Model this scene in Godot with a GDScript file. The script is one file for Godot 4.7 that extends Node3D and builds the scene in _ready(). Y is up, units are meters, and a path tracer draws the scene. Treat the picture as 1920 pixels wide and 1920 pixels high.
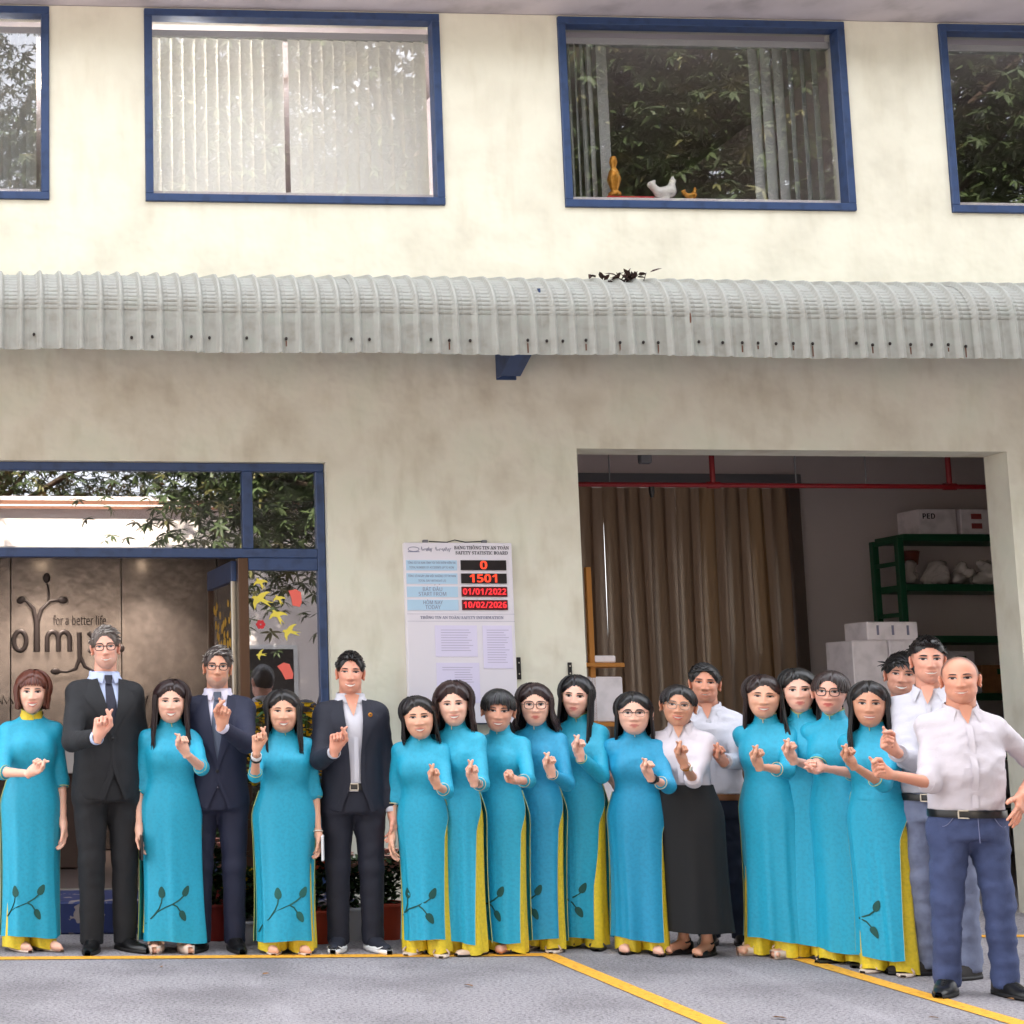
extends Node3D
# A company group photograph in front of a factory facade: built as a place, in metres, y up.
# x runs along the facade, z = 0 is the face of the wall, +z is the courtyard.

var M := {}                      # materials by name
var used := {}                   # names already given at top level
var cloth_noise := FastNoiseLite.new()
var fine_noise := FastNoiseLite.new()
var crease_noise := FastNoiseLite.new()
var rng := RandomNumberGenerator.new()


# ---------------------------------------------------------------- mesh builder
class MB:
	var v := PackedVector3Array()
	var n := PackedVector3Array()
	var c := PackedColorArray()
	var ix := PackedInt32Array()
	var col := Color.WHITE
	var x := Transform3D()

	func put(p: Vector3) -> int:
		v.append(p)
		n.append(Vector3.UP)
		c.append(col)
		return v.size() - 1

	func tri(a: int, b: int, d: int) -> void:
		ix.append(a)
		ix.append(b)
		ix.append(d)

	func face(pts: Array, out := Vector3.ZERO) -> void:
		# a flat polygon (convex), its normal turned towards out
		var nn: Vector3 = Vector3.ZERO
		for k in pts.size() - 2:
			nn += (pts[k + 2] - pts[0]).cross(pts[k + 1] - pts[0])
		nn = nn.normalized()
		var flip := nn.dot(out) < 0.0
		if flip:
			nn = -nn
		var f := v.size()
		for p in pts:
			v.append(p)
			n.append(nn)
			c.append(col)
		for k in pts.size() - 2:
			if flip:
				tri(f, f + k + 2, f + k + 1)
			else:
				tri(f, f + k + 1, f + k + 2)

	func box(m: Vector3, s: Vector3, bev := 0.0, b := Basis()) -> void:
		var h := s * 0.5
		bev = minf(bev, minf(h.x, minf(h.y, h.z)) * 0.6)
		var ax := [Vector3(1, 0, 0), Vector3(0, 1, 0), Vector3(0, 0, 1)]
		for i in 3:
			var j := (i + 1) % 3
			var k := (i + 2) % 3
			for sg in [-1.0, 1.0]:
				var q := []
				for e in [[-1.0, -1.0], [1.0, -1.0], [1.0, 1.0], [-1.0, 1.0]]:
					q.append(m + b * (ax[i] * h[i] * sg + ax[j] * (h[j] - bev) * e[0] + ax[k] * (h[k] - bev) * e[1]))
				face(q, b * (ax[i] * sg))
		if bev <= 0.0:
			return
		for i in 3:
			var j := (i + 1) % 3
			var k := (i + 2) % 3
			for sj in [-1.0, 1.0]:
				for sk in [-1.0, 1.0]:
					var q := []
					for e in [[-1.0, 0.0], [1.0, 0.0], [1.0, 1.0], [-1.0, 1.0]]:
						q.append(m + b * (ax[i] * (h[i] - bev) * e[0] + ax[j] * sj * (h[j] - bev * e[1]) + ax[k] * sk * (h[k] - bev * (1.0 - e[1]))))
					face(q, b * (ax[j] * sj + ax[k] * sk))
		for a in [-1.0, 1.0]:
			for bb in [-1.0, 1.0]:
				for d in [-1.0, 1.0]:
					var sg := Vector3(a, bb, d)
					var q := []
					for i in 3:
						var p := Vector3.ZERO
						for j in 3:
							p += ax[j] * sg[j] * (h[j] - (0.0 if i == j else bev))
						q.append(m + b * p)
					face(q, b * sg)

	func smooth(v0: int, i0: int) -> void:
		for k in range(v0, v.size()):
			n[k] = Vector3.ZERO
		for k in range(i0, ix.size(), 3):
			var a := ix[k]
			var b := ix[k + 1]
			var d := ix[k + 2]
			var nn := (v[d] - v[a]).cross(v[b] - v[a])
			n[a] += nn
			n[b] += nn
			n[d] += nn
		for k in range(v0, v.size()):
			n[k] = n[k].normalized() if n[k].length_squared() > 1e-20 else Vector3.UP

	func lattice(pts: PackedVector3Array, rows: int, cols: int, wrap := false, cols_c := PackedColorArray()) -> void:
		# rows x cols points, smooth shaded
		var v0 := v.size()
		var i0 := ix.size()
		for k in pts.size():
			v.append(pts[k])
			n.append(Vector3.UP)
			c.append(cols_c[k] if cols_c.size() else col)
		for r in rows - 1:
			for q in (cols if wrap else cols - 1):
				var q2 := (q + 1) % cols
				var a := v0 + r * cols + q
				var b := v0 + r * cols + q2
				tri(a, b, a + cols)
				tri(b, b + cols, a + cols)
		smooth(v0, i0)

	func tube(pts: Array, rad: Array, sides := 7, flat := 1.0, side := Vector3.ZERO) -> void:
		# a swept tube; flat < 1 squeezes it across "side"
		var last := pts.size() - 1
		var out := PackedVector3Array()
		var u := side
		for k in pts.size():
			var d: Vector3 = (pts[mini(k + 1, last)] - pts[maxi(k - 1, 0)]).normalized()
			if u == Vector3.ZERO:
				u = d.cross(Vector3.RIGHT if absf(d.x) < 0.8 else Vector3.UP)
			u = (u - d * u.dot(d)).normalized()
			var w := d.cross(u)
			var r: float = rad[mini(k, rad.size() - 1)]
			for q in sides:
				var an := TAU * q / sides
				out.append(pts[k] + u * cos(an) * r * flat + w * sin(an) * r)
		var f := v.size()
		lattice(out, pts.size(), sides, true)
		for e in [0, last]:
			if float(rad[mini(e, rad.size() - 1)]) > 0.0005:
				var m := put(pts[e])
				n[m] = (pts[0] - pts[1]).normalized() if e == 0 else (pts[last] - pts[last - 1]).normalized()
				for q in sides:
					var a: int = f + int(e) * sides + q
					var b: int = f + int(e) * sides + (q + 1) % sides
					if e == 0:
						tri(m, b, a)
					else:
						tri(m, a, b)

	func ball(m: Vector3, r: Vector3, b := Basis(), rows := 9, cols := 12) -> void:
		var out := PackedVector3Array()
		for i in rows:
			var th := PI * i / (rows - 1)
			for j in cols:
				var ph := TAU * j / cols
				out.append(m + b * (Vector3(sin(th) * cos(ph), cos(th), sin(th) * sin(ph)) * r))
		lattice(out, rows, cols, true)

	func prism(poly: Array, z0: float, z1: float, b := Transform3D()) -> void:
		# a flat outline (Vector2, any shape) with a thickness along z
		var pv := PackedVector2Array(poly)
		var t := Geometry2D.triangulate_polygon(pv)
		for k in range(0, t.size(), 3):
			var q := [pv[t[k]], pv[t[k + 1]], pv[t[k + 2]]]
			face([b * Vector3(q[0].x, q[0].y, z1), b * Vector3(q[1].x, q[1].y, z1), b * Vector3(q[2].x, q[2].y, z1)], b.basis.z)
			face([b * Vector3(q[0].x, q[0].y, z0), b * Vector3(q[1].x, q[1].y, z0), b * Vector3(q[2].x, q[2].y, z0)], -b.basis.z)
		var cw := Geometry2D.is_polygon_clockwise(pv)
		for k in pv.size():
			var p := pv[k]
			var q := pv[(k + 1) % pv.size()]
			var e := (q - p).orthogonal() * (1.0 if cw else -1.0)
			face([b * Vector3(p.x, p.y, z0), b * Vector3(q.x, q.y, z0), b * Vector3(q.x, q.y, z1), b * Vector3(p.x, p.y, z1)], -(b.basis * Vector3(e.x, e.y, 0)))

	func lathe(m: Vector3, prof: Array, sides := 16, b := Basis()) -> void:
		# prof: Vector2(radius, height)
		var out := PackedVector3Array()
		for p in prof:
			for q in sides:
				var an := TAU * q / sides
				out.append(m + b * Vector3(cos(an) * p.x, p.y, sin(an) * p.x))
		lattice(out, prof.size(), sides, true)

	func add(o: MB, t: Transform3D) -> void:
		var f := v.size()
		var nb := t.basis.inverse().transposed()
		for k in o.v.size():
			v.append(t * o.v[k])
			n.append((nb * o.n[k]).normalized())
			c.append(o.c[k] if col == Color.WHITE else col)
		var flip := t.basis.determinant() < 0.0
		for k in range(0, o.ix.size(), 3):
			if flip:
				tri(f + o.ix[k], f + o.ix[k + 2], f + o.ix[k + 1])
			else:
				tri(f + o.ix[k], f + o.ix[k + 1], f + o.ix[k + 2])

	func mesh() -> ArrayMesh:
		var a := []
		a.resize(Mesh.ARRAY_MAX)
		var vv := v
		var nn := n
		if x != Transform3D():
			var nb := x.basis.inverse().transposed()
			vv = PackedVector3Array()
			nn = PackedVector3Array()
			for k in v.size():
				vv.append(x * v[k])
				nn.append((nb * n[k]).normalized())
		a[Mesh.ARRAY_VERTEX] = vv
		a[Mesh.ARRAY_NORMAL] = nn
		a[Mesh.ARRAY_COLOR] = c
		a[Mesh.ARRAY_INDEX] = ix
		var m := ArrayMesh.new()
		m.add_surface_from_arrays(Mesh.PRIMITIVE_TRIANGLES, a)
		return m


# ---------------------------------------------------------------- a distance field on a grid, meshed as surface nets
class Field:
	var lo: Vector3
	var nx: int
	var ny: int
	var nz: int
	var h: float
	var f := PackedFloat32Array()

	func _init(a: Vector3, b: Vector3, cell: float) -> void:
		h = cell
		lo = a - Vector3.ONE * cell * 2.0
		var s := (b - a) / cell
		nx = int(s.x) + 5
		ny = int(s.y) + 5
		nz = int(s.z) + 5
		f.resize(nx * ny * nz)
		f.fill(1.0)

	func cap(a: Vector3, b: Vector3, ra: float, rb: float, k := 0.02, cut := Vector3.ZERO, cut_n := Vector3.ZERO) -> void:
		var m := maxf(ra, rb) + k + h * 2.0
		var p0 := (a.min(b) - Vector3.ONE * m - lo) / h
		var p1 := (a.max(b) + Vector3.ONE * m - lo) / h
		var x0 := maxi(0, int(p0.x))
		var y0 := maxi(0, int(p0.y))
		var z0 := maxi(0, int(p0.z))
		var x1 := mini(nx - 1, int(p1.x) + 1)
		var y1 := mini(ny - 1, int(p1.y) + 1)
		var z1 := mini(nz - 1, int(p1.z) + 1)
		var ba := b - a
		var bb := maxf(ba.length_squared(), 1e-9)
		var dr := rb - ra
		var cutting := cut_n != Vector3.ZERO
		for iz in range(z0, z1 + 1):
			for iy in range(y0, y1 + 1):
				var at := (iz * ny + iy) * nx
				var p := Vector3(lo.x + x0 * h, lo.y + iy * h, lo.z + iz * h) - a
				for i in range(x0, x1 + 1):
					var t := clampf(p.dot(ba) / bb, 0.0, 1.0)
					var d := (p - ba * t).length() - ra - dr * t
					if cutting:
						d = maxf(d, (p + a - cut).dot(cut_n))
					var o := f[at + i]
					var e := k - absf(o - d)
					f[at + i] = minf(o, d) - (e * e * 0.25 / k if e > 0.0 else 0.0)
					p.x += h

	func stack(prof: Callable, y0: float, y1: float, off: float, k := 0.02) -> void:
		# ellipses (half width, half depth, middle z) stacked along y
		for iy in ny:
			var y := lo.y + iy * h
			if y < y0 - 0.03 or y > y1 + 0.03:
				continue
			var q: Vector3 = prof.call(clampf(y, y0, y1))
			var a := q.x + off
			var b := q.y + off
			var mn := minf(a, b)
			var lim := maxf(y - y1, y0 - y)
			for iz in nz:
				var z := (lo.z + iz * h - q.z) / b
				var at := (iz * ny + iy) * nx
				for i in nx:
					var xx := (lo.x + i * h) / a
					var d := maxf((sqrt(xx * xx + z * z) - 1.0) * mn, lim)
					var o := f[at + i]
					var e := k - absf(o - d)
					f[at + i] = minf(o, d) - (e * e * 0.25 / k if e > 0.0 else 0.0)

	func emit(mb: MB, skip = null, amp := 0.0, noise: FastNoiseLite = null, stretch := Vector3.ONE, seed := 0.0) -> void:
		var bias := 0.42 if noise != null and noise.fractal_type == FastNoiseLite.FRACTAL_RIDGED else 0.0
		var cell := PackedInt32Array()
		cell.resize(f.size())
		cell.fill(-1)
		var sx := 1
		var sy := nx
		var sz := nx * ny
		var v0 := mb.v.size()
		var i0 := mb.ix.size()
		var offs := [0, sx, sy, sx + sy, sz, sx + sz, sy + sz, sx + sy + sz]
		for iz in nz - 1:
			for iy in ny - 1:
				var at := (iz * ny + iy) * nx
				for i in nx - 1:
					var g := at + i
					var a0 := f[g]
					if absf(a0) > h * 2.6:
						continue
					var a1 := f[g + sx]
					var a2 := f[g + sy]
					var a3 := f[g + sx + sy]
					var a4 := f[g + sz]
					var a5 := f[g + sx + sz]
					var a6 := f[g + sy + sz]
					var a7 := f[g + sx + sy + sz]
					var neg := int(a0 < 0) + int(a1 < 0) + int(a2 < 0) + int(a3 < 0) + int(a4 < 0) + int(a5 < 0) + int(a6 < 0) + int(a7 < 0)
					if neg == 0 or neg == 8:
						continue
					var gx := (a1 - a0 + a3 - a2 + a5 - a4 + a7 - a6) * 0.25
					var gy := (a2 - a0 + a3 - a1 + a6 - a4 + a7 - a5) * 0.25
					var gz := (a4 - a0 + a5 - a1 + a6 - a2 + a7 - a3) * 0.25
					var mid := (a0 + a1 + a2 + a3 + a4 + a5 + a6 + a7) * 0.125
					var gr := Vector3(gx, gy, gz)
					var l2 := maxf(gr.length_squared(), 1e-10)
					var st := gr * (-mid / l2)
					st = st.clamp(Vector3.ONE * -0.7, Vector3.ONE * 0.7)
					var p := lo + Vector3(i + 0.5 + st.x, iy + 0.5 + st.y, iz + 0.5 + st.z) * h
					var nn := gr / sqrt(l2)
					if amp > 0.0:
						var w := noise.get_noise_3d(p.x * stretch.x + seed, p.y * stretch.y, p.z * stretch.z)
						p += nn * amp * (w - bias)
					cell[g] = mb.v.size()
					mb.v.append(p)
					mb.n.append(nn)
					mb.c.append(mb.col)
		for iz in range(1, nz - 1):
			for iy in range(1, ny - 1):
				var at := (iz * ny + iy) * nx
				for i in range(1, nx - 1):
					var g := at + i
					if cell[g] < 0:
						continue
					var inside := f[g] < 0.0
					for ax in 3:
						var s0: int = [sx, sy, sz][ax]
						if (f[g + s0] < 0.0) == inside:
							continue
						var s1: int = [sy, sz, sx][ax]
						var s2: int = [sz, sx, sy][ax]
						var q0 := cell[g]
						var q1 := cell[g - s1]
						var q2 := cell[g - s1 - s2]
						var q3 := cell[g - s2]
						if q1 < 0 or q2 < 0 or q3 < 0:
							continue
						if skip != null and skip.call((mb.v[q0] + mb.v[q2]) * 0.5):
							continue
						if inside:
							mb.tri(q0, q3, q2)
							mb.tri(q0, q2, q1)
						else:
							mb.tri(q0, q1, q2)
							mb.tri(q0, q2, q3)
		if amp > 0.0:
			mb.smooth(v0, i0)


# ---------------------------------------------------------------- naming
func numbered(called: String, parent: Node) -> String:
	var key := called if parent == self else "%d/%s" % [parent.get_instance_id(), called]
	used[key] = int(used.get(key, -1)) + 1
	return called if used[key] == 0 else "%s_%03d" % [called, used[key]]


func tag(o: Node, label: String, category: String, group := "") -> void:
	o.set_meta("label", label)
	o.set_meta("category", category)
	if group:
		o.set_meta("group", group)


func thing(called: String, label: String, category: String, at := Vector3.ZERO, turn := 0.0, group := "") -> Node3D:
	var o := Node3D.new()
	o.name = numbered(called, self)
	add_child(o, true)
	o.position = at
	o.rotation.y = turn
	tag(o, label, category, group)
	return o


func put(called: String, shape, mat: Material, parent: Node = self) -> MeshInstance3D:
	var o := MeshInstance3D.new()
	o.mesh = shape.mesh() if shape is MB else shape
	o.material_override = mat
	o.name = numbered(called, parent)
	parent.add_child(o, true)
	return o


func struct(called: String, shape, mat: Material) -> MeshInstance3D:
	var o := put(called, shape, mat)
	o.set_meta("kind", "structure")
	return o


func boxed(called: String, m: Vector3, s: Vector3, mat: Material, parent: Node, bev := 0.004, b := Basis()) -> MeshInstance3D:
	var mb := MB.new()
	mb.box(m, s, bev, b)
	return put(called, mb, mat, parent)


func words(called: String, text: String, size: float, at: Vector3, mat: Material, parent: Node, font := "Droid Sans", bold := false, depth := 0.002, width := 0.0, align := HORIZONTAL_ALIGNMENT_CENTER, italic := false) -> MeshInstance3D:
	var f := SystemFont.new()
	f.font_names = PackedStringArray([font])
	f.font_weight = 700 if bold else 400
	var t := TextMesh.new()
	t.text = text
	t.font = f
	t.font_size = 32
	t.pixel_size = size / 32.0
	t.depth = depth
	t.curve_step = 2.0
	t.horizontal_alignment = align
	var o := put(called, t, mat, parent)
	o.position = at
	if width > 0.0:
		var w := t.get_aabb().size.x
		o.scale = Vector3(width / w, 1, 1)
	if italic:
		o.transform.basis = o.transform.basis * Basis(Vector3(1, 0, 0), Vector3(0.2, 1, 0), Vector3(0, 0, 1))
	return o


# ---------------------------------------------------------------- materials
func noise_map(freq: float, octaves: int, stops: Array, size := 512, seed := 1, kind := FastNoiseLite.TYPE_SIMPLEX_SMOOTH) -> NoiseTexture2D:
	var nz := FastNoiseLite.new()
	nz.noise_type = kind
	nz.frequency = freq
	nz.fractal_octaves = octaves
	nz.seed = seed
	var t := NoiseTexture2D.new()
	t.width = size
	t.height = size
	t.seamless = true
	t.noise = nz
	var g := Gradient.new()
	var offs := PackedFloat32Array()
	var cols := PackedColorArray()
	for s in stops:
		offs.append(s[0])
		cols.append(s[1])
	g.offsets = offs
	g.colors = cols
	t.color_ramp = g
	return t


func normal_map(freq: float, octaves: int, strength: float, size := 512, seed := 3) -> NoiseTexture2D:
	var nz := FastNoiseLite.new()
	nz.frequency = freq
	nz.fractal_octaves = octaves
	nz.seed = seed
	var t := NoiseTexture2D.new()
	t.width = size
	t.height = size
	t.seamless = true
	t.as_normal_map = true
	t.bump_strength = strength
	t.noise = nz
	return t


func plain(col: Color, rough := 0.6, metal := 0.0) -> StandardMaterial3D:
	var m := StandardMaterial3D.new()
	m.albedo_color = col
	m.roughness = rough
	m.metallic = metal
	m.cull_mode = BaseMaterial3D.CULL_DISABLED
	return m


func textured(m: StandardMaterial3D, tex: Texture2D, scale: float, nrm: Texture2D = null, n_scale := 0.5) -> StandardMaterial3D:
	m.albedo_texture = tex
	m.uv1_triplanar = true
	m.uv1_world_triplanar = true
	m.uv1_scale = Vector3.ONE * scale
	if nrm:
		m.normal_enabled = true
		m.normal_texture = nrm
		m.normal_scale = n_scale
	return m


func _ready() -> void:
	# camera: principal point left of the frame (the photograph is the right part of a wider one)
	var cam := Camera3D.new()
	cam.name = "camera"
	cam.projection = Camera3D.PROJECTION_FRUSTUM
	cam.near = 0.1
	cam.far = 400.0
	cam.size = 0.1 * 1920.0 / 2913.0
	cam.frustum_offset = Vector2(0.1 * 900.0 / 2913.0, 0.0)
	cam.position = Vector3(0, 1.38, 10.5)
	cam.rotation = Vector3(0.128, -0.0432, 0)
	add_child(cam)
	cam.current = true

	var sky_mat := ProceduralSkyMaterial.new()
	sky_mat.sky_top_color = Color(0.95, 0.965, 1.0)
	sky_mat.sky_horizon_color = Color(0.77, 0.77, 0.77)
	sky_mat.sky_curve = 0.6
	sky_mat.ground_bottom_color = Color(0.3, 0.29, 0.28)
	sky_mat.ground_horizon_color = Color(0.6, 0.6, 0.6)
	sky_mat.sun_angle_max = 20.0
	var sky := Sky.new()
	sky.sky_material = sky_mat
	var env := Environment.new()
	env.background_mode = Environment.BG_SKY
	env.sky = sky
	env.background_energy_multiplier = 1.0
	env.tonemap_mode = Environment.TONE_MAPPER_LINEAR
	env.tonemap_exposure = 4.75
	env.sdfgi_enabled = true
	env.ssao_enabled = true
	env.ssil_enabled = true
	var we := WorldEnvironment.new()
	we.name = "environment"
	we.environment = env
	add_child(we)

	# the sun stands behind the factory: the court lies in its shade, the house opposite in the light
	var sun := DirectionalLight3D.new()
	sun.name = "sun"
	sun.light_energy = 1.6
	sun.light_color = Color(1.0, 0.95, 0.86)
	sun.light_angular_distance = 0.5
	sun.shadow_enabled = true
	sun.rotation_degrees = Vector3(-33, 204, 0)
	add_child(sun)

	cloth_noise.frequency = 1.0
	cloth_noise.fractal_octaves = 2
	cloth_noise.seed = 7
	crease_noise.frequency = 1.0
	crease_noise.seed = 12
	crease_noise.fractal_type = FastNoiseLite.FRACTAL_RIDGED
	crease_noise.fractal_octaves = 3
	fine_noise.frequency = 1.0
	fine_noise.seed = 21
	make_materials()
	build_ground()
	build_facade()
	build_upper_windows()
	build_awning()
	build_lobby()
	build_entrance()
	build_warehouse()
	build_opposite()
	build_board()
	build_pots()
	build_people()
	build_small_things()


func make_materials() -> void:
	var g := func(x: float) -> Color: return Color(x, x, x)
	var blotch := noise_map(0.006, 5, [[0.0, g.call(0.80)], [0.45, g.call(0.95)], [1.0, g.call(1.0)]], 1024, 4)
	var grit := normal_map(0.25, 3, 6.0, 512, 9)
	# asphalt, old and pale
	var asph := plain(Color(0.70, 0.675, 0.69), 0.95)
	textured(asph, noise_map(0.11, 5, [[0.0, Color(0.60, 0.60, 0.61)], [0.36, Color(0.86, 0.86, 0.86)], [0.5, Color(0.96, 0.96, 0.96)], [1.0, Color(1.0, 1.0, 1.0)]], 1024, 2), 0.37, normal_map(0.3, 3, 10.0, 1024, 5), 0.9)
	stain(asph, noise_map(0.008, 6, [[0.0, Color(0.80, 0.80, 0.80)], [0.42, Color(0.95, 0.95, 0.95)], [0.6, Color(1, 1, 1)], [1.0, Color(1, 1, 1)]], 1024, 91), Vector3(0.11, 0.11, 0.11))
	M.asphalt = asph
	M.line = textured(plain(Color(0.95, 0.69, 0.20), 0.8), noise_map(0.05, 5, [[0.0, Color(0.70, 0.66, 0.62)], [0.33, Color(0.93, 0.92, 0.9)], [1.0, Color(1, 1, 1)]], 512, 8), 0.9, grit, 0.5)
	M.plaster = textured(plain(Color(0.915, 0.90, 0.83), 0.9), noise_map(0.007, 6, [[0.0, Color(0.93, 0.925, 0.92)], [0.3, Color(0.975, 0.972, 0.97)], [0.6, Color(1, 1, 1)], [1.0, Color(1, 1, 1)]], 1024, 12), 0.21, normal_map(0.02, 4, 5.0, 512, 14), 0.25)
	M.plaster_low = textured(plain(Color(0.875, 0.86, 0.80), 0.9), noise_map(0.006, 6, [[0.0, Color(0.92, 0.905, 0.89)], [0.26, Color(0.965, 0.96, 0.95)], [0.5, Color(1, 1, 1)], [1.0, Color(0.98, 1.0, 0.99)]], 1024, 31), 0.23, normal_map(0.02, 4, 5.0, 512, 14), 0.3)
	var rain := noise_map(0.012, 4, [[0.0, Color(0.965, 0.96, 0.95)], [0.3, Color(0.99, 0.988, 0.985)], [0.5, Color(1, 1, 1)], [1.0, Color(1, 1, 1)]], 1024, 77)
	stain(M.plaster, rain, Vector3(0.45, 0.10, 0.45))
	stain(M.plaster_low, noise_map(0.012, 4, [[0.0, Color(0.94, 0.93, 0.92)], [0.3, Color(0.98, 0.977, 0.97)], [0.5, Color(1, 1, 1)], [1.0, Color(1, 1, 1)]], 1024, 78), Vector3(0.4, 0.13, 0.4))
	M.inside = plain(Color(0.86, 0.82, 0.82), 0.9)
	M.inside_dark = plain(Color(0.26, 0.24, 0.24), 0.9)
	M.soffit = textured(plain(Color(0.80, 0.765, 0.785), 0.9), blotch, 0.3)
	M.navy = textured(plain(Color(0.185, 0.27, 0.43), 0.45), noise_map(0.03, 4, [[0.0, g.call(0.8)], [0.5, g.call(1.0)], [1.0, g.call(1.0)]], 256, 3), 1.0)
	# coated panes: a share of mirror over clear glass
	var white := Image.create(4, 4, false, Image.FORMAT_RGBA8)
	white.fill(Color.WHITE)
	var white_tex := ImageTexture.create_from_image(white)
	for q in [["glass", 0.13], ["film", 0.30]]:
		var gm := plain(Color(0.93, 0.94, 0.97, q[1]), 0.0, 1.0)
		gm.albedo_texture = white_tex
		gm.transparency = BaseMaterial3D.TRANSPARENCY_ALPHA
		M[q[0]] = gm
	M.lens = plain(Color(1, 1, 1, 0.02), 0.0)
	M.lens.metallic_specular = 0.2
	M.lens.transparency = BaseMaterial3D.TRANSPARENCY_ALPHA
	M.blind = plain(Color(0.95, 0.945, 0.92), 0.8)
	M.blind.backlight_enabled = true
	M.blind.backlight = Color(0.3, 0.3, 0.28)
	M.blind_grey = plain(Color(0.62, 0.62, 0.61), 0.8)
	M.sheet = textured(plain(Color(0.60, 0.60, 0.575), 0.5, 0.05), noise_map(0.02, 5, [[0.0, Color(0.88, 0.86, 0.83)], [0.32, Color(0.96, 0.955, 0.95)], [0.6, Color(1, 1, 1)], [1.0, Color(0.97, 1.0, 0.985)]], 1024, 51), 0.35, normal_map(0.04, 3, 4.0, 256, 6), 0.2)
	M.rust = plain(Color(0.36, 0.21, 0.14), 0.9)
	M.screw = plain(Color(0.16, 0.13, 0.12), 0.7, 0.3)
	M.brushed = textured(plain(Color(0.56, 0.52, 0.50), 0.27, 0.75), noise_map(0.02, 4, [[0.0, g.call(0.86)], [1.0, g.call(1.0)]], 512, 44), 0.7, normal_map(0.012, 3, 6.0, 512, 17), 0.10)
	M.letter = plain(Color(0.19, 0.16, 0.16), 0.45, 0.3)
	M.counter = plain(Color(0.80, 0.78, 0.78), 0.4)
	M.brown = plain(Color(0.24, 0.17, 0.14), 0.5)
	M.bronze = plain(Color(0.30, 0.22, 0.17), 0.3, 0.6)
	M.post = plain(Color(0.36, 0.31, 0.29), 0.6)
	M.steel = plain(Color(0.7, 0.68, 0.64), 0.3, 0.9)
	M.floor = plain(Color(0.36, 0.31, 0.30), 0.35)
	M.floor_ware = plain(Color(0.62, 0.60, 0.60), 0.6)
	M.step = textured(plain(Color(1, 1, 1), 0.7), noise_map(0.012, 4, [[0.0, Color(0.10, 0.15, 0.32)], [0.655, Color(0.12, 0.17, 0.36)], [0.665, Color(0.52, 0.48, 0.47)], [1.0, Color(0.6, 0.55, 0.53)]], 512, 61), 0.9)
	M.curtain_a = plain(Color(0.43, 0.345, 0.28), 0.22)
	M.curtain_b = plain(Color(0.375, 0.31, 0.29), 0.25)
	M.curtain_c = plain(Color(0.50, 0.385, 0.255), 0.22)
	for k in ["curtain_a", "curtain_b", "curtain_c"]:
		M[k].backlight_enabled = true
		M[k].backlight = Color(0.35, 0.3, 0.25)
	M.pipe = plain(Color(0.50, 0.08, 0.11), 0.4)
	M.rack = plain(Color(0.09, 0.33, 0.22), 0.45)
	M.carton = textured(plain(Color(0.66, 0.45, 0.28), 0.85), noise_map(0.03, 3, [[0.0, g.call(0.85)], [1.0, g.call(1.0)]], 256, 15), 1.5)
	M.carton_orange = plain(Color(0.74, 0.49, 0.22), 0.8)
	M.carton_white = textured(plain(Color(0.96, 0.93, 0.95), 0.7), noise_map(0.02, 4, [[0.0, g.call(0.9)], [0.6, g.call(1.0)], [1.0, g.call(1.0)]], 256, 19), 1.0)
	M.bag = plain(Color(0.80, 0.77, 0.76), 0.25)
	M.green_label = plain(Color(0.10, 0.36, 0.17), 0.6)
	M.ink = plain(Color(0.20, 0.20, 0.25), 0.7)
	M.ink_soft = plain(Color(0.52, 0.52, 0.62), 0.7)
	M.ink_red = plain(Color(0.65, 0.28, 0.28), 0.7)
	M.board = plain(Color(0.885, 0.865, 0.90), 0.3)
	M.board_blue = plain(Color(0.70, 0.82, 0.91), 0.4)
	M.paper = plain(Color(0.87, 0.845, 0.945), 0.25)
	M.led_back = plain(Color(0.10, 0.07, 0.09), 0.35)
	M.led_red_back = plain(Color(0.33, 0.02, 0.06), 0.35)
	M.led = plain(Color(0.9, 0.1, 0.08), 0.5)
	M.led.emission_enabled = true
	M.led.emission = Color(1.0, 0.30, 0.16)
	M.led.emission_energy_multiplier = 0.26
	M.led_pink = plain(Color(0.9, 0.1, 0.12), 0.5)
	M.led_pink.emission_enabled = true
	M.led_pink.emission = Color(1.0, 0.20, 0.24)
	M.led_pink.emission_energy_multiplier = 0.24
	M.lamp = plain(Color(1, 1, 1), 0.5)
	M.lamp.emission_enabled = true
	M.lamp.emission = Color(1.0, 0.92, 0.8)
	M.lamp.emission_energy_multiplier = 4.0
	M.ceramic = plain(Color(0.85, 0.83, 0.80), 0.2)
	M.gold = plain(Color(0.72, 0.48, 0.16), 0.35, 0.6)
	M.sticker_yellow = plain(Color(0.90, 0.83, 0.33), 0.6)
	M.sticker_red = plain(Color(0.78, 0.16, 0.20), 0.6)
	M.sticker_pink = plain(Color(0.92, 0.42, 0.37), 0.6)
	M.white = plain(Color(0.9, 0.9, 0.9), 0.6)
	M.grey = plain(Color(0.45, 0.45, 0.47), 0.6)
	M.black = plain(Color(0.06, 0.06, 0.07), 0.4)
	M.dry_leaf = plain(Color(0.52, 0.36, 0.20), 0.9)
	M.dry_dark = plain(Color(0.22, 0.14, 0.12), 0.9)
	M.pot_red = plain(Color(0.52, 0.12, 0.08), 0.6)
	M.pot_orange = plain(Color(0.66, 0.22, 0.08), 0.6)
	M.pot_white = plain(Color(0.75, 0.74, 0.76), 0.6)
	M.soil = plain(Color(0.16, 0.11, 0.08), 1.0)
	M.leaf_dark = plain(Color(0.16, 0.27, 0.10), 0.6)
	M.leaf_tree = plain(Color(1, 1, 1), 0.5)
	M.leaf_tree.vertex_color_use_as_albedo = true
	M.leaf_tree.backlight_enabled = true
	M.leaf_tree.backlight = Color(0.3, 0.3, 0.2)
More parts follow.
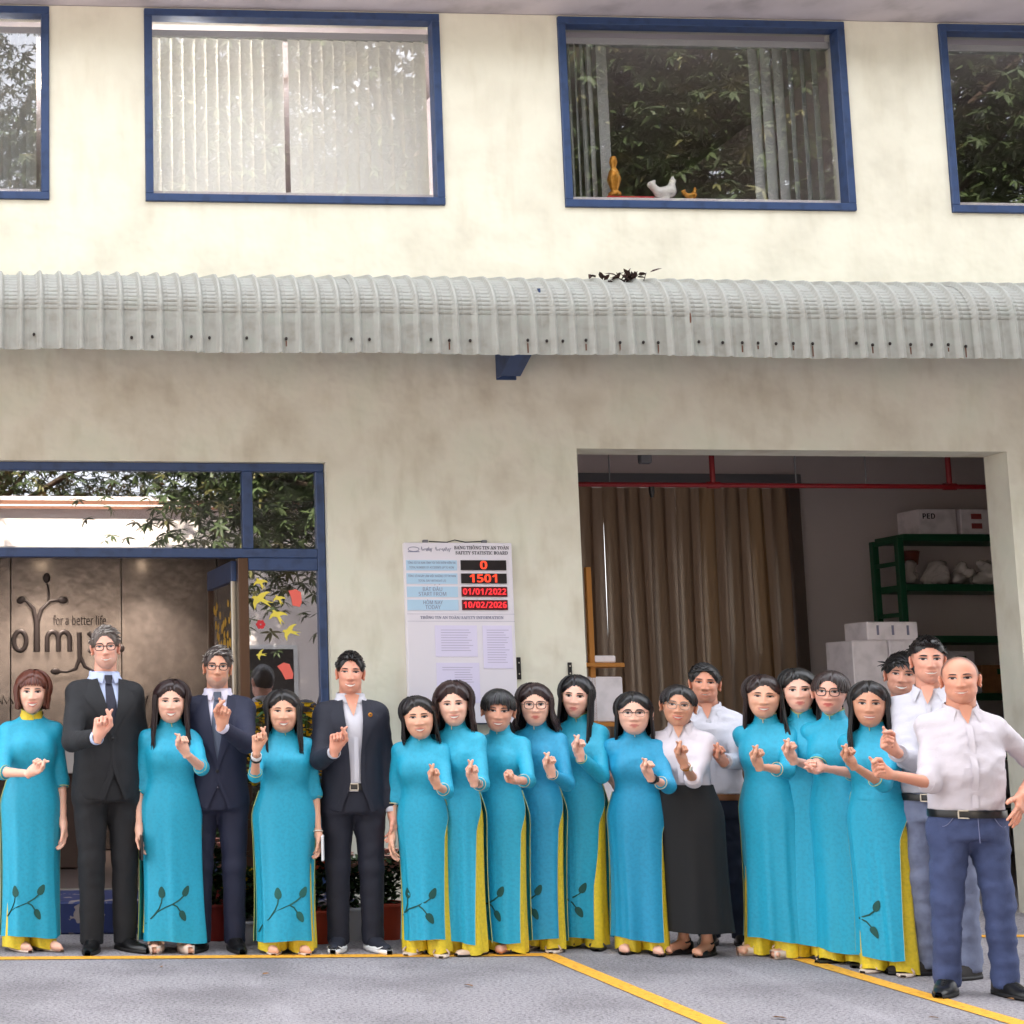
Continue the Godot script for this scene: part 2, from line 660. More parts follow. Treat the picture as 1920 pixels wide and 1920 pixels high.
	M.bark = textured(plain(Color(0.36, 0.30, 0.25), 0.95), noise_map(0.05, 4, [[0.0, g.call(0.6)], [1.0, g.call(1.0)]], 256, 23), 1.0)
	M.petal_yellow = plain(Color(0.93, 0.76, 0.10), 0.7)
	M.petal_pink = plain(Color(0.82, 0.60, 0.55), 0.7)
	M.petal_orange = plain(Color(0.72, 0.28, 0.10), 0.7)
	M.opposite = plain(Color(0.93, 0.89, 0.87), 0.9)
	M.roof_tile = plain(Color(0.55, 0.38, 0.30), 0.9)


func stain(m: StandardMaterial3D, tex: Texture2D, scale: Vector3) -> void:
	# a second, coarser layer multiplied over the colour
	m.detail_enabled = true
	m.detail_blend_mode = BaseMaterial3D.BLEND_MODE_MUL
	m.detail_uv_layer = BaseMaterial3D.DETAIL_UV_2
	m.detail_albedo = tex
	m.uv2_triplanar = true
	m.uv2_world_triplanar = true
	m.uv2_scale = scale


# ---------------------------------------------------------------- ground
func build_ground() -> void:
	var mb := MB.new()
	mb.face([Vector3(-150, 0, -60), Vector3(150, 0, -60), Vector3(150, 0, 200), Vector3(-150, 0, 200)], Vector3.UP)
	struct("ground", mb, M.asphalt)
	for s in [[-4.0, 1.44, 3.40, 1.545], [3.29, 1.545, 3.40, 6.2], [4.655, 1.70, 4.765, 6.2], [4.765, 0.84, 9.5, 0.93]]:
		var a := MB.new()
		a.face([Vector3(s[0], 0.004, s[1]), Vector3(s[2], 0.004, s[1]), Vector3(s[2], 0.004, s[3]), Vector3(s[0], 0.004, s[3])], Vector3.UP)
		struct("road_marking", a, M.line)


# ---------------------------------------------------------------- the factory: wall, eave, floors
func walls(holes: Array, x0: float, x1: float, y0: float, y1: float, z0: float, z1: float) -> MB:
	var xs := [x0, x1]
	var ys := [y0, y1]
	for q in holes:
		for e in [q[0], q[2]]:
			if e > x0 and e < x1 and not xs.has(e):
				xs.append(e)
		for e in [q[1], q[3]]:
			if e > y0 and e < y1 and not ys.has(e):
				ys.append(e)
	xs.sort()
	ys.sort()
	var solid := func(i: int, j: int) -> bool:
		if i < 0 or j < 0 or i >= xs.size() - 1 or j >= ys.size() - 1:
			return false
		var mx: float = (xs[i] + xs[i + 1]) / 2
		var my: float = (ys[j] + ys[j + 1]) / 2
		for q in holes:
			if mx > q[0] and mx < q[2] and my > q[1] and my < q[3]:
				return false
		return true
	var mb := MB.new()
	for i in xs.size() - 1:
		for j in ys.size() - 1:
			if not solid.call(i, j):
				continue
			var a: float = xs[i]
			var b: float = xs[i + 1]
			var c: float = ys[j]
			var d: float = ys[j + 1]
			mb.face([Vector3(a, c, z1), Vector3(b, c, z1), Vector3(b, d, z1), Vector3(a, d, z1)], Vector3(0, 0, 1))
			mb.face([Vector3(a, c, z0), Vector3(b, c, z0), Vector3(b, d, z0), Vector3(a, d, z0)], Vector3(0, 0, -1))
			if not solid.call(i - 1, j):
				mb.face([Vector3(a, c, z0), Vector3(a, c, z1), Vector3(a, d, z1), Vector3(a, d, z0)], Vector3(-1, 0, 0))
			if not solid.call(i + 1, j):
				mb.face([Vector3(b, c, z0), Vector3(b, c, z1), Vector3(b, d, z1), Vector3(b, d, z0)], Vector3(1, 0, 0))
			if not solid.call(i, j - 1):
				mb.face([Vector3(a, c, z0), Vector3(a, c, z1), Vector3(b, c, z1), Vector3(b, c, z0)], Vector3(0, -1, 0))
			if not solid.call(i, j + 1):
				mb.face([Vector3(a, d, z0), Vector3(a, d, z1), Vector3(b, d, z1), Vector3(b, d, z0)], Vector3(0, 1, 0))
	return mb


var house: Node3D
const WIN := [[-1.55, 0.577], [1.252, 3.384], [4.245, 6.364], [7.068, 9.19]]


func build_facade() -> void:
	house = thing("factory_building", "cream plastered two storey factory building with blue framed upper windows", "building")
	var up := []
	for w in WIN:
		up.append([w[0], 4.935, w[1], 6.36])
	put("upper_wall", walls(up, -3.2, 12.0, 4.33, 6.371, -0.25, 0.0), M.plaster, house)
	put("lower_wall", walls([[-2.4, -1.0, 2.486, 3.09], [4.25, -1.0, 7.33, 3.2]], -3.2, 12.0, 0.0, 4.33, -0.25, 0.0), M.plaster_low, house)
	boxed("eave", Vector3(4.4, 6.55, 0.06), Vector3(16.4, 0.35, 0.66), M.soffit, house, 0.01)
	boxed("upper_storey", Vector3(4.4, 9.2, -0.3), Vector3(15.4, 4.95, 0.3), M.plaster, house, 0.01)
	boxed("roof", Vector3(4.4, 6.98, -4.8), Vector3(15.4, 0.5, 8.65), M.soffit, house)
	boxed("side_wall", Vector3(-3.3, 3.2, -4.6), Vector3(0.2, 6.4, 8.7), M.plaster_low, house)
	boxed("side_wall", Vector3(12.1, 3.2, -4.6), Vector3(0.2, 6.4, 8.7), M.plaster_low, house)
	put("back_wall", walls([[4.2, -1.0, 9.2, 3.8]], -3.3, 12.1, 0.0, 6.4, -9.2, -9.0), M.plaster_low, house)
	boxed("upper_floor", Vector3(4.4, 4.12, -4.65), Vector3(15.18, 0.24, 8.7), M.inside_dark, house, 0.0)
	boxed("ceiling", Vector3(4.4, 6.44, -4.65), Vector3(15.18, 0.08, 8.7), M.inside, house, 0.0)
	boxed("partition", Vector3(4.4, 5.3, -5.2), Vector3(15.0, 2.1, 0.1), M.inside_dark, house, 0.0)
	for x in [0.92, 3.82, 6.72]:
		boxed("partition", Vector3(x, 5.3, -2.72), Vector3(0.12, 2.1, 4.86), M.inside, house, 0.0)
	boxed("partition", Vector3(3.42, 2.0, -4.65), Vector3(0.15, 3.98, 8.7), M.inside, house, 0.0)
	# plinth at the foot of the wall, right of the warehouse door
	boxed("plinth", Vector3(8.9, 0.11, 0.012), Vector3(3.06, 0.22, 0.03), M.plaster, house, 0.006)
	boxed("doorway_step", Vector3(0.0, 0.1, 0.225), Vector3(5.0, 0.2, 0.65), M.step, house, 0.012)


func frame_part(parent: Node, x0: float, y0: float, x1: float, y1: float, z: float, w: float, d: float) -> Node3D:
	var mb := MB.new()
	mb.box(Vector3((x0 + x1) / 2, y1 - w / 2, z), Vector3(x1 - x0, w, d), 0.004)
	mb.box(Vector3((x0 + x1) / 2, y0 + w / 2, z), Vector3(x1 - x0, w, d), 0.004)
	mb.box(Vector3(x0 + w / 2, (y0 + y1) / 2, z), Vector3(w, y1 - y0 - 2 * w, d), 0.004)
	mb.box(Vector3(x1 - w / 2, (y0 + y1) / 2, z), Vector3(w, y1 - y0 - 2 * w, d), 0.004)
	return put("frame", mb, M.navy, parent)


func build_upper_windows() -> void:
	for k in WIN.size():
		var x0: float = WIN[k][0]
		var x1: float = WIN[k][1]
		var w := Node3D.new()
		w.name = numbered("window", house)
		house.add_child(w, true)
		frame_part(w, x0 + 0.002, 4.937, x1 - 0.002, 6.358, -0.035, 0.055, 0.11)
		boxed("pane", Vector3((x0 + x1) / 2, 5.6475, -0.05), Vector3(x1 - x0 - 0.11, 1.312, 0.006), M.glass, w, 0.0)
		boxed("head_rail", Vector3((x0 + x1) / 2, 6.262, -0.2), Vector3(x1 - x0 - 0.02, 0.05, 0.06), M.blind_grey, w)
		boxed("sill", Vector3((x0 + x1) / 2, 5.03, -0.125), Vector3(x1 - x0 - 0.12, 0.03, 0.085), M.inside, w)
		var slats := []     # x, angle
		if k == 1:
			for i in 24:
				if i != 12:
					slats.append([x0 + 0.06 + (x1 - x0 - 0.12) * (i + 0.5) / 24.0 + (0.012 if i > 12 else 0.0) - (0.03 if i == 11 else 0.0), 0.20])
			slats.append([x0 + 0.05 + (x1 - x0 - 0.12) * 12.75 / 24.0, 0.22])
		elif k == 2:
			for i in 7:
				slats.append([x0 + 0.10 + 0.035 * i + 0.012 * sin(i * 2.1), 1.15 - 0.05 * i])
			slats.append([x0 + 0.40, 0.25])
			for i in 6:
				slats.append([x1 - 0.58 + 0.092 * i, 0.28 if i < 3 else 0.9 - i * 0.05])
		elif k == 3:
			slats.append([x0 + 0.14, 0.2])
			for i in 4:
				slats.append([x1 - 0.4 + 0.09 * i, 0.2])
		else:
			for i in 5:
				slats.append([x1 - 0.34 + 0.055 * i, 0.7 + 0.1 * sin(i * 3.0)])
		for s in slats:
			var mb := MB.new()
			var pts := PackedVector3Array()
			for r in 3:
				var y := lerpf(6.235, 4.965, r / 2.0)
				for q in 5:
					var u := (q / 4.0 - 0.5) * 0.094
					var bow := 0.006 * (1.0 - pow(u / 0.047, 2))
					pts.append(Vector3(s[0], y, -0.2) + Vector3(u, 0, bow).rotated(Vector3.UP, s[1] + 0.03 * sin(s[0] * 37.0)))
			mb.lattice(pts, 3, 5)
			put("blind_slat", mb, M.blind if k == 1 else M.blind_grey, w)
		if k == 0 or k == 1:
			boxed("lamp_tube", Vector3(x1 - 0.35, 6.33, -1.3) if k == 0 else Vector3(1.75, 6.33, -1.3), Vector3(1.2, 0.04, 0.10), M.lamp, w)
			var l := OmniLight3D.new()
			l.name = "lamp_light"
			l.position = Vector3(x1 - 0.35 if k == 0 else 1.75, 6.26, -1.3)
			l.light_energy = 0.9 if k == 1 else 0.4
			l.light_size = 0.1
			l.omni_range = 8.0
			l.omni_attenuation = 2.0
			l.shadow_enabled = true
			add_child(l)
		if k == 2:
			boxed("red_sill_cloth", Vector3(x0 + 0.52, 5.051, -0.125), Vector3(0.34, 0.012, 0.08), M.sticker_red, w)


# ---------------------------------------------------------------- the awning
func awning_point(t: float, lift: float) -> Vector2:
	# profile in (z, y): from the wall over the crimped bend down to the lip; lift is out of the sheet
	if t < 0.32:
		var k := t / 0.32
		var p := Vector2(0.0, 4.36).lerp(Vector2(0.68, 4.197), k)
		return p + Vector2(0.23, 0.97) * lift
	if t < 0.68:
		var a := lerpf(0.24, PI / 2, (t - 0.32) / 0.36)
		return Vector2(0.61, 3.906) + Vector2(sin(a), cos(a)) * (0.30 + lift)
	var k2 := (t - 0.68) / 0.32
	return Vector2(0.91 + lift + 0.012 * k2, lerpf(3.906, 3.645, k2))


func build_awning() -> void:
	var aw := thing("awning", "weathered grey corrugated metal awning with rounded crimped front edge", "awning")
	var ts := []
	for i in 4:
		ts.append([0.32 * i / 4.0, 0.0])
	for i in 13:
		var t := 0.32 + 0.36 * i / 13.0
		ts.append([t, 0.0])
		ts.append([t + 0.36 / 13.0 * 0.72, 0.0])
		ts.append([t + 0.36 / 13.0 * 0.86, -0.007])
	for i in 5:
		ts.append([0.68 + 0.32 * i / 4.0, 0.0])
	var pitch := 0.1267
	var prof := []          # one rib and one pan: (x, lift)
	for e in [[0.0, 0.0], [0.10, 0.002], [0.17, 0.021], [0.21, 0.026], [0.29, 0.026], [0.33, 0.021], [0.40, 0.002], [0.50, 0.0], [0.60, 0.003], [0.64, 0.003], [0.70, 0.0], [0.85, 0.0]]:
		prof.append(Vector2(e[0] * pitch, e[1]))
	rng.seed = 5
	var xx := -2.6
	var n := 0
	while xx < 11.5:
		var ribs := 8
		var mb := MB.new()
		var cols := ribs * prof.size() + 5
		var pts := PackedVector3Array()
		var dy := rng.randf_range(-0.006, 0.006)
		var up := 0.004 if n % 2 else 0.0
		for r in ts.size():
			for q in cols:
				var e: Vector2 = prof[q % prof.size()]
				var x := xx + (q / prof.size()) * pitch + e.x
				var crimp: float = ts[r][1] * (1.0 - smoothstep(0.006, 0.018, e.y))
				var z := awning_point(ts[r][0], e.y + crimp + up + 0.003 * fine_noise.get_noise_2d(x * 2.0, r * 0.2))
				pts.append(Vector3(x, z.y + dy * ts[r][0] + 0.004 * sin(x * 3.1) * ts[r][0], z.x))
		mb.lattice(pts, ts.size(), cols)
		put("roofing_sheet", mb, M.sheet, aw)
		for k in 8:
			if rng.randf() < 0.68:
				var s := MB.new()
				var x := xx + (k + rng.randf_range(0.55, 0.9)) * pitch
				s.ball(Vector3(x, 3.735 + rng.randf_range(-0.006, 0.01), 0.925 + up), Vector3(0.009, 0.011, 0.008))
				put("screw", s, M.screw, aw)
				if rng.randf() < 0.4:
					var st := MB.new()
					var len := rng.randf_range(0.02, 0.07)
					var yb := 3.72 - len * 0.5
					st.box(Vector3(x, yb, 0.9225 + up), Vector3(0.008, len, 0.002), 0.0005)
					put("rust_streak", st, M.rust, aw)
		if n == 1 or n == 5 or n == 7 or n == 9:
			for k in 3:
				var st := MB.new()
				var x := xx + (int(rng.randf() * 7) + rng.randf_range(0.22, 0.28)) * pitch
				st.ball(Vector3(x, rng.randf_range(3.67, 3.9), 0.937 + up), Vector3(0.006, rng.randf_range(0.015, 0.05), 0.002))
				put("rust_streak", st, M.rust, aw)
		xx += ribs * pitch
		n += 1
	boxed("lip_rail", Vector3(4.4, 3.70, 0.885), Vector3(14.4, 0.05, 0.04), M.navy, aw)
	boxed("wall_rail", Vector3(4.4, 4.29, 0.03), Vector3(14.4, 0.06, 0.05), M.navy, aw)
	for x in [-1.1, 3.705, 8.6]:
		var mb := MB.new()
		var t := Transform3D(Basis(Vector3(0, 0, 1), Vector3(0, 1, 0), Vector3(1, 0, 0)), Vector3(x, 0, 0))
		mb.prism([Vector2(0.004, 3.69), Vector2(0.10, 3.69), Vector2(0.86, 4.02), Vector2(0.86, 4.10), Vector2(0.62, 4.16), Vector2(0.004, 4.26)], -0.006, 0.006, t)
		mb.box(Vector3(x + 0.065, 3.86, 0.475), Vector3(0.14, 0.012, 0.84), 0.002, Basis(Vector3.RIGHT, -0.409))
		mb.box(Vector3(x + 0.065, 3.97, 0.008), Vector3(0.14, 0.58, 0.012), 0.002)
		put("bracket", mb, M.navy, aw)
	# leaf litter caught on top
	var lt := thing("leaf_litter", "clump of dry brown leaves and twigs on the awning", "leaf litter", Vector3(4.32, 4.20, 0.66))
	rng.seed = 9
	var mbl := MB.new()
	for k in 60:
		var p := Vector3(rng.randfn(0, 0.07), absf(rng.randfn(0.02, 0.02)), rng.randfn(0, 0.05))
		leaf_shape(mbl, p, rng.randf_range(0.05, 0.09), 0.03, Basis.from_euler(Vector3(rng.randf_range(-0.8, 0.8), rng.randf() * TAU, rng.randf_range(-0.8, 0.8))))
	put("dry_leaves", mbl, M.dry_dark, lt).set_meta("kind", "stuff")
	var tw := MB.new()
	for k in 7:
		var p := Vector3(rng.randfn(0, 0.06), 0.02, rng.randfn(0, 0.03))
		tw.tube([p, p + Vector3(rng.randfn(0, 0.05), rng.randf_range(0.02, 0.07), rng.randfn(0, 0.03))], [0.004, 0.002], 5)
	put("twigs", tw, M.dry_dark, lt)


func leaf_shape(mb: MB, p: Vector3, l: float, w: float, b: Basis) -> void:
	# a bent pointed leaf along its z
	var q := []
	for e in [[0.0, 0.0, 0.0], [0.5, 0.3, 0.12], [0.35, 0.7, 0.10], [0.0, 1.0, -0.1], [-0.35, 0.7, 0.10], [-0.5, 0.3, 0.12], [0.0, 0.45, 0.0]]:
		q.append(p + b * Vector3(e[0] * w, e[2] * w, e[1] * l))
	var f := mb.v.size()
	var i0 := mb.ix.size()
	for e in q:
		mb.put(e)
	for k in 6:
		mb.tri(f + 6, f + k, f + (k + 1) % 6)
	mb.smooth(f, i0)


# ---------------------------------------------------------------- lobby
func logo_piece(wall: Node3D, called: String, strokes: Array) -> void:
	var mb := MB.new()
	for s in strokes:
		mb.tube(s[0], s[1], 8, 0.5, Vector3(0, 0, 1))
	put(called, mb, M.letter, wall)


func build_lobby() -> void:
	boxed("lobby_floor", Vector3(-0.02, 0.09, -1.72), Vector3(6.34, 0.2, 2.92), M.floor, house, 0.0)
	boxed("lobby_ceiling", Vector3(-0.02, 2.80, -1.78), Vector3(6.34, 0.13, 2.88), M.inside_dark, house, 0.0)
	boxed("threshold_strip", Vector3(0.04, 0.203, -0.1), Vector3(4.88, 0.012, 0.05), M.steel, house, 0.002)
	var wall := thing("reception_wall", "brushed bronze grey reception wall panels carrying a sprouting plant logo", "wall", Vector3(0, 0, -3.2))
	var xs := [-3.18, -2.4, -1.5, -0.55, 0.405, 1.385, 2.24, 3.33]
	for k in xs.size() - 1:
		boxed("wall_panel", Vector3((xs[k] + xs[k + 1]) / 2, 1.69, -0.03 - 0.012 * (k % 2)), Vector3(xs[k + 1] - xs[k] - 0.006, 2.98, 0.05), M.brushed, wall, 0.003)
	# the logo: letters bent from thick strokes, with seed heads
	var arc := func(cx: float, cy: float, rx: float, ry: float, a0: float, a1: float, nn := 14) -> Array:
		var o := []
		for k in nn + 1:
			var a := lerpf(a0, a1, float(k) / nn)
			o.append(Vector3(cx + cos(a) * rx, cy + sin(a) * ry, 0.02))
		return o
	var w := [0.021]
	var by := 1.905
	logo_piece(wall, "letter_o", [[arc.call(0.487, by + 0.095, 0.055, 0.085, 0, TAU, 22), w]])
	logo_piece(wall, "letter_l", [[[Vector3(0.635, by, 0.02), Vector3(0.635, by + 0.30, 0.02)], [0.03, 0.024]],
		[[Vector3(0.625, by + 0.28, 0.02), Vector3(0.605, by + 0.38, 0.02), Vector3(0.55, by + 0.44, 0.02), Vector3(0.52, by + 0.455, 0.02)], [0.02, 0.017, 0.012, 0.010]],
		[[Vector3(0.645, by + 0.28, 0.02), Vector3(0.672, by + 0.37, 0.02), Vector3(0.75, by + 0.445, 0.02), Vector3(0.83, by + 0.455, 0.02)], [0.02, 0.017, 0.013, 0.010]],
		[[Vector3(0.735, by + 0.43, 0.02), Vector3(0.742, by + 0.52, 0.02), Vector3(0.728, by + 0.60, 0.02)], [0.011, 0.009, 0.008]]])
	logo_piece(wall, "letter_m", [[[Vector3(0.725, by, 0.02), Vector3(0.725, by + 0.10, 0.02)] + arc.call(0.775, by + 0.115, 0.05, 0.06, PI, 0, 10) + [Vector3(0.825, by, 0.02)], w],
		[arc.call(0.875, by + 0.115, 0.05, 0.06, PI, 0, 10) + [Vector3(0.925, by, 0.02)], w]])
	logo_piece(wall, "letter_i", [[[Vector3(1.01, by + 0.17, 0.02), Vector3(1.012, by - 0.06, 0.02), Vector3(0.975, by - 0.15, 0.02), Vector3(0.90, by - 0.175, 0.02), Vector3(0.83, by - 0.172, 0.02)], [0.021, 0.02, 0.016, 0.012, 0.01]],
		[[Vector3(1.016, by - 0.04, 0.02), Vector3(1.06, by - 0.13, 0.02), Vector3(1.13, by - 0.17, 0.02)], [0.018, 0.015, 0.012]]])
	logo_piece(wall, "letter_x", [[[Vector3(1.09, by + 0.17, 0.02), Vector3(1.26, by, 0.02)], w], [[Vector3(1.26, by + 0.17, 0.02), Vector3(1.09, by, 0.02)], w]])
	for s in [[0.495, by + 0.455, 0.042, 0.032, 0.5], [0.865, by + 0.455, 0.046, 0.032, 0.0], [0.722, by + 0.65, 0.034, 0.046, 0.0], [0.80, by - 0.172, 0.045, 0.028, 0.0], [1.38, by + 0.03, 0.03, 0.035, 0.0]]:
		var mb := MB.new()
		mb.ball(Vector3(s[0], s[1], 0.02), Vector3(s[2], s[3], 0.012), Basis(Vector3(0, 0, 1), s[4]))
		put("seed_head", mb, M.letter, wall)
	words("slogan_lettering", "for a better life", 0.105, Vector3(1.013, 2.178, 0.004), M.letter, wall, "Droid Sans", false, 0.01, 0.47)
	var sc := MB.new()
	sc.tube([Vector3(0.30, 1.50, 0.01), Vector3(0.33, 1.45, 0.01), Vector3(0.34, 1.52, 0.01), Vector3(0.37, 1.45, 0.01), Vector3(0.40, 1.51, 0.01), Vector3(0.43, 1.45, 0.01)], [0.008], 6)
	sc.tube([Vector3(1.55, 1.50, 0.01), Vector3(1.57, 1.45, 0.01), Vector3(1.61, 1.52, 0.01), Vector3(1.58, 1.40, 0.01)], [0.007], 6)
	put("script_lettering", sc, M.letter, wall)
	var ct := thing("reception_counter", "white topped reception counter just inside the glass doors", "counter", Vector3(-0.3, 0.2, -1.75))
	boxed("counter_top", Vector3(0, 0.80, 0), Vector3(2.5, 0.17, 0.55), M.counter, ct, 0.01)
	boxed("counter_front", Vector3(0, 0.355, -0.03), Vector3(2.36, 0.71, 0.42), M.brown, ct, 0.006)
	for x in [0.70, 1.62]:
		var dl := thing("ceiling_lamp", "small ceiling spot lamp over the %s of the reception wall" % ("logo" if x < 1.0 else "blank panel"), "lamp", Vector3(x, 2.715, -2.78), 0.0, "lamps over the reception wall")
		var bm := MB.new()
		bm.lathe(Vector3.ZERO, [Vector2(0, -0.01), Vector2(0.03, -0.01), Vector2(0.034, 0.01), Vector2(0, 0.012)], 12)
		put("bulb", bm, M.lamp, dl)
		var ol := SpotLight3D.new()
		ol.name = "lamp_light"
		ol.position = Vector3(0, -0.03, 0)
		ol.rotation_degrees = Vector3(-78, 0, 0)
		ol.light_energy = 0.9
		ol.light_color = Color(1.0, 0.93, 0.86)
		ol.light_size = 0.04
		ol.spot_angle = 48.0
		ol.spot_range = 8.0
		ol.spot_attenuation = 2.0
		ol.shadow_enabled = true
		dl.add_child(ol)
	var vs := thing("green_bottle", "dark green bottle standing on the reception counter", "bottle", Vector3(0.605, 1.085, -1.7))
	var vm := MB.new()
	vm.lathe(Vector3.ZERO, [Vector2(0.0, 0), Vector2(0.045, 0.0), Vector2(0.045, 0.10), Vector2(0.03, 0.18), Vector2(0.014, 0.25), Vector2(0.012, 0.30), Vector2(0.0, 0.30)])
	put("glass_body", vm, plain(Color(0.06, 0.20, 0.14), 0.25), vs)


# ---------------------------------------------------------------- blue framed entrance
func bird(mb: MB, x: float, y: float, s: float, turn: float, mirror := 1.0) -> void:
	var t := Transform3D(Basis(Vector3(0, 0, 1), turn).scaled_local(Vector3(mirror, 1, 1)), Vector3(x, y, 0))
	var o := [Vector2(-0.50, 0.10), Vector2(-0.40, 0.20), Vector2(-0.20, 0.16), Vector2(0.0, 0.30), Vector2(0.32, 0.36), Vector2(0.52, 0.30), Vector2(0.26, 0.20), Vector2(0.10, 0.02), Vector2(0.30, -0.12), Vector2(0.62, -0.26), Vector2(0.28, -0.20), Vector2(0.46, -0.46), Vector2(0.14, -0.24), Vector2(-0.04, -0.12), Vector2(-0.26, -0.22), Vector2(-0.40, -0.52), Vector2(-0.46, -0.20), Vector2(-0.38, 0.04)]
	var q := []
	for e in o:
		q.append(e * s)
	mb.prism(q, 0.0, 0.0012, t)


func build_entrance() -> void:
	var e := thing("entrance_glazing", "blue metal framed glass entrance with transom lights above the doorway", "entrance", Vector3(0, 0, -0.1))
	var d := 0.09
	boxed("frame_beam", Vector3(0.03, 3.061, 0), Vector3(4.90, 0.055, d), M.navy, e)
	boxed("frame_beam", Vector3(0.03, 2.463, 0), Vector3(4.79, 0.063, d), M.navy, e)
	boxed("frame_post", Vector3(2.454, 1.618, 0), Vector3(0.056, 2.83, d), M.navy, e)
	boxed("frame_post", Vector3(-2.37, 1.618, 0), Vector3(0.056, 2.83, d), M.navy, e)
	boxed("frame_post", Vector3(1.946, 2.764, 0.001), Vector3(0.071, 0.537, d), M.navy, e)
	boxed("frame_post", Vector3(1.908, 1.317, 0), Vector3(0.07, 2.228, d), M.bronze, e)
	boxed("frame_beam", Vector3(2.185, 2.388, 0), Vector3(0.482, 0.085, d * 0.9), M.navy, e)
	boxed("frame_beam", Vector3(2.185, 0.25, 0), Vector3(0.482, 0.085, d * 0.9), M.navy, e)
	boxed("pane", Vector3(-0.22, 2.764, 0.01), Vector3(4.25, 0.535, 0.008), M.film, e, 0.0)
	boxed("pane", Vector3(2.204, 2.764, 0.01), Vector3(0.444, 0.535, 0.008), M.film, e, 0.0)
	boxed("pane", Vector3(2.185, 1.319, 0.01), Vector3(0.482, 2.05, 0.008), M.film, e, 0.0)
	# film stickers of the lunar new year on the side light
	for b in [[2.033, 2.262, 0.085, -0.5, 1.0], [2.035, 2.150, 0.135, 0.1, 1.0], [2.160, 2.150, 0.075, -0.5, 1.0], [2.150, 2.036, 0.11, -0.5, 1.0], [2.232, 1.93, 0.11, 0.3, 1.0], [2.024, 1.772, 0.065, 0.5, 1.0]]:
		var mb := MB.new()
		bird(mb, b[0], b[1], b[2], b[3], b[4])
		var o := put("bird_sticker", mb, M.sticker_yellow, e)
		o.position.z = 0.0155
	for q in [[2.268, 2.163, 0.3], [2.190, 1.660, 0.0]]:
		var mb := MB.new()
		mb.prism([Vector2(-0.055, 0.03), Vector2(-0.01, 0.055), Vector2(0.03, 0.045), Vector2(0.055, -0.02), Vector2(0.05, -0.055), Vector2(0.0, -0.06), Vector2(-0.025, -0.01)], 0, 0.0012, Transform3D(Basis(Vector3(0, 0, 1), -float(q[2])), Vector3(q[0], q[1], 0.0155)))
		put("envelope_sticker", mb, M.sticker_pink, e)
	var fl := MB.new()
	for k in 6:
		var a := TAU * k / 6.0
		var pts := []
		for j in 10:
			var bb := TAU * j / 10.0
			pts.append(Vector2(2.027 + cos(a) * 0.019 + cos(bb) * 0.014, 1.975 + sin(a) * 0.019 + sin(bb) * 0.014))
		fl.prism(pts, 0.0155, 0.0165 + 0.0001 * k)
	put("flower_sticker", fl, M.sticker_red, e)
	var dl := thing("glass_door", "open glass door with blue top rail and yellow blossom decal", "door", Vector3(1.865, 0.2, -0.16), 0.03)
	boxed("top_rail", Vector3(0, 2.15, -0.46), Vector3(0.045, 0.14, 0.9), M.navy, dl)
	boxed("bottom_rail", Vector3(0, 0.07, -0.46), Vector3(0.045, 0.12, 0.9), M.navy, dl)
	boxed("stile", Vector3(0, 1.1, -0.03), Vector3(0.044, 1.96, 0.04), M.steel, dl)
	boxed("stile", Vector3(0, 1.1, -0.89), Vector3(0.044, 1.96, 0.04), M.bronze, dl)
	boxed("pane", Vector3(0, 1.1, -0.46), Vector3(0.008, 1.96, 0.82), M.glass, dl, 0.0)
	rng.seed = 77
	var bl := MB.new()
	for k in 70:
		var p := Vector3(-0.006, rng.randf_range(1.25, 1.95), rng.randf_range(-0.78, -0.1))
		if p.y < 1.35 + absf(p.z + 0.3) * 1.2:
			continue
		var q := []
		for j in 6:
			q.append(p + Vector3(-0.0002 * k / 10.0, sin(TAU * j / 6.0) * rng.randf_range(0.02, 0.045), cos(TAU * j / 6.0) * 0.035))
		bl.face(q, Vector3(-1, 0, 0))
	put("blossom_decal", bl, plain(Color(0.78, 0.60, 0.20), 0.6), dl)
	var rd := MB.new()
	rd.prism([Vector2(-0.10, 0.3), Vector2(0.10, 0.35), Vector2(0.12, 1.0), Vector2(0.0, 1.12), Vector2(-0.09, 0.95)], 0, 0.001, Transform3D(Basis(Vector3(0, 0, 1), Vector3(0, 1, 0), Vector3(-1, 0, 0)), Vector3(-0.006, 0.15, -0.16)))
	put("red_decal", rd, plain(Color(0.70, 0.20, 0.12), 0.6), dl)
	words("number_lettering", "90", 0.09, Vector3(-0.006, 1.55, -0.70), M.ink, dl, "Droid Sans", true, 0.001).rotation.y = -PI / 2


# ---------------------------------------------------------------- warehouse
func carton(called: String, label: String, m: Vector3, s: Vector3, mat: Material, group: String) -> Node3D:
	var t := thing(called, label, "box", m, 0.0, group)
	boxed("carton_body", Vector3(0, s.y / 2, 0), s, mat, t, 0.008)
	boxed("tape", Vector3(0, s.y + 0.0005, 0), Vector3(s.x * 0.98, 0.002, 0.05), M.bag, t, 0.0)
	return t


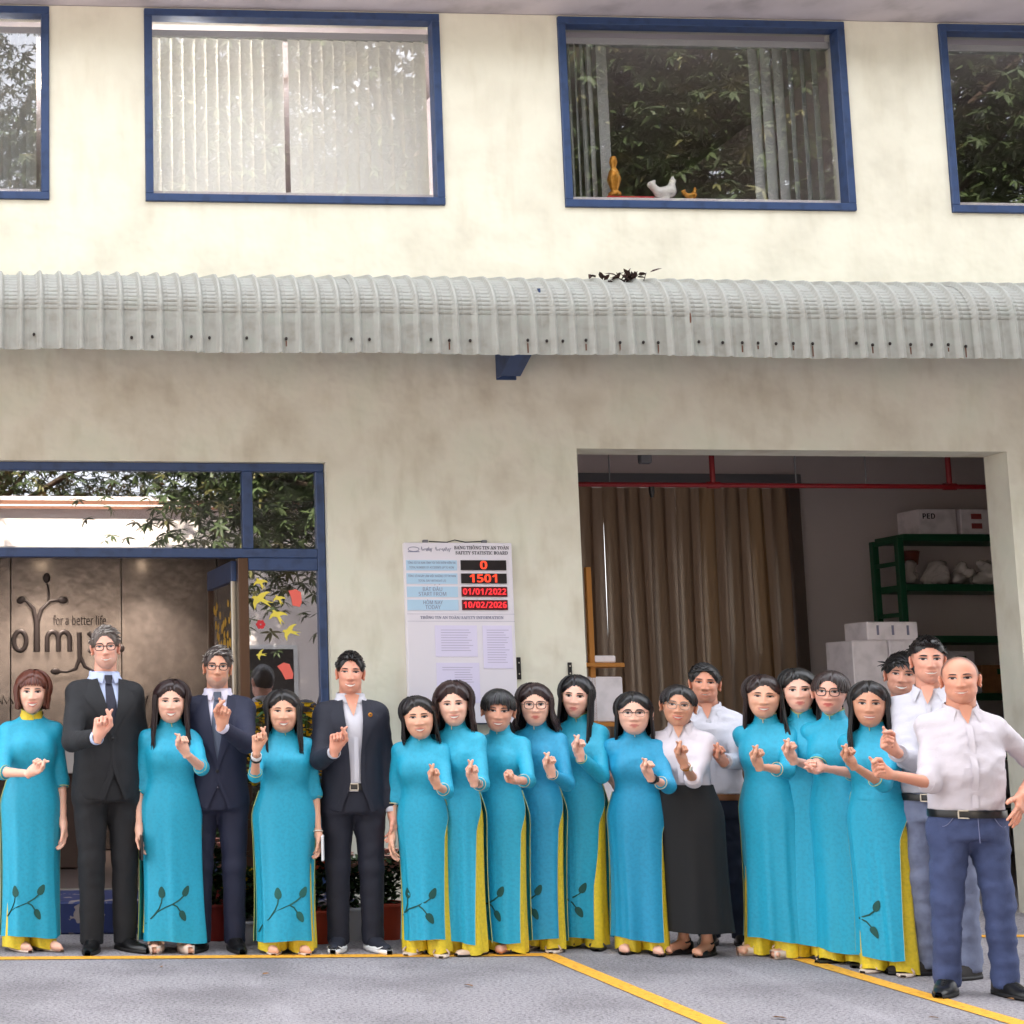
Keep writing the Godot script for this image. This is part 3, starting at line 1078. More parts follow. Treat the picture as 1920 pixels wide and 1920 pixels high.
func build_warehouse() -> void:
	boxed("warehouse_floor", Vector3(7.75, -0.02, -2.75), Vector3(8.4, 0.06, 5.0), M.floor_ware, house, 0.0)
	put("warehouse_back_wall", walls([[5.3, -1.0, 8.06, 3.62]], 3.5, 12.0, 0.012, 4.0, -4.5, -4.4), M.inside, house)
	boxed("warehouse_ceiling", Vector3(7.75, 3.97, -2.4), Vector3(8.4, 0.04, 4.0), M.inside, house, 0.0)
	var cu := thing("strip_curtain", "brown translucent plastic strip curtain in the warehouse inner doorway", "curtain", Vector3(0, 0, -4.3))
	boxed("curtain_rail", Vector3(6.8, 3.63, 0.05), Vector3(2.75, 0.12, 0.08), M.grey, cu)
	boxed("door_post", Vector3(8.11, 1.80, 0.02), Vector3(0.11, 3.58, 0.10), M.post, cu)
	rng.seed = 13
	for k in 23:
		var x := 5.42 + 0.122 * k
		var mb := MB.new()
		var pts := PackedVector3Array()
		var ph := rng.randf() * TAU
		for r in 15:
			var y := lerpf(3.56, 0.04, r / 14.0)
			for q in 5:
				var u := q / 4.0 - 0.5
				pts.append(Vector3(x + u * 0.15 + 0.012 * sin(y * 0.9 + ph), y, (0.022 if k % 2 else 0.0) + 0.020 * (1.0 - 4.0 * u * u) * (1.0 if k % 2 else -1.0) + 0.010 * sin(y * 1.3 + ph * 2.0)))
		mb.lattice(pts, 15, 5)
		put("plastic_strip", mb, [M.curtain_b, M.curtain_a, M.curtain_b, M.curtain_c if k > 12 else M.curtain_a][k % 4], cu)
	var pp := thing("sprinkler_pipe", "dark red sprinkler pipe hung across the warehouse ceiling", "pipe", Vector3(0, 0, -1.0))
	var a := MB.new()
	a.tube([Vector3(3.5, 3.097, 0), Vector3(11.5, 3.097, 0)], [0.019], 10)
	put("main_pipe", a, M.pipe, pp)
	for x in [5.70, 7.555]:
		var b := MB.new()
		b.tube([Vector3(x, 3.10, 0), Vector3(x, 3.99, 0)], [0.020], 10)
		b.tube([Vector3(x - 0.05, 3.097, 0), Vector3(x + 0.05, 3.097, 0)], [0.027], 10)
		put("drop_pipe", b, M.pipe, pp)
	for x in [4.9, 6.35, 6.9]:
		var b := MB.new()
		b.tube([Vector3(x, 3.10, 0), Vector3(x, 3.99, 0)], [0.005], 6)
		put("hanger_rod", b, M.grey, pp)
	var sp := MB.new()
	sp.tube([Vector3(5.22, 3.08, 0), Vector3(5.22, 3.04, 0), Vector3(5.22, 3.0, 0)], [0.022, 0.022, 0.012], 8)
	put("sprinkler_head", sp, M.black, pp)
	var jb := MB.new()
	jb.box(Vector3(5.18, 3.30, 0.0), Vector3(0.09, 0.08, 0.06), 0.008)
	put("junction_box", jb, M.grey, pp)
	# green shelving
	var rk := thing("storage_rack", "green steel shelving rack against the warehouse back wall", "rack", Vector3(0, 0, -3.8))
	for x in [8.73, 11.2]:
		for z in [-0.20, 0.20]:
			boxed("post", Vector3(x, 1.5, z), Vector3(0.06, 3.0, 0.06), M.rack, rk)
	for y in [0.45, 0.98, 1.52, 2.05, 2.53, 3.0]:
		boxed("shelf", Vector3(9.965, y, 0), Vector3(2.41, 0.065, 0.46), M.rack, rk)
	for y in [1.80, 2.28, 2.76, 2.97]:
		boxed("side_brace", Vector3(8.73, y, 0), Vector3(0.03, 0.04, 0.34), M.rack, rk)
	var b1: Node3D = carton("white_carton", "white carton with black lettering on top of the green rack", Vector3(9.13, 3.034, -3.78), Vector3(0.36, 0.24, 0.35), M.carton_white, "cartons on the rack")
	words("print", "PED", 0.07, Vector3(-0.09, 0.17, 0.178), M.ink, b1, "Droid Sans", true, 0.002)
	var b2: Node3D = carton("white_carton", "white carton with red lettering on top of the green rack", Vector3(9.53, 3.034, -3.78), Vector3(0.36, 0.24, 0.35), M.carton_white, "cartons on the rack")
	for y in [0.17, 0.08]:
		boxed("print", Vector3(-0.03, y, 0.177), Vector3(0.10, 0.05, 0.002), M.ink_red, b2, 0.0)
	carton("brown_carton", "brown carton at the left end of the rack's lower shelf", Vector3(8.95, 2.083 - 0.53, -3.80), Vector3(0.30, 0.42, 0.34), M.carton, "cartons on the rack")
	var b3: Node3D = carton("white_carton", "white carton with green label, upper of two on rack", Vector3(9.22, 1.553 + 0.20, -3.78), Vector3(0.33, 0.19, 0.35), M.carton_white, "cartons on the rack")
	boxed("green_label", Vector3(0.03, 0.11, 0.177), Vector3(0.10, 0.065, 0.003), M.green_label, b3, 0.0)
	var b4: Node3D = carton("white_carton", "white carton with green label, lower of two on rack", Vector3(9.25, 1.553, -3.77), Vector3(0.35, 0.195, 0.35), M.carton_white, "cartons on the rack")
	boxed("green_label", Vector3(0.05, 0.12, 0.177), Vector3(0.10, 0.06, 0.003), M.green_label, b4, 0.0)
	var b5: Node3D = carton("brown_carton", "brown carton with green and white label beside the doorway jamb", Vector3(9.62, 1.553, -3.78), Vector3(0.36, 0.26, 0.35), M.carton, "cartons on the rack")
	boxed("green_label", Vector3(0.02, 0.20, 0.177), Vector3(0.11, 0.05, 0.003), M.green_label, b5, 0.0)
	rng.seed = 31
	var bags := [["clear plastic bag of parts under the brown tub", 8.92, 0.15, M.bag], ["tall silvery plastic bag in the middle of the shelf", 9.20, 0.17, M.bag], ["flat white plastic bag right of the tall bag", 9.42, 0.12, M.bag], ["white plastic bag nearest the doorway jamb", 9.68, 0.16, M.bag]]
	for q in bags:
		var f := Field.new(Vector3(-0.2, 0, -0.2), Vector3(0.2, 0.4, 0.2), 0.022)
		for k in 6:
			f.cap(Vector3(rng.randf_range(-0.08, 0.08), 0.06, rng.randf_range(-0.08, 0.08)), Vector3(rng.randf_range(-0.07, 0.07), rng.randf_range(0.08, float(q[2]) + 0.08), rng.randf_range(-0.08, 0.08)), 0.055, 0.04, 0.03)
		var mb := MB.new()
		f.emit(mb, null, 0.02, cloth_noise, Vector3.ONE * 14.0, q[1])
		var t := thing("plastic_bag", q[0] + " on the green rack", "bag", Vector3(q[1], 2.565, -3.78), 0.0, "bags on the rack")
		put("bag_body", mb, q[3], t)
	var tub := thing("brown_tub", "reddish brown tub at the left of the rack's upper shelf", "tub", Vector3(8.95, 2.565 + 0.20, -3.82))
	var tm := MB.new()
	tm.lathe(Vector3.ZERO, [Vector2(0, 0), Vector2(0.08, 0), Vector2(0.10, 0.12), Vector2(0.105, 0.12), Vector2(0.09, 0.13), Vector2(0, 0.125)])
	put("tub_body", tm, plain(Color(0.42, 0.17, 0.12), 0.5), tub)
	# the stack of white cartons nearer the doorway
	var st := "white cartons stacked inside the warehouse doorway"
	var s1: Node3D = carton("white_carton", "flat white carton on top of the stack behind the men", Vector3(7.21, 1.931, -1.46), Vector3(0.405, 0.146, 0.32), M.carton_white, st)
	for k in 3:
		boxed("print", Vector3(-0.12 + 0.12 * k, 0.08, 0.1615), Vector3(0.018, 0.075, 0.002), M.ink_soft, s1, 0.0)
	carton("white_carton", "big white carton, left of two under the flat one", Vector3(7.01, 1.30, -1.47), Vector3(0.283, 0.63, 0.38), M.carton_white, st)
	carton("white_carton", "big white carton, right of two under the flat one", Vector3(7.302, 1.30, -1.465), Vector3(0.283, 0.63, 0.38), M.carton_white, st)
	carton("white_carton", "large white carton at the bottom of the doorway stack", Vector3(7.155, 0.012, -1.5), Vector3(0.64, 1.285, 0.47), M.carton_white, st)
	var cr := thing("parcel_shelf", "orange brown wooden shelf with white parcels inside left warehouse jamb", "shelf", Vector3(4.40, 0.012, -0.55))
	boxed("upright", Vector3(0.07, 1.20, 0.1), Vector3(0.04, 2.40, 0.04), M.carton_orange, cr)
	for y in [1.70, 1.28, 0.7]:
		boxed("board", Vector3(0.14, y, 0), Vector3(0.30, 0.03, 0.30), M.carton_orange, cr)
	for q in [["small white parcel on the top board of the orange shelf", 1.729, 0.05, 0.16], ["white parcel on the middle board of the orange shelf", 1.309, 0.32, 0.24], ["white parcel on the lowest board of the orange shelf", 0.729, 0.45, 0.24]]:
		var t := thing("parcel", q[0], "parcel", Vector3(4.56, q[1], -0.54), 0.0, "parcels on the orange shelf")
		boxed("wrapping", Vector3(0, q[2] / 2, 0), Vector3(q[3], q[2], 0.22), M.carton_white, t, 0.008)


# ---------------------------------------------------------------- across the court, seen mirrored in the panes
func build_opposite() -> void:
	var h := thing("opposite_building", "sunlit white building across the court mirrored in the panes", "building", Vector3(0, 0, 25))
	boxed("wall", Vector3(2, 3.1, 1.0), Vector3(50, 6.2, 0.3), M.opposite, h, 0.0)
	boxed("cornice", Vector3(2, 6.3, 0.9), Vector3(50.4, 0.25, 0.7), M.opposite, h, 0.02)
	boxed("band", Vector3(2, 5.2, 0.82), Vector3(50, 0.12, 0.08), M.grey, h, 0.01)
	for k in 9:
		var w := Node3D.new()
		w.name = numbered("window", h)
		h.add_child(w, true)
		boxed("frame", Vector3(-18 + 5.0 * k, 2.2, 0.83), Vector3(1.7, 1.5, 0.06), M.white, w)
		boxed("pane", Vector3(-18 + 5.0 * k, 2.2, 0.80), Vector3(1.5, 1.3, 0.02), M.black, w)
	boxed("roof", Vector3(2, 6.9, 5.0), Vector3(50, 0.2, 9.0), M.roof_tile, h, 0.0, Basis(Vector3.RIGHT, -0.15))
	var f := thing("courtyard_fence", "white railing fence across the court mirrored in the side light", "fence", Vector3(0, 0, 19))
	for k in 60:
		boxed("rail_post", Vector3(-6 + 0.35 * k, 0.75, 0), Vector3(0.05, 1.5, 0.05), M.white, f, 0.0)
	for y in [0.3, 1.4]:
		boxed("rail", Vector3(4.3, y, 0.05), Vector3(21.5, 0.06, 0.04), M.white, f)
	# trees with real leaves
	var lm := MB.new()
	for k in 7:
		var a := k * 2.4
		leaf_shape(lm, Vector3(0, 0.0, 0), 0.20, 0.055, Basis.from_euler(Vector3(0.35 + 0.3 * sin(k * 1.7), a, 0)))
	var leaf_mesh := lm.mesh()
	var list := [["broad dark mango tree mirrored in the transom panes", 7.8, 15.5, 15.5, 6.2], ["tall leafy mango tree mirrored in the right upper windows", 15.5, 16.5, 17.0, 7.0], ["wide leafy tree mirrored in the left upper window", -9.5, 18.0, 16.5, 6.0], ["pale olive tree rising behind the opposite white house", 0.5, 34.0, 24.0, 8.0], ["pale olive tree behind the opposite house, further right", 14.0, 35.0, 18.0, 8.0], ["tall leafy tree furthest right across the court", 22.0, 18.0, 17.0, 7.0]]
	rng.seed = 41
	for q in list:
		var t := thing("courtyard_tree", q[0], "tree", Vector3(q[1], 0, q[2]), 0.0, "trees across the court")
		var tr := MB.new()
		var top: float = q[3]
		tr.tube([Vector3(0, 0, 0), Vector3(0.1, top * 0.2, 0), Vector3(-0.1, top * 0.45, 0.1), Vector3(0, top * 0.8, 0)], [0.30, 0.24, 0.19, 0.06], 10)
		var cents := []
		for k in 44:
			var a := k * 2.399
			var hh := lerpf(0.27, 1.0, (k + 0.5) / 44.0)
			var rr: float = q[4] * sqrt(1.0 - pow(absf(hh - 0.62) / 0.44, 2.0)) * rng.randf_range(0.55, 0.95)
			var e := Vector3(cos(a) * rr, top * hh, sin(a) * rr)
			cents.append(e)
			var s := Vector3(0, top * clampf(hh - 0.25, 0.28, 0.7), 0)
			tr.tube([s, s.lerp(e, 0.5) + Vector3(0, 0.3, 0), e], [0.09, 0.05, 0.02], 6)
		put("trunk", tr, M.bark, t)
		var mm := MultiMesh.new()
		mm.transform_format = MultiMesh.TRANSFORM_3D
		mm.use_colors = true
		mm.mesh = leaf_mesh
		mm.instance_count = 22000
		for k in 22000:
			var c: Vector3 = cents[k % cents.size()]
			var p := c + Vector3(rng.randfn(0, 1.0), rng.randfn(0, 0.8), rng.randfn(0, 1.0))
			mm.set_instance_transform(k, Transform3D(Basis.from_euler(Vector3(rng.randf_range(-0.6, 0.9), rng.randf() * TAU, rng.randf_range(-0.5, 0.5))).scaled(Vector3.ONE * rng.randf_range(0.8, 1.25)), p))
			var w := rng.randf_range(0.7, 1.3)
			mm.set_instance_color(k, Color(0.050 * w, 0.072 * w, 0.026 * w) if rng.randf() < 0.9 else Color(0.12, 0.115, 0.04))
		var mi := MultiMeshInstance3D.new()
		mi.multimesh = mm
		mi.material_override = M.leaf_tree
		mi.name = "crown"
		mi.set_meta("kind", "stuff")
		t.add_child(mi, true)


# ---------------------------------------------------------------- safety statistics board
func build_board() -> void:
	var b := thing("safety_board", "white safety statistics board with red glowing number displays", "notice board", Vector3(3.0, 2.53, 0.0))
	var k := 0.000703
	var P := func(zx: float, zy: float, z: float) -> Vector3: return Vector3((zx - 195.0) * k, -(zy - 100.0) * k, z)
	boxed("board_panel", Vector3(0.3725, -0.613, 0.027), Vector3(0.745, 1.226, 0.05), M.board, b, 0.004)
	boxed("bottom_edge", Vector3(0.3725, -1.2285, 0.027), Vector3(0.745, 0.008, 0.052), M.ink, b, 0.001)
	var lo := MB.new()
	lo.tube(range(13).map(func(i): return P.call(285 + 55 * cos(TAU * i / 12.0), 165 + 22 * sin(TAU * i / 12.0), 0.053)), [0.0025], 6)
	lo.box(P.call(285, 190, 0.053), Vector3(0.08, 0.006, 0.002), 0.0)
	put("company_mark", lo, M.ink_soft, b)
	var sc := MB.new()
	for s in [[360, 470], [500, 655]]:
		var pts := []
		for i in 26:
			var x := lerpf(s[0], s[1], i / 25.0)
			pts.append(P.call(x, 168 - 14 * sin(i * 1.9) + (12 if i % 9 == 4 else 0) - (16 if i % 8 == 1 else 0), 0.053))
		sc.tube(pts, [0.0018], 5)
	put("script_motto", sc, M.ink_soft, b)
	words("title_lettering", "BANG THÔNG TIN AN TOÀN", 0.030, P.call(955, 150, 0.053), M.ink, b, "Droid Serif", true, 0.002, 540 * k)
	words("title_lettering", "SAFETY STATISTIC BOARD", 0.030, P.call(955, 200, 0.053), M.ink, b, "Droid Serif", true, 0.002, 515 * k)
	var rows := [[272, 372, "TÔNG SÔ TAI NAN TÍNH TÓI THÒI ÐIÊM HIÊN TAI", "TOTAL NUMBER OF ACCIDENTS UP TO NOW", "0"], [400, 503, "TÔNG SÔ NGÀY LÀM VIÊC KHÔNG CÓ TAI NAN", "TOTAL DAY WITHOUT LTI", "1501"], [529, 631, "BÁT ÐÂU", "START FROM", "01/01/2022"], [657, 760, "HÔM NAY", "TODAY", "10/02/2026"]]
	for i in 4:
		var r: Array = rows[i]
		var my: float = (r[0] + r[1]) / 2.0
		boxed("caption_strip", P.call(457, my, 0.0535), Vector3(500 * k, (r[1] - r[0]) * k, 0.003), M.board_blue, b, 0.0)
		var small := i < 2
		words("caption_lettering", r[2], 0.020 if small else 0.034, P.call(457, my - 24, 0.0555), M.ink_soft, b, "Droid Sans", false, 0.001, 470 * k if small else 190 * k)
		words("caption_lettering", r[3], 0.020 if small else 0.034, P.call(457, my + 22, 0.0555), M.ink_soft, b, "Droid Sans", false, 0.001, (440 if i == 0 else 270) * k if small else (270 if i == 2 else 150) * k)
		boxed("number_display", P.call(966, my - 2, 0.056), Vector3(448 * k, 97 * k, 0.010), M.led_back if small else M.led_red_back, b, 0.001)
		words("glowing_digits", r[4], 0.078 if small else 0.058, P.call(966, my - 2, 0.0615), M.led if small else M.led_pink, b, "Droid Sans", true, 0.002, [70.0, 270.0, 425.0, 425.0][i] * k)
	# the marks that the lettering's font lacks
	for q in [[738, 128], [482, 512], [527, 508]]:
		var dm := MB.new()
		dm.box(P.call(q[0], q[1], 0.055), Vector3(0.006, 0.0035, 0.001), 0.0, Basis(Vector3(0, 0, 1), 0.5))
		put("accent_mark", dm, M.ink_soft, b)
	for y in [795, 865]:
		boxed("rule", P.call(730, y, 0.0525), Vector3(0.74, 0.0015, 0.001), M.ink_soft, b, 0.0)
	words("heading_lettering", "THÔNG TIN AN TOÀN/ SAFETY INFORMATION", 0.026, P.call(738, 830, 0.053), M.ink_soft, b, "Droid Serif", true, 0.002, 815 * k)
	rng.seed = 3
	for q in [[468, 905, 880, 1207, 9], [935, 905, 1222, 1320, 14], [470, 1265, 890, 1650, 13]]:
		var sheet := boxed("paper_sheet", P.call((q[0] + q[2]) / 2.0, (q[1] + q[3]) / 2.0, 0.0535), Vector3((q[2] - q[0]) * k, (q[3] - q[1]) * k, 0.002), M.paper, b, 0.0)
		var pr := MB.new()
		for i in q[4]:
			var y := lerpf(q[1] + 45, q[3] - 60, float(i) / (q[4] - 1))
			var x0 := lerpf(q[0], q[2], 0.42 if q[1] > 1200 and i > 1 and i < 8 else 0.14)
			var x1 := lerpf(q[0], q[2], rng.randf_range(0.72, 0.9))
			pr.box(P.call((x0 + x1) / 2, y, 0.0549), Vector3((x1 - x0) * k, 0.0035, 0.0008), 0.0)
		put("printed_lines", pr, plain(Color(0.66, 0.63, 0.74), 0.6), sheet)
	for x in [0.155, 0.565]:
		boxed("hanger", Vector3(x, 0.012, 0.02), Vector3(0.035, 0.02, 0.03), M.grey, b)
	var cb := MB.new()
	cb.tube([Vector3(0.18, 0.012, 0.02), Vector3(0.30, 0.004, 0.03), Vector3(0.36, 0.022, 0.02), Vector3(0.43, 0.006, 0.03), Vector3(0.56, 0.014, 0.02)], [0.004], 6)
	put("cable", cb, M.black, b)
	for q in [["black slotted rail plate on the wall right of the safety board", 3.778, 1.675, 0.15], ["black rail plate with bright screws beside the warehouse jamb", 4.131, 1.666, 0.10]]:
		var t := thing("rail_plate", q[0], "plate", Vector3(q[1], q[2], 0.0), 0.0, "black plates on the wall")
		boxed("plate", Vector3(0, 0, 0.006), Vector3(0.027, q[3], 0.012), M.black, t, 0.002)
		for y in [-0.25, 0.25]:
			var mb := MB.new()
			mb.ball(Vector3(0, y * q[3], 0.013), Vector3(0.006, 0.006, 0.003), Basis(), 5, 8)
			put("screw_head", mb, M.steel, t)


# ---------------------------------------------------------------- flower pots behind the group
func build_pots() -> void:
	rng.seed = 55
	var list := [
		["potted yellow chrysanthemum behind the woman with a wrist band, left side", 1.64, 0.62, 0.34, 1.43, 0.28, "petal_yellow", "pot_red", 60],
		["potted yellow chrysanthemum behind the woman with a wrist band, right side", 2.06, 0.66, 0.34, 1.40, 0.26, "petal_yellow", "pot_red", 50],
		["low pot of pale pink flowers behind the man in grey tie", 1.53, 0.80, 0.22, 0.58, 0.16, "petal_pink", "pot_red", 40],
		["white pot of small yellow and pink flowers beside black shoes", 1.70, 0.95, 0.14, 0.42, 0.13, "petal_yellow", "pot_white", 30],
		["orange pot of marigolds left of the man with sneakers", 2.13, 0.95, 0.20, 0.62, 0.17, "petal_orange", "pot_orange", 40],
		["white pot of pink flowers between the sneaker man's legs", 2.36, 0.82, 0.20, 0.48, 0.13, "petal_pink", "pot_white", 24],
		["pot of pale pink flowers right of the man with sneakers", 2.60, 0.80, 0.22, 0.50, 0.15, "petal_pink", "pot_orange", 34],
	]
	for q in list:
		var t := thing("flower_pot", q[0], "potted plant", Vector3(q[1], 0.0, q[2]), rng.randf() * TAU, "flower pots behind the group")
		var ph: float = q[3]
		var pr: float = 0.115
		var pot := MB.new()
		pot.lathe(Vector3.ZERO, [Vector2(0, 0), Vector2(pr * 0.72, 0), Vector2(pr * 0.95, ph * 0.88), Vector2(pr * 1.06, ph * 0.88), Vector2(pr * 1.06, ph), Vector2(pr * 0.92, ph), Vector2(pr * 0.9, ph * 0.9), Vector2(0, ph * 0.9)], 20)
		put("pot", pot, M[q[7]], t)
		var fo := MB.new()
		var flw := MB.new()
		var top: float = q[4]
		for k in 420:
			var hh := lerpf(ph * 0.9, top, pow(rng.randf(), 0.7))
			var r: float = q[5] * sqrt(rng.randf()) * lerpf(0.45, 1.0, (hh - ph) / (top - ph))
			var a := rng.randf() * TAU
			leaf_shape(fo, Vector3(cos(a) * r, hh, sin(a) * r), rng.randf_range(0.05, 0.09), 0.035, Basis.from_euler(Vector3(rng.randf_range(-0.9, 0.5), rng.randf() * TAU, 0)))
		for k in 9:
			var a := TAU * k / 9.0
			fo.tube([Vector3(0, ph * 0.9, 0), Vector3(cos(a) * q[5] * 0.3, lerpf(ph, top, 0.5), sin(a) * q[5] * 0.3), Vector3(cos(a) * q[5] * 0.7, top * 0.97, sin(a) * q[5] * 0.7)], [0.006, 0.004, 0.003], 5)
		put("foliage", fo, M.leaf_dark, t).set_meta("kind", "stuff")
		for k in int(q[8]) * 2:
			var a := rng.randf() * TAU
			var up := rng.randf()
			var r: float = q[5] * sqrt(rng.randf()) * 1.05
			var m := Vector3(cos(a) * r, lerpf(ph + (top - ph) * 0.55, top + 0.02, up), sin(a) * r)
			var s := rng.randf_range(0.022, 0.036)
			for j in 7:
				leaf_shape(flw, m, s * 1.4, s * 0.9, Basis.from_euler(Vector3(-0.5, TAU * j / 7.0, 0)))
			flw.ball(m + Vector3(0, 0.006, 0), Vector3(s, s * 0.6, s) * 0.6, Basis(), 5, 7)
		put("blossoms", flw, M[q[6]], t).set_meta("kind", "stuff")


# ---------------------------------------------------------------- small things
func build_small_things() -> void:
	var r := thing("rooster_figurine", "white ceramic rooster figurine on the upstairs window sill", "figurine", Vector3(5.03, 5.047, -0.125))
	var f := Field.new(Vector3(-0.13, 0, -0.06), Vector3(0.13, 0.18, 0.06), 0.008)
	f.cap(Vector3(-0.03, 0.05, 0), Vector3(0.04, 0.06, 0), 0.04, 0.045, 0.02)
	f.cap(Vector3(0.045, 0.07, 0), Vector3(0.065, 0.14, 0), 0.032, 0.02, 0.02)
	f.cap(Vector3(0.065, 0.145, 0), Vector3(0.095, 0.14, 0), 0.018, 0.004, 0.008)
	f.cap(Vector3(0.06, 0.165, 0), Vector3(0.075, 0.172, 0), 0.008, 0.006, 0.006)
	f.cap(Vector3(-0.05, 0.06, 0), Vector3(-0.095, 0.11, 0), 0.028, 0.024, 0.015)
	f.cap(Vector3(-0.095, 0.11, 0), Vector3(-0.07, 0.135, 0), 0.024, 0.012, 0.012)
	f.cap(Vector3(0, 0.0, 0), Vector3(0, 0.04, 0), 0.035, 0.03, 0.015)
	var mb := MB.new()
	f.emit(mb)
	put("rooster_body", mb, M.ceramic, r)
	var g := thing("rooster_figurine", "small golden rooster figurine right of the white one", "figurine", Vector3(5.22, 5.047, -0.125))
	put("rooster_body", mb, M.gold, g).scale = Vector3.ONE * 0.55
	var vz := thing("golden_statuette", "tall golden statuette beside the left blind upstairs", "figurine", Vector3(4.665, 5.06, -0.125))
	var vm := MB.new()
	vm.lathe(Vector3.ZERO, [Vector2(0, 0), Vector2(0.05, 0), Vector2(0.045, 0.03), Vector2(0.025, 0.05), Vector2(0.05, 0.13), Vector2(0.035, 0.19), Vector2(0.018, 0.22), Vector2(0.03, 0.26), Vector2(0.02, 0.30), Vector2(0, 0.31)])
	put("statuette_body", vm, M.gold, vz)
	rng.seed = 19
	for q in [["dry brown leaf on the ground below the first women", 1.079, 1.82, 0.05], ["curled dry leaf on the ground before the sneaker man", 1.58, 2.11, 0.05], ["orange brown dry leaf in the middle of the bay", 2.575, 2.52, 0.06], ["pale dry leaf at the lower edge between yellow lines", 3.726, 3.40, 0.07], ["small dark leaf right of the second yellow line", 5.05, 2.95, 0.05], ["tan dry leaf left of the second yellow line", 4.42, 3.42, 0.05]]:
		var t := thing("dry_leaf", q[0], "leaf", Vector3(q[1], 0.006, q[2]), 0.0, "dry leaves on the ground")
		var lb := MB.new()
		leaf_shape(lb, Vector3.ZERO, q[3], q[3] * 0.5, Basis.from_euler(Vector3(-0.08, rng.randf() * TAU, 0.1)))
		put("blade", lb, M.dry_leaf, t)


# ================================================================ people
# Each person is built in metres round the feet, facing +z, then turned; the body (head, neck, arms, hands, legs) is one mesh,
# hair and clothes are its parts.

const ROWS := 62
const COLS := 74
var head_dirs := PackedVector3Array()
var head_rad := {}
var hands := {}


func ray_out(d: Vector3, m: Vector3, r: Vector3) -> float:
	var a := d / r
	var b := m / r
	var aa := a.length_squared()
	var ab := a.dot(b)
	var disc := ab * ab - aa * (b.length_squared() - 1.0)
	return (ab + sqrt(maxf(disc, 0.0))) / aa if disc > 0.0 else 0.0


func smax(a: float, b: float, k: float) -> float:
	var e := maxf(k - absf(a - b), 0.0)
	return maxf(a, b) + e * e * 0.25 / k


func base_head(d: Vector3, man: bool) -> float:
	var r := ray_out(d, Vector3(0, 0.024, -0.014), Vector3(0.073, 0.086, 0.094))
	r = smax(r, ray_out(d, Vector3(0, -0.022, 0.020), Vector3(0.061, 0.088, 0.070)), 0.012)
	r = smax(r, ray_out(d, Vector3(0, -0.064, 0.034), Vector3(0.047 if man else 0.040, 0.047, 0.048)), 0.03)
	if man:
		r = smax(r, ray_out(d, Vector3(0, -0.050, 0.012), Vector3(0.058, 0.045, 0.055)), 0.025)
	return r


func head_point(d: Vector3, q: Dictionary) -> Vector3:
	var p := d * base_head(d, q.man)
	if p.z > 0.015:
		var x := p.x
		var y := p.y
		var ax := absf(x)
		var dz := 0.0
		var t := clampf((0.020 - y) / 0.052, 0.0, 1.0)
		var w := lerpf(0.0075, 0.0145, t * t)
		dz += lerpf(0.003, q.get("nose", 0.015), t) * exp(-x * x / (w * w)) * smoothstep(-0.046, -0.035, y) * smoothstep(0.034, 0.010, y)
		dz += 0.006 * exp(-pow((ax - 0.0135) / 0.006, 2.0) - pow((y + 0.033) / 0.007, 2.0))
		dz -= 0.0085 * exp(-pow((ax - 0.031) / 0.017, 2.0) - pow((y - 0.004) / 0.011, 2.0))
		dz += 0.003 * exp(-pow((y - 0.024) / 0.008, 2.0) - pow((ax - 0.028) / 0.022, 2.0))
		dz += 0.0045 * exp(-pow((ax - 0.040) / 0.018, 2.0) - pow((y + 0.027) / 0.016, 2.0))
		var yc: float = -0.066 + q.smile * 0.010 * pow(x / 0.029, 2.0)
		var mx := exp(-pow(x / 0.025, 4.0))
		dz += 0.005 * mx * (exp(-pow((y - yc - 0.006) / 0.0045, 2.0)) + 1.15 * exp(-pow((y - yc + 0.0075) / 0.005, 2.0)))
		dz -= 0.0045 * exp(-pow(x / 0.028, 4.0)) * exp(-pow((y - yc) / 0.003, 2.0))
		dz -= 0.0025 * exp(-pow((ax - 0.030 - (-0.045 - y) * 0.25) / 0.004, 2.0)) * smoothstep(-0.075, -0.06, y) * smoothstep(-0.036, -0.046, y) * q.smile
		dz += 0.005 * exp(-pow(x / 0.019, 2.0) - pow((y + 0.097) / 0.012, 2.0))
		dz -= 0.0025 * exp(-pow(x / 0.02, 2.0) - pow((y + 0.082) / 0.006, 2.0))
		p.z += dz * smoothstep(0.015, 0.04, p.z)
	p.x *= q.get("wide", 1.0) * lerpf(1.0, q.get("jaw", 1.0), clampf(-p.y / 0.09, 0.0, 1.0))
	p.y *= q.get("long", 1.0)
	return p


func face_at(x: float, y: float, q: Dictionary) -> Vector3:
	var z := 0.085
	var p := Vector3.ZERO
	for k in 4:
		p = head_point(Vector3(x / q.get("wide", 1.0), y / q.get("long", 1.0), z).normalized(), q)
		z = p.z
	return Vector3(x, y, p.z)


func prepare_heads() -> void:
	for i in ROWS:
		var v := i / (ROWS - 1.0)
		var th := PI * v + 0.26 * sin(TAU * v)
		for j in COLS:
			var u := float(j) / COLS - 0.5
			var ph := TAU * (u - 0.095 * sin(TAU * u))
			head_dirs.append(Vector3(sin(th) * sin(ph), cos(th), sin(th) * cos(ph)))


func lin(c: Color) -> Color:
	return c.srgb_to_linear()


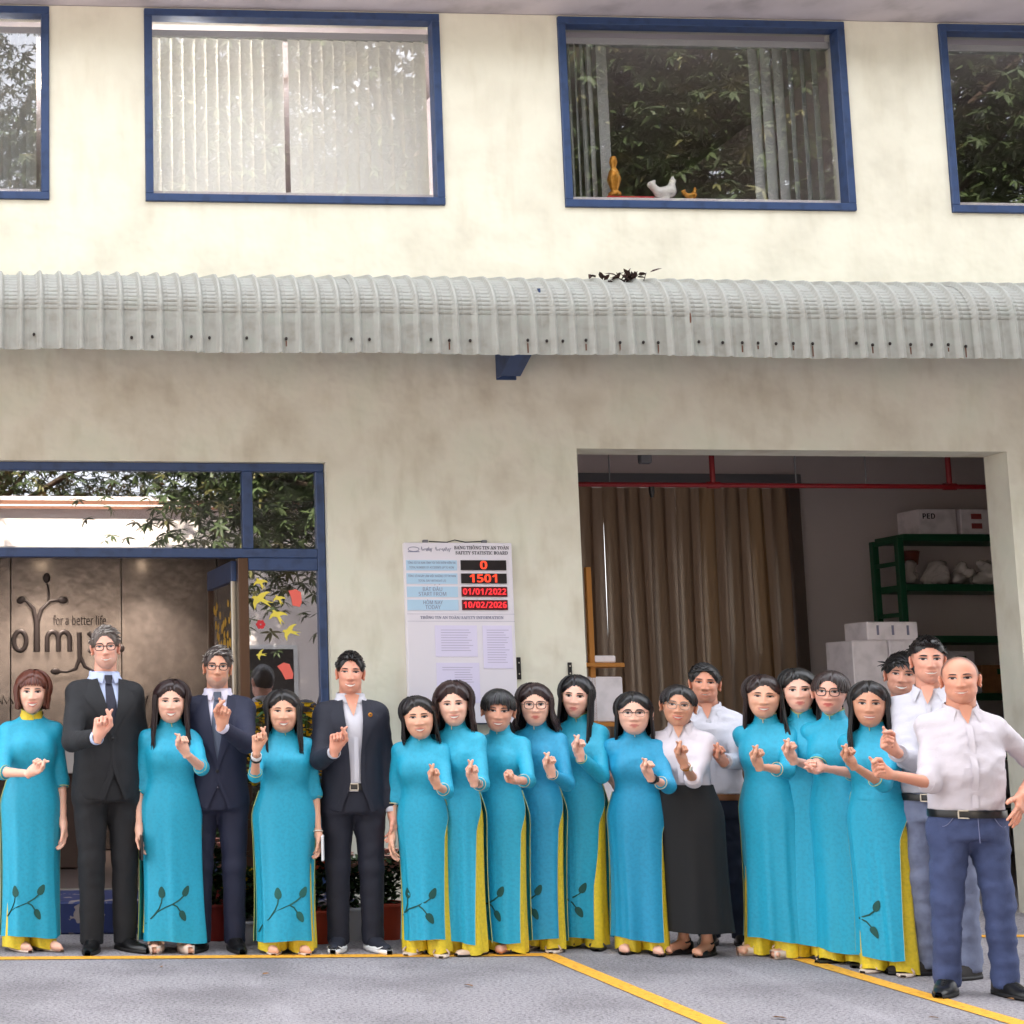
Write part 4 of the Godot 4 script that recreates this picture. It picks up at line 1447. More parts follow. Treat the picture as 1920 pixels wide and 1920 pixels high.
func add_head(mb: MB, at: Transform3D, q: Dictionary) -> void:
	var pts := PackedVector3Array()
	var cols := PackedColorArray()
	var skin: Color = lin(q.skin)
	var lip: Color = lin(q.lip)
	var lip_on: float = q.get("lip_on", 0.75)
	var beard: float = q.get("beard", 0.0)
	var shadow: Color = lin(q.get("beard_col", Color(0.45, 0.42, 0.40)))
	var stubble: float = q.get("stubble", 0.0)
	for d in head_dirs:
		var p := head_point(d, q)
		pts.append(at * p)
		var c := skin
		if p.z > 0.0:
			var yc: float = -0.066 + q.smile * 0.010 * pow(p.x / 0.029, 2.0)
			var mx: float = p.x / (0.0240 + 0.0075 * q.smile)
			var lm := clampf((1.0 - mx * mx) * 3.0, 0.0, 1.0)
			var dy: float = p.y / q.get("long", 1.0) - yc
			var hgt: float = (0.0078 + 0.0046 * q.teeth) * (1.0 - mx * mx)
			c = c.lerp(lip, lm * lip_on * smoothstep(hgt + 0.003, hgt - 0.0005, absf(dy)))
			c = c.lerp(lin(Color(0.72, 0.36, 0.30)), 0.10 * exp(-pow((absf(p.x) - 0.042) / 0.02, 2.0) - pow((p.y + 0.03) / 0.016, 2.0)))
			if beard > 0.0:
				var m := smoothstep(-0.050, -0.062, p.y + absf(p.x) * 0.0) * smoothstep(-0.01, 0.02, p.z) * (1.0 - lm * smoothstep(hgt + 0.004, hgt, absf(dy)))
				m = maxf(m, smoothstep(0.045, 0.055, absf(p.x)) * smoothstep(-0.005, -0.02, p.y))
				c = c.lerp(shadow, beard * m * (0.85 + 0.3 * fine_noise.get_noise_3d(p.x * 400, p.y * 400, p.z * 400)))
		if stubble > 0.0:
			var m2 := smoothstep(0.02, 0.05, p.y + (0.02 if p.z < 0.03 else -0.03) + (0.0 if p.z > 0 else 0.03))
			c = c.lerp(lin(Color(0.30, 0.25, 0.23)), stubble * m2 * smoothstep(0.055, 0.01, p.z))
		cols.append(c)
	mb.lattice(pts, ROWS, COLS, true, cols)
	# ears
	for s in [-1.0, 1.0]:
		mb.col = skin
		var e := Vector3(s * 0.0735 * q.get("wide", 1.0), -0.006, -0.010)
		mb.ball(at * e, Vector3(0.007, 0.030, 0.018), at.basis * Basis.from_euler(Vector3(0.15, s * 0.55, s * -0.12)), 9, 10)
		mb.ball(at * (e + Vector3(s * 0.003, -0.024, 0.004)), Vector3(0.006, 0.011, 0.010), at.basis, 6, 8)
	mb.col = Color.WHITE


func fan(mb: MB, mid: Vector3, ring: Array) -> void:
	var f := mb.v.size()
	var i0 := mb.ix.size()
	mb.put(mid)
	for p in ring:
		mb.put(p)
	for k in ring.size():
		mb.tri(f, f + 1 + k, f + 1 + (k + 1) % ring.size())
	mb.smooth(f, i0)


func face_parts(root: Node3D, at: Transform3D, shear: Transform3D, q: Dictionary) -> void:
	var op: float = q.get("eyes", 1.0)
	for s in [-1.0, 1.0]:
		var e := MB.new()
		e.x = shear
		var ring := []
		var top := []
		for k in 16:
			var a := TAU * k / 16.0
			var x: float = s * 0.0315 + cos(a) * 0.0178
			var y: float = 0.0045 + sin(a) * (0.0072 if sin(a) > 0 else 0.0054) * op + s * cos(a) * 0.0012
			ring.append(at * (face_at(x, y, q) + Vector3(0, 0, 0.0016)))
			if k <= 8:
				top.append(at * (face_at(x, y + 0.0006, q) + Vector3(0, 0, 0.0026)))
		e.col = lin(Color(0.80, 0.76, 0.74))
		fan(e, at * (face_at(s * 0.0315, 0.0045, q) + Vector3(0, 0, 0.0042)), ring)
		e.col = lin(q.get("iris", Color(0.13, 0.08, 0.06)))
		var ir := []
		for k in 12:
			var a := TAU * k / 12.0
			ir.append(at * (face_at(s * 0.0315 + q.get("gaze", 0.0) + cos(a) * 0.0080, 0.0050 + sin(a) * 0.0070 * minf(op, 0.95), q) + Vector3(0, 0, 0.0046)))
		fan(e, at * (face_at(s * 0.0315 + q.get("gaze", 0.0), 0.0048, q) + Vector3(0, 0, 0.0058)), ir)
		e.col = lin(q.get("lash", Color(0.10, 0.07, 0.06)))
		e.tube(top, [0.0010, 0.0019, 0.0022, 0.0022, 0.0022, 0.0022, 0.0022, 0.0019, 0.0010], 5)
		put("eye", e, M.face, root)
		var b := MB.new()
		b.x = shear
		b.col = lin(q.get("brow", Color(0.14, 0.10, 0.09)))
		var bp := []
		for k in 7:
			var t := k / 6.0
			bp.append(at * (face_at(s * lerpf(0.0135, 0.047, t), 0.0215 + 0.0045 * sin(t * 2.2) - 0.003 * t, q) + Vector3(0, 0, 0.0008)))
		var bw: float = q.get("brow_w", 1.0)
		b.tube(bp, [0.0022 * bw, 0.0032 * bw, 0.0035 * bw, 0.0033 * bw, 0.0028 * bw, 0.0020 * bw, 0.0008], 6)
		put("eyebrow", b, M.face, root)
	if q.get("teeth", 0.0) > 0.0:
		var tm := MB.new()
		tm.x = shear
		tm.col = lin(Color(0.90, 0.88, 0.84))
		var pts := PackedVector3Array()
		for r in 3:
			for k in 9:
				var mx := (k / 8.0 - 0.5) * 2.0
				var x := mx * 0.0265
				var yc: float = -0.066 + q.smile * 0.010 * pow(x / 0.029, 2.0)
				var y: float = (yc + 0.0032 * (1.0 - mx * mx) - r * 0.0050 * q.teeth * (1.0 - 0.8 * mx * mx)) * q.get("long", 1.0)
				pts.append(at * (face_at(x, y, q) + Vector3(0, 0, 0.0026)))
		tm.lattice(pts, 3, 9)
		put("teeth", tm, M.face, root)


func glasses(root: Node3D, at: Transform3D, shear: Transform3D, q: Dictionary, col: Color, w := 0.0245, h := 0.0195, thick := 0.0016, half := false) -> void:
	var g := MB.new()
	g.x = shear
	var ln := MB.new()
	ln.x = shear
	var zf := 0.0
	for e in [[0.010, 0.004], [0.014, -0.008], [0.02, 0.020], [0.032, 0.022], [0.042, 0.018], [0.030, -0.017], [0.042, -0.012]]:
		zf = maxf(zf, face_at(e[0], e[1], q).z + (0.004 if e[0] > 0.012 else 0.0))
	zf += 0.003
	for s in [-1.0, 1.0]:
		var ring := []
		for k in 25:
			var a := TAU * k / 24.0
			var c := cos(a)
			var d := sin(a)
			var e := 0.72
			ring.append(at * Vector3(s * 0.0325 + signf(c) * pow(absf(c), e) * w, 0.002 + signf(d) * pow(absf(d), e) * h, zf - 0.004 * absf(c) * (1.0 if c * s > 0 else 0.0)))
		fan(ln, at * Vector3(s * 0.0325, 0.002, zf), ring.slice(0, 24))
		if half:
			g.tube(ring.slice(0, 13), [thick], 6)
			g.tube(ring.slice(12, 25), [0.0006], 5)
		else:
			g.tube(ring, [thick], 6)
		g.tube([at * Vector3(s * (0.0325 + w), 0.006, zf - 0.004), at * Vector3(s * 0.073, 0.006, zf - 0.025), at * Vector3(s * 0.076, 0.004, -0.01)], [thick * 0.9], 5)
	g.tube([at * Vector3(-0.009, 0.005, zf), at * Vector3(0, 0.0075, zf + 0.001), at * Vector3(0.009, 0.005, zf)], [thick], 5)
	var o := put("glasses", g, plain(col, 0.3), root)
	put("lens", ln, M.lens, o)


# ---------------------------------------------------------------- hair
func cap_hair(mb: MB, at: Transform3D, q: Dictionary, thick: float, front: float, temple: float, nape: float, part := 0.0, streak := 0.5) -> void:
	# a shell over the skull down to the hairline: front (above the forehead), temple, nape: heights of the hairline
	var f := mb.v.size()
	var i0 := mb.ix.size()
	var mask := PackedFloat32Array()
	var base: Color = lin(q.hair)
	for k in head_dirs.size():
		var d := head_dirs[k]
		var p := head_point(d, q)
		var az := absf(atan2(p.x, p.z))
		var line := lerpf(front, temple, smoothstep(0.12, 1.12, az))
		line = lerpf(line, nape, smoothstep(1.75, 2.1, az))
		if az > 1.2 and az < 1.75:
			line = maxf(line, temple)
		line += 0.004 * fine_noise.get_noise_1d(az * 40.0 * signf(p.x))
		var m := smoothstep(line - 0.004, line + 0.022, p.y)
		mask.append(p.y - line)
		var dent := part * 0.006 * exp(-pow((p.x - q.get("part_x", 0.012)) / 0.005, 2.0)) * smoothstep(0.05, 0.08, p.y)
		var str := 0.0016 * fine_noise.get_noise_2d(atan2(p.x, p.z) * 26.0, p.y * 9.0)
		mb.v.append(at * (p + d * (0.0015 + thick * m * (0.75 + 0.25 * clampf(p.y / 0.09, 0.0, 1.0)) - dent + str * m)))
		mb.n.append(Vector3.UP)
		var w := 1.0 + streak * fine_noise.get_noise_2d(atan2(p.x, p.z) * 34.0, p.y * 5.0)
		mb.c.append(Color(base.r * w, base.g * w, base.b * w))
	for r in ROWS - 1:
		for c in COLS:
			var a := r * COLS + c
			var b := r * COLS + (c + 1) % COLS
			if mask[a] > 0.0 or mask[b] > 0.0 or mask[a + COLS] > 0.0:
				if mask[a] > -0.012 and mask[b] > -0.012 and mask[a + COLS] > -0.012:
					mb.tri(f + a, f + b, f + a + COLS)
				if mask[b + COLS] > -0.012 and mask[b] > -0.012 and mask[a + COLS] > -0.012:
					mb.tri(f + b, f + b + COLS, f + a + COLS)
	mb.smooth(f, i0)


func lock(mb: MB, at: Transform3D, q: Dictionary, az: float, off: float, th0: float, th1: float, drop: float, out: Vector3, wave: float, w: float, part_x := 0.0, tip := 0.25) -> void:
	# one lock: over the skull at azimuth az from polar angle th0 to th1, then hanging by drop with a drift of out
	var pts := []
	var rad := []
	var base: Color = lin(q.hair)
	var sh := rng.randf_range(0.65, 1.35)
	mb.col = Color(base.r * sh, base.g * sh, base.b * sh)
	var n1 := 6
	var last := Vector3.ZERO
	for k in n1 + 1:
		var th := lerpf(th0, th1, float(k) / n1)
		var d := Vector3(sin(th) * sin(az), cos(th), sin(th) * cos(az))
		var p := head_point(d, q) + d * off
		p.x += part_x * (1.0 - float(k) / n1)
		pts.append(at * p)
		rad.append(w * (0.6 + 0.4 * float(k) / n1))
		last = p
	var n2 := 0 if drop <= 0.0 else int(clampf(drop / 0.03, 3, 11))
	var ph := rng.randf() * TAU
	for k in n2:
		var t := (k + 1.0) / n2
		var e := t * t * (3.0 - 2.0 * t)
		var p := last + Vector3(out.x * e, -drop * t + out.y * t, out.z * e)
		p += Vector3(sin(ph + t * 7.0), 0, cos(ph + t * 6.0)) * wave * t
		pts.append(at * p)
		rad.append(w * lerpf(1.0, tip, t * t * t))
	if n2 == 0:
		rad[rad.size() - 1] = w * tip
	mb.tube(pts, rad, 5, 0.55, at.basis * Vector3(sin(az), 0, cos(az)))
	mb.col = Color.WHITE


func long_hair(mb: MB, at: Transform3D, q: Dictionary, h: Dictionary) -> void:
	# h: len below the ears, open (azimuth where the side hair starts), thick, wave, bangs, front_z / back_z drift, side (-1, 1 or 0: which side falls in front)
	cap_hair(mb, at, q, h.get("thick", 0.013), h.get("hairline", 0.066), 0.02, -0.09, 1.0 if h.get("parted", true) else 0.0)
	var n: int = h.get("n", 84)
	var px: float = q.get("part_x", 0.012)
	for k in n:
		var s := -1.0 if k % 2 else 1.0
		var t := (k + rng.randf() * 0.9) / n
		var az: float = lerpf(h.open, PI, t)
		var layer := rng.randf()
		var off: float = h.get("thick", 0.013) * lerpf(0.3, 1.25, layer)
		var front := smoothstep(1.75, 1.35, az)
		var zf: float = lerpf(h.get("back_z", -0.03), h.get("front_z", 0.02) if s != h.get("behind", 0.0) else -0.05, front)
		var ln: float = h.len * (rng.randf_range(0.88, 1.05)) * lerpf(h.get("back_len", 1.0), 1.0, front)
		lock(mb, at, q, s * az, off, 0.16, lerpf(1.62, 1.75, layer), ln, Vector3(s * h.get("flare", 0.0) * rng.randf_range(0.6, 1.2), 0, zf), h.get("wave", 0.004), rng.randf_range(0.0045, 0.0080), px if az < 1.9 else px * 0.4, h.get("tip", 0.3))
	# hair swept from the parting past the temples
	for k in 44:
		var s := -1.0 if k % 2 else 1.0
		var az: float = lerpf(h.open - 0.32, h.open + 0.1, rng.randf())
		if h.get("swept", true):
			lock(mb, at, q, s * az, h.get("thick", 0.013) * 0.7, 0.10, lerpf(0.55, 1.25, smoothstep(0.35, 1.1, az)), 0.0, Vector3.ZERO, 0.0, 0.0055, px, 0.4)
	if h.get("bangs", 0) > 0:
		for k in h.bangs:
			var az := lerpf(-0.85, 0.85, (k + rng.randf()) / h.bangs)
			lock(mb, at, q, az, 0.008 + 0.004 * rng.randf(), 0.15, h.get("bang_to", 1.16) + 0.10 * absf(az) + rng.randf_range(-0.05, 0.04), 0.0, Vector3.ZERO, 0.0, 0.0075, 0.0, 0.25)


func short_hair(mb: MB, at: Transform3D, q: Dictionary, h: Dictionary) -> void:
	cap_hair(mb, at, q, h.get("thick", 0.008), h.get("hairline", 0.070), h.get("temple", 0.004), h.get("nape", -0.06), 0.0, 0.6)
	var sweep: float = h.get("sweep", 0.5)
	for k in h.get("n", 220):
		var az := rng.randf_range(-PI, PI)
		var th := rng.randf_range(0.05, 1.15)
		if absf(az) < 0.9:
			th = minf(th, h.get("front_th", 0.78))
		elif absf(az) > 1.9:
			th = rng.randf_range(0.1, 1.7)
		var d := Vector3(sin(th) * sin(az), cos(th), sin(th) * cos(az))
		var p: Vector3 = head_point(d, q) + d * h.get("thick", 0.008) * 0.7
		var dir := (Vector3(h.get("side", 0.0), 0.25, sweep) * (1.0 if th < 0.9 else 0.3) + Vector3(0, -0.8, 0) * smoothstep(0.7, 1.2, th))
		dir = (dir - d * dir.dot(d) + d * h.get("lift", 0.35)).normalized()
		var l: float = h.get("len", 0.022) * rng.randf_range(0.6, 1.2) * lerpf(1.0, 0.5, smoothstep(0.8, 1.3, th))
		var sh := rng.randf_range(0.7, 1.3)
		var c: Color = lin(q.hair)
		if rng.randf() < h.get("grey", 0.0):
			c = lin(Color(0.62, 0.60, 0.58))
		mb.col = Color(c.r * sh, c.g * sh, c.b * sh)
		mb.tube([at * p, at * (p + dir * l * 0.5 + d * 0.002), at * (p + dir * l - d * 0.003)], [0.0055, 0.0045, 0.0012], 5, 0.6, at.basis * d)
	mb.col = Color.WHITE


# ---------------------------------------------------------------- hands (wrist at the origin, fingers along +y, palm towards +z, thumb on +x)
func make_hand(pose: String) -> MB:
	var f := Field.new(Vector3(-0.075, -0.03, -0.04), Vector3(0.095, 0.21, 0.085), 0.0048)
	var xs := [0.028, 0.0095, -0.009, -0.026]
	for i in 4:
		f.cap(Vector3(xs[i] * 0.62, 0.008, 0), Vector3(xs[i], 0.082 - 0.004 * absf(i - 1.0), -0.002), 0.0135, 0.0125, 0.016)
	f.cap(Vector3(0.0, -0.03, 0), Vector3(0, 0.012, 0), 0.024, 0.024, 0.02)
	f.cap(Vector3(0.014, 0.018, 0.008), Vector3(0.034, 0.045, 0.014), 0.015, 0.014, 0.02)
	var fingers := []
	var thumb := []
	if pose.begins_with("heart"):
		fingers = [
			[Vector3(0.027, 0.086, 0.002), Vector3(0.021, 0.111, 0.027), Vector3(0.025, 0.128, 0.037), Vector3(0.036, 0.142, 0.041)],
			[Vector3(0.0095, 0.086, 0), Vector3(0.0095, 0.102, 0.036), Vector3(0.010, 0.080, 0.048), Vector3(0.011, 0.062, 0.034)],
			[Vector3(-0.009, 0.083, 0), Vector3(-0.009, 0.098, 0.034), Vector3(-0.008, 0.076, 0.047), Vector3(-0.006, 0.058, 0.034)],
			[Vector3(-0.026, 0.076, 0), Vector3(-0.026, 0.088, 0.028), Vector3(-0.024, 0.069, 0.040), Vector3(-0.020, 0.054, 0.030)]]
		thumb = [Vector3(0.034, 0.042, 0.014), Vector3(0.045, 0.071, 0.034), Vector3(0.033, 0.104, 0.047), Vector3(0.008, 0.134, 0.044)]
	elif pose == "relaxed":
		fingers = [
			[Vector3(0.028, 0.086, 0), Vector3(0.031, 0.122, 0.012), Vector3(0.030, 0.142, 0.026), Vector3(0.029, 0.156, 0.042)],
			[Vector3(0.0095, 0.088, 0), Vector3(0.010, 0.128, 0.014), Vector3(0.009, 0.148, 0.032), Vector3(0.008, 0.160, 0.052)],
			[Vector3(-0.009, 0.085, 0), Vector3(-0.010, 0.122, 0.016), Vector3(-0.010, 0.140, 0.034), Vector3(-0.009, 0.150, 0.053)],
			[Vector3(-0.026, 0.078, 0), Vector3(-0.029, 0.106, 0.014), Vector3(-0.029, 0.120, 0.028), Vector3(-0.028, 0.129, 0.043)]]
		thumb = [Vector3(0.034, 0.042, 0.014), Vector3(0.044, 0.068, 0.026), Vector3(0.044, 0.092, 0.032), Vector3(0.041, 0.112, 0.040)]
	else:
		fingers = [
			[Vector3(0.028, 0.086, 0), Vector3(0.042, 0.126, 0.004), Vector3(0.048, 0.150, 0.010), Vector3(0.052, 0.170, 0.018)],
			[Vector3(0.0095, 0.088, 0), Vector3(0.014, 0.132, 0.004), Vector3(0.015, 0.158, 0.010), Vector3(0.016, 0.180, 0.018)],
			[Vector3(-0.009, 0.085, 0), Vector3(-0.015, 0.126, 0.004), Vector3(-0.019, 0.150, 0.010), Vector3(-0.022, 0.170, 0.018)],
			[Vector3(-0.026, 0.078, 0), Vector3(-0.040, 0.106, 0.004), Vector3(-0.046, 0.124, 0.010), Vector3(-0.051, 0.139, 0.017)]]
		thumb = [Vector3(0.034, 0.042, 0.014), Vector3(0.060, 0.062, 0.018), Vector3(0.076, 0.080, 0.020), Vector3(0.086, 0.096, 0.022)]
	if pose == "heart_loose":
		# knuckles less tightly closed, thumb lower
		for i in range(1, 4):
			fingers[i][2] += Vector3(0.001, 0.010 - 0.004 * i, 0.010)
			fingers[i][3] += Vector3(0.002, 0.006, 0.014)
		thumb[2] += Vector3(0.004, -0.006, 0.002)
		thumb[3] += Vector3(0.006, -0.008, 0.0)
	elif pose == "heart_high":
		# index and thumb reach further up, little finger drawn in
		fingers[0][3] += Vector3(-0.004, 0.006, 0.0)
		thumb[3] += Vector3(-0.002, 0.006, -0.002)
		fingers[3][1] += Vector3(0.002, -0.006, -0.004)
		fingers[3][2] += Vector3(0.004, -0.006, -0.006)
	var r := [0.0092, 0.0094, 0.0090, 0.0080]
	for i in 4:
		for j in 3:
			f.cap(fingers[i][j], fingers[i][j + 1], r[i] * (1.0 - 0.09 * j), r[i] * (1.0 - 0.09 * (j + 1)), 0.005)
	for j in 3:
		f.cap(thumb[j], thumb[j + 1], [0.0135, 0.0115, 0.0105][j], [0.0115, 0.0105, 0.0085][j], 0.006)
	var mb := MB.new()
	f.emit(mb)
	return mb


# ---------------------------------------------------------------- bodies
const WOMAN := [[0.0, 0.168, 0.130, 0.0], [0.05, 0.168, 0.130, 0.0], [0.16, 0.163, 0.124, 0.0], [0.30, 0.163, 0.118, -0.004], [0.44, 0.170, 0.116, -0.006], [0.52, 0.174, 0.114, -0.006], [0.565, 0.158, 0.106, -0.002], [0.625, 0.131, 0.094, 0.004], [0.68, 0.135, 0.098, 0.008], [0.725, 0.146, 0.106, 0.008], [0.765, 0.150, 0.094, 0.0], [0.79, 0.140, 0.080, -0.008], [0.812, 0.108, 0.069, -0.013], [0.832, 0.070, 0.060, -0.011], [0.855, 0.056, 0.054, -0.005], [0.90, 0.053, 0.052, 0.0]]
const MAN := [[0.0, 0.160, 0.12, 0.0], [0.44, 0.166, 0.122, -0.004], [0.50, 0.167, 0.124, -0.004], [0.56, 0.156, 0.118, 0.0], [0.62, 0.150, 0.110, 0.004], [0.68, 0.156, 0.112, 0.006], [0.73, 0.164, 0.116, 0.006], [0.77, 0.166, 0.108, 0.0], [0.798, 0.150, 0.090, -0.008], [0.820, 0.112, 0.077, -0.013], [0.842, 0.076, 0.068, -0.010], [0.865, 0.064, 0.062, -0.004], [0.90, 0.060, 0.060, 0.0]]


func curve(tab: Array, y: float) -> Vector3:
	var k := 0
	while k < tab.size() - 2 and y > tab[k + 1][0]:
		k += 1
	var a: Array = tab[maxi(k - 1, 0)]
	var b: Array = tab[k]
	var c: Array = tab[k + 1]
	var d: Array = tab[mini(k + 2, tab.size() - 1)]
	var t := clampf((y - b[0]) / (c[0] - b[0]), 0.0, 1.0)
	var o := Vector3.ZERO
	for i in 3:
		var m0: float = (c[i + 1] - a[i + 1]) / maxf(c[0] - a[0], 1e-5) * (c[0] - b[0])
		var m1: float = (d[i + 1] - b[i + 1]) / maxf(d[0] - b[0], 1e-5) * (c[0] - b[0])
		var t2 := t * t
		var t3 := t2 * t
		o[i] = (2 * t3 - 3 * t2 + 1) * b[i + 1] + (t3 - 2 * t2 + t) * m0 + (-2 * t3 + 3 * t2) * c[i + 1] + (t3 - t2) * m1
	return o


func bend(s: Vector3, w: Vector3, l1: float, l2: float, pole: Vector3) -> Array:
	# elbow of a two bone arm from s to w; returns [elbow, wrist]
	var d := w - s
	var l := clampf(d.length(), absf(l1 - l2) + 0.02, l1 + l2 - 0.004)
	d = d.normalized()
	w = s + d * l
	var x := (l * l + l1 * l1 - l2 * l2) / (2.0 * l)
	var r := sqrt(maxf(l1 * l1 - x * x, 0.0))
	var p := (pole - d * pole.dot(d)).normalized()
	return [s + d * x + p * r, w]


func hand_frame(at: Vector3, dir: Vector3, palm: Vector3, right: bool, s: float) -> Transform3D:
	var y := dir.normalized()
	var z := (palm - y * palm.dot(y)).normalized()
	var x := y.cross(z) * (1.0 if right else -1.0)
	return Transform3D(Basis(x * s, y * s, z * s), at)


func ring_band(mb: MB, p: Vector3, axis: Vector3, r: float, w: float, thick := 0.003) -> void:
	# a cuff or bracelet round a limb
	var a := axis.normalized()
	var u := a.cross(Vector3.RIGHT if absf(a.x) < 0.8 else Vector3.UP).normalized()
	var b := Basis(u, a, u.cross(a))
	mb.lathe(p, [Vector2(r, -w / 2), Vector2(r + thick, -w / 2), Vector2(r + thick * 1.2, 0), Vector2(r + thick, w / 2), Vector2(r, w / 2)], 16, b)


func shoe(mb: MB, sole: MB, m: Vector3, turn: float, l: float, w: float, hgt: float, toe := 0.5, sole_h := 0.018, open := 0.0) -> void:
	# upper and sole swept along the foot from heel to toe
	var b := Basis(Vector3.UP, turn)
	var n := 12
	var pts := PackedVector3Array()
	var sp := PackedVector3Array()
	for k in n + 1:
		var t := float(k) / n
		var z := (t - 0.30) * l
		var ww := w * 0.5 * (0.72 + 0.28 * sin(clampf(t * 1.35 - 0.15, 0, 1) * PI)) * sqrt(clampf(1.0 - pow(maxf(t - 0.70, 0) / 0.30, 2.4) * (1.0 - toe * 0.25), 0.02, 1)) * sqrt(clampf(1.0 - pow(maxf(0.12 - t, 0) / 0.12, 2.0) * 0.8, 0.05, 1))
		var hh: float = lerpf(hgt, hgt * 0.42, smoothstep(0.25, 0.72, t)) * sqrt(clampf(1.0 - pow(maxf(t - 0.80, 0) / 0.20, 2.0) * 0.85, 0.05, 1))
		if t < 0.06:
			hh *= 0.85
		hh *= 1.0 - open * smoothstep(0.1, 0.2, t) * smoothstep(0.62, 0.5, t)
		for q in 14:
			var a := TAU * q / 14.0
			var c := cos(a)
			var d := maxf(sin(a), -0.02)
			pts.append(m + b * Vector3(signf(c) * pow(absf(c), 0.75) * ww, sole_h + pow(d, 0.8) * hh if d > 0 else sole_h, z))
		for e in [[1.05, 0.0], [1.09, sole_h * 0.5], [1.05, sole_h], [-1.05, sole_h], [-1.09, sole_h * 0.5], [-1.05, 0.0]]:
			sp.append(m + b * Vector3(e[0] * ww, e[1] + 0.001, z * 1.03))
	mb.lattice(pts, n + 1, 14, true)
	sole.lattice(sp, n + 1, 6, true)


func cloth(mat: String) -> Material:
	return M[mat]


# ---------------------------------------------------------------- one person
class Fig:
	var root: Node3D
	var shear := Transform3D()
	var h := 1.6
	var s := 1.0
	var man := false
	var q := {}
	var tab := []
	var wide := 1.0
	var sh := []          # shoulders [-x, +x]
	var el := []
	var wr := []
	var hand_dir := []
	var head := Transform3D()
	var inv := Basis()


func prof(f: Fig, y: float) -> Vector3:
	var c := curve(f.tab, y / f.h)
	var k := f.s * f.wide
	return Vector3(c.x * k, c.y * k, c.z * f.s)


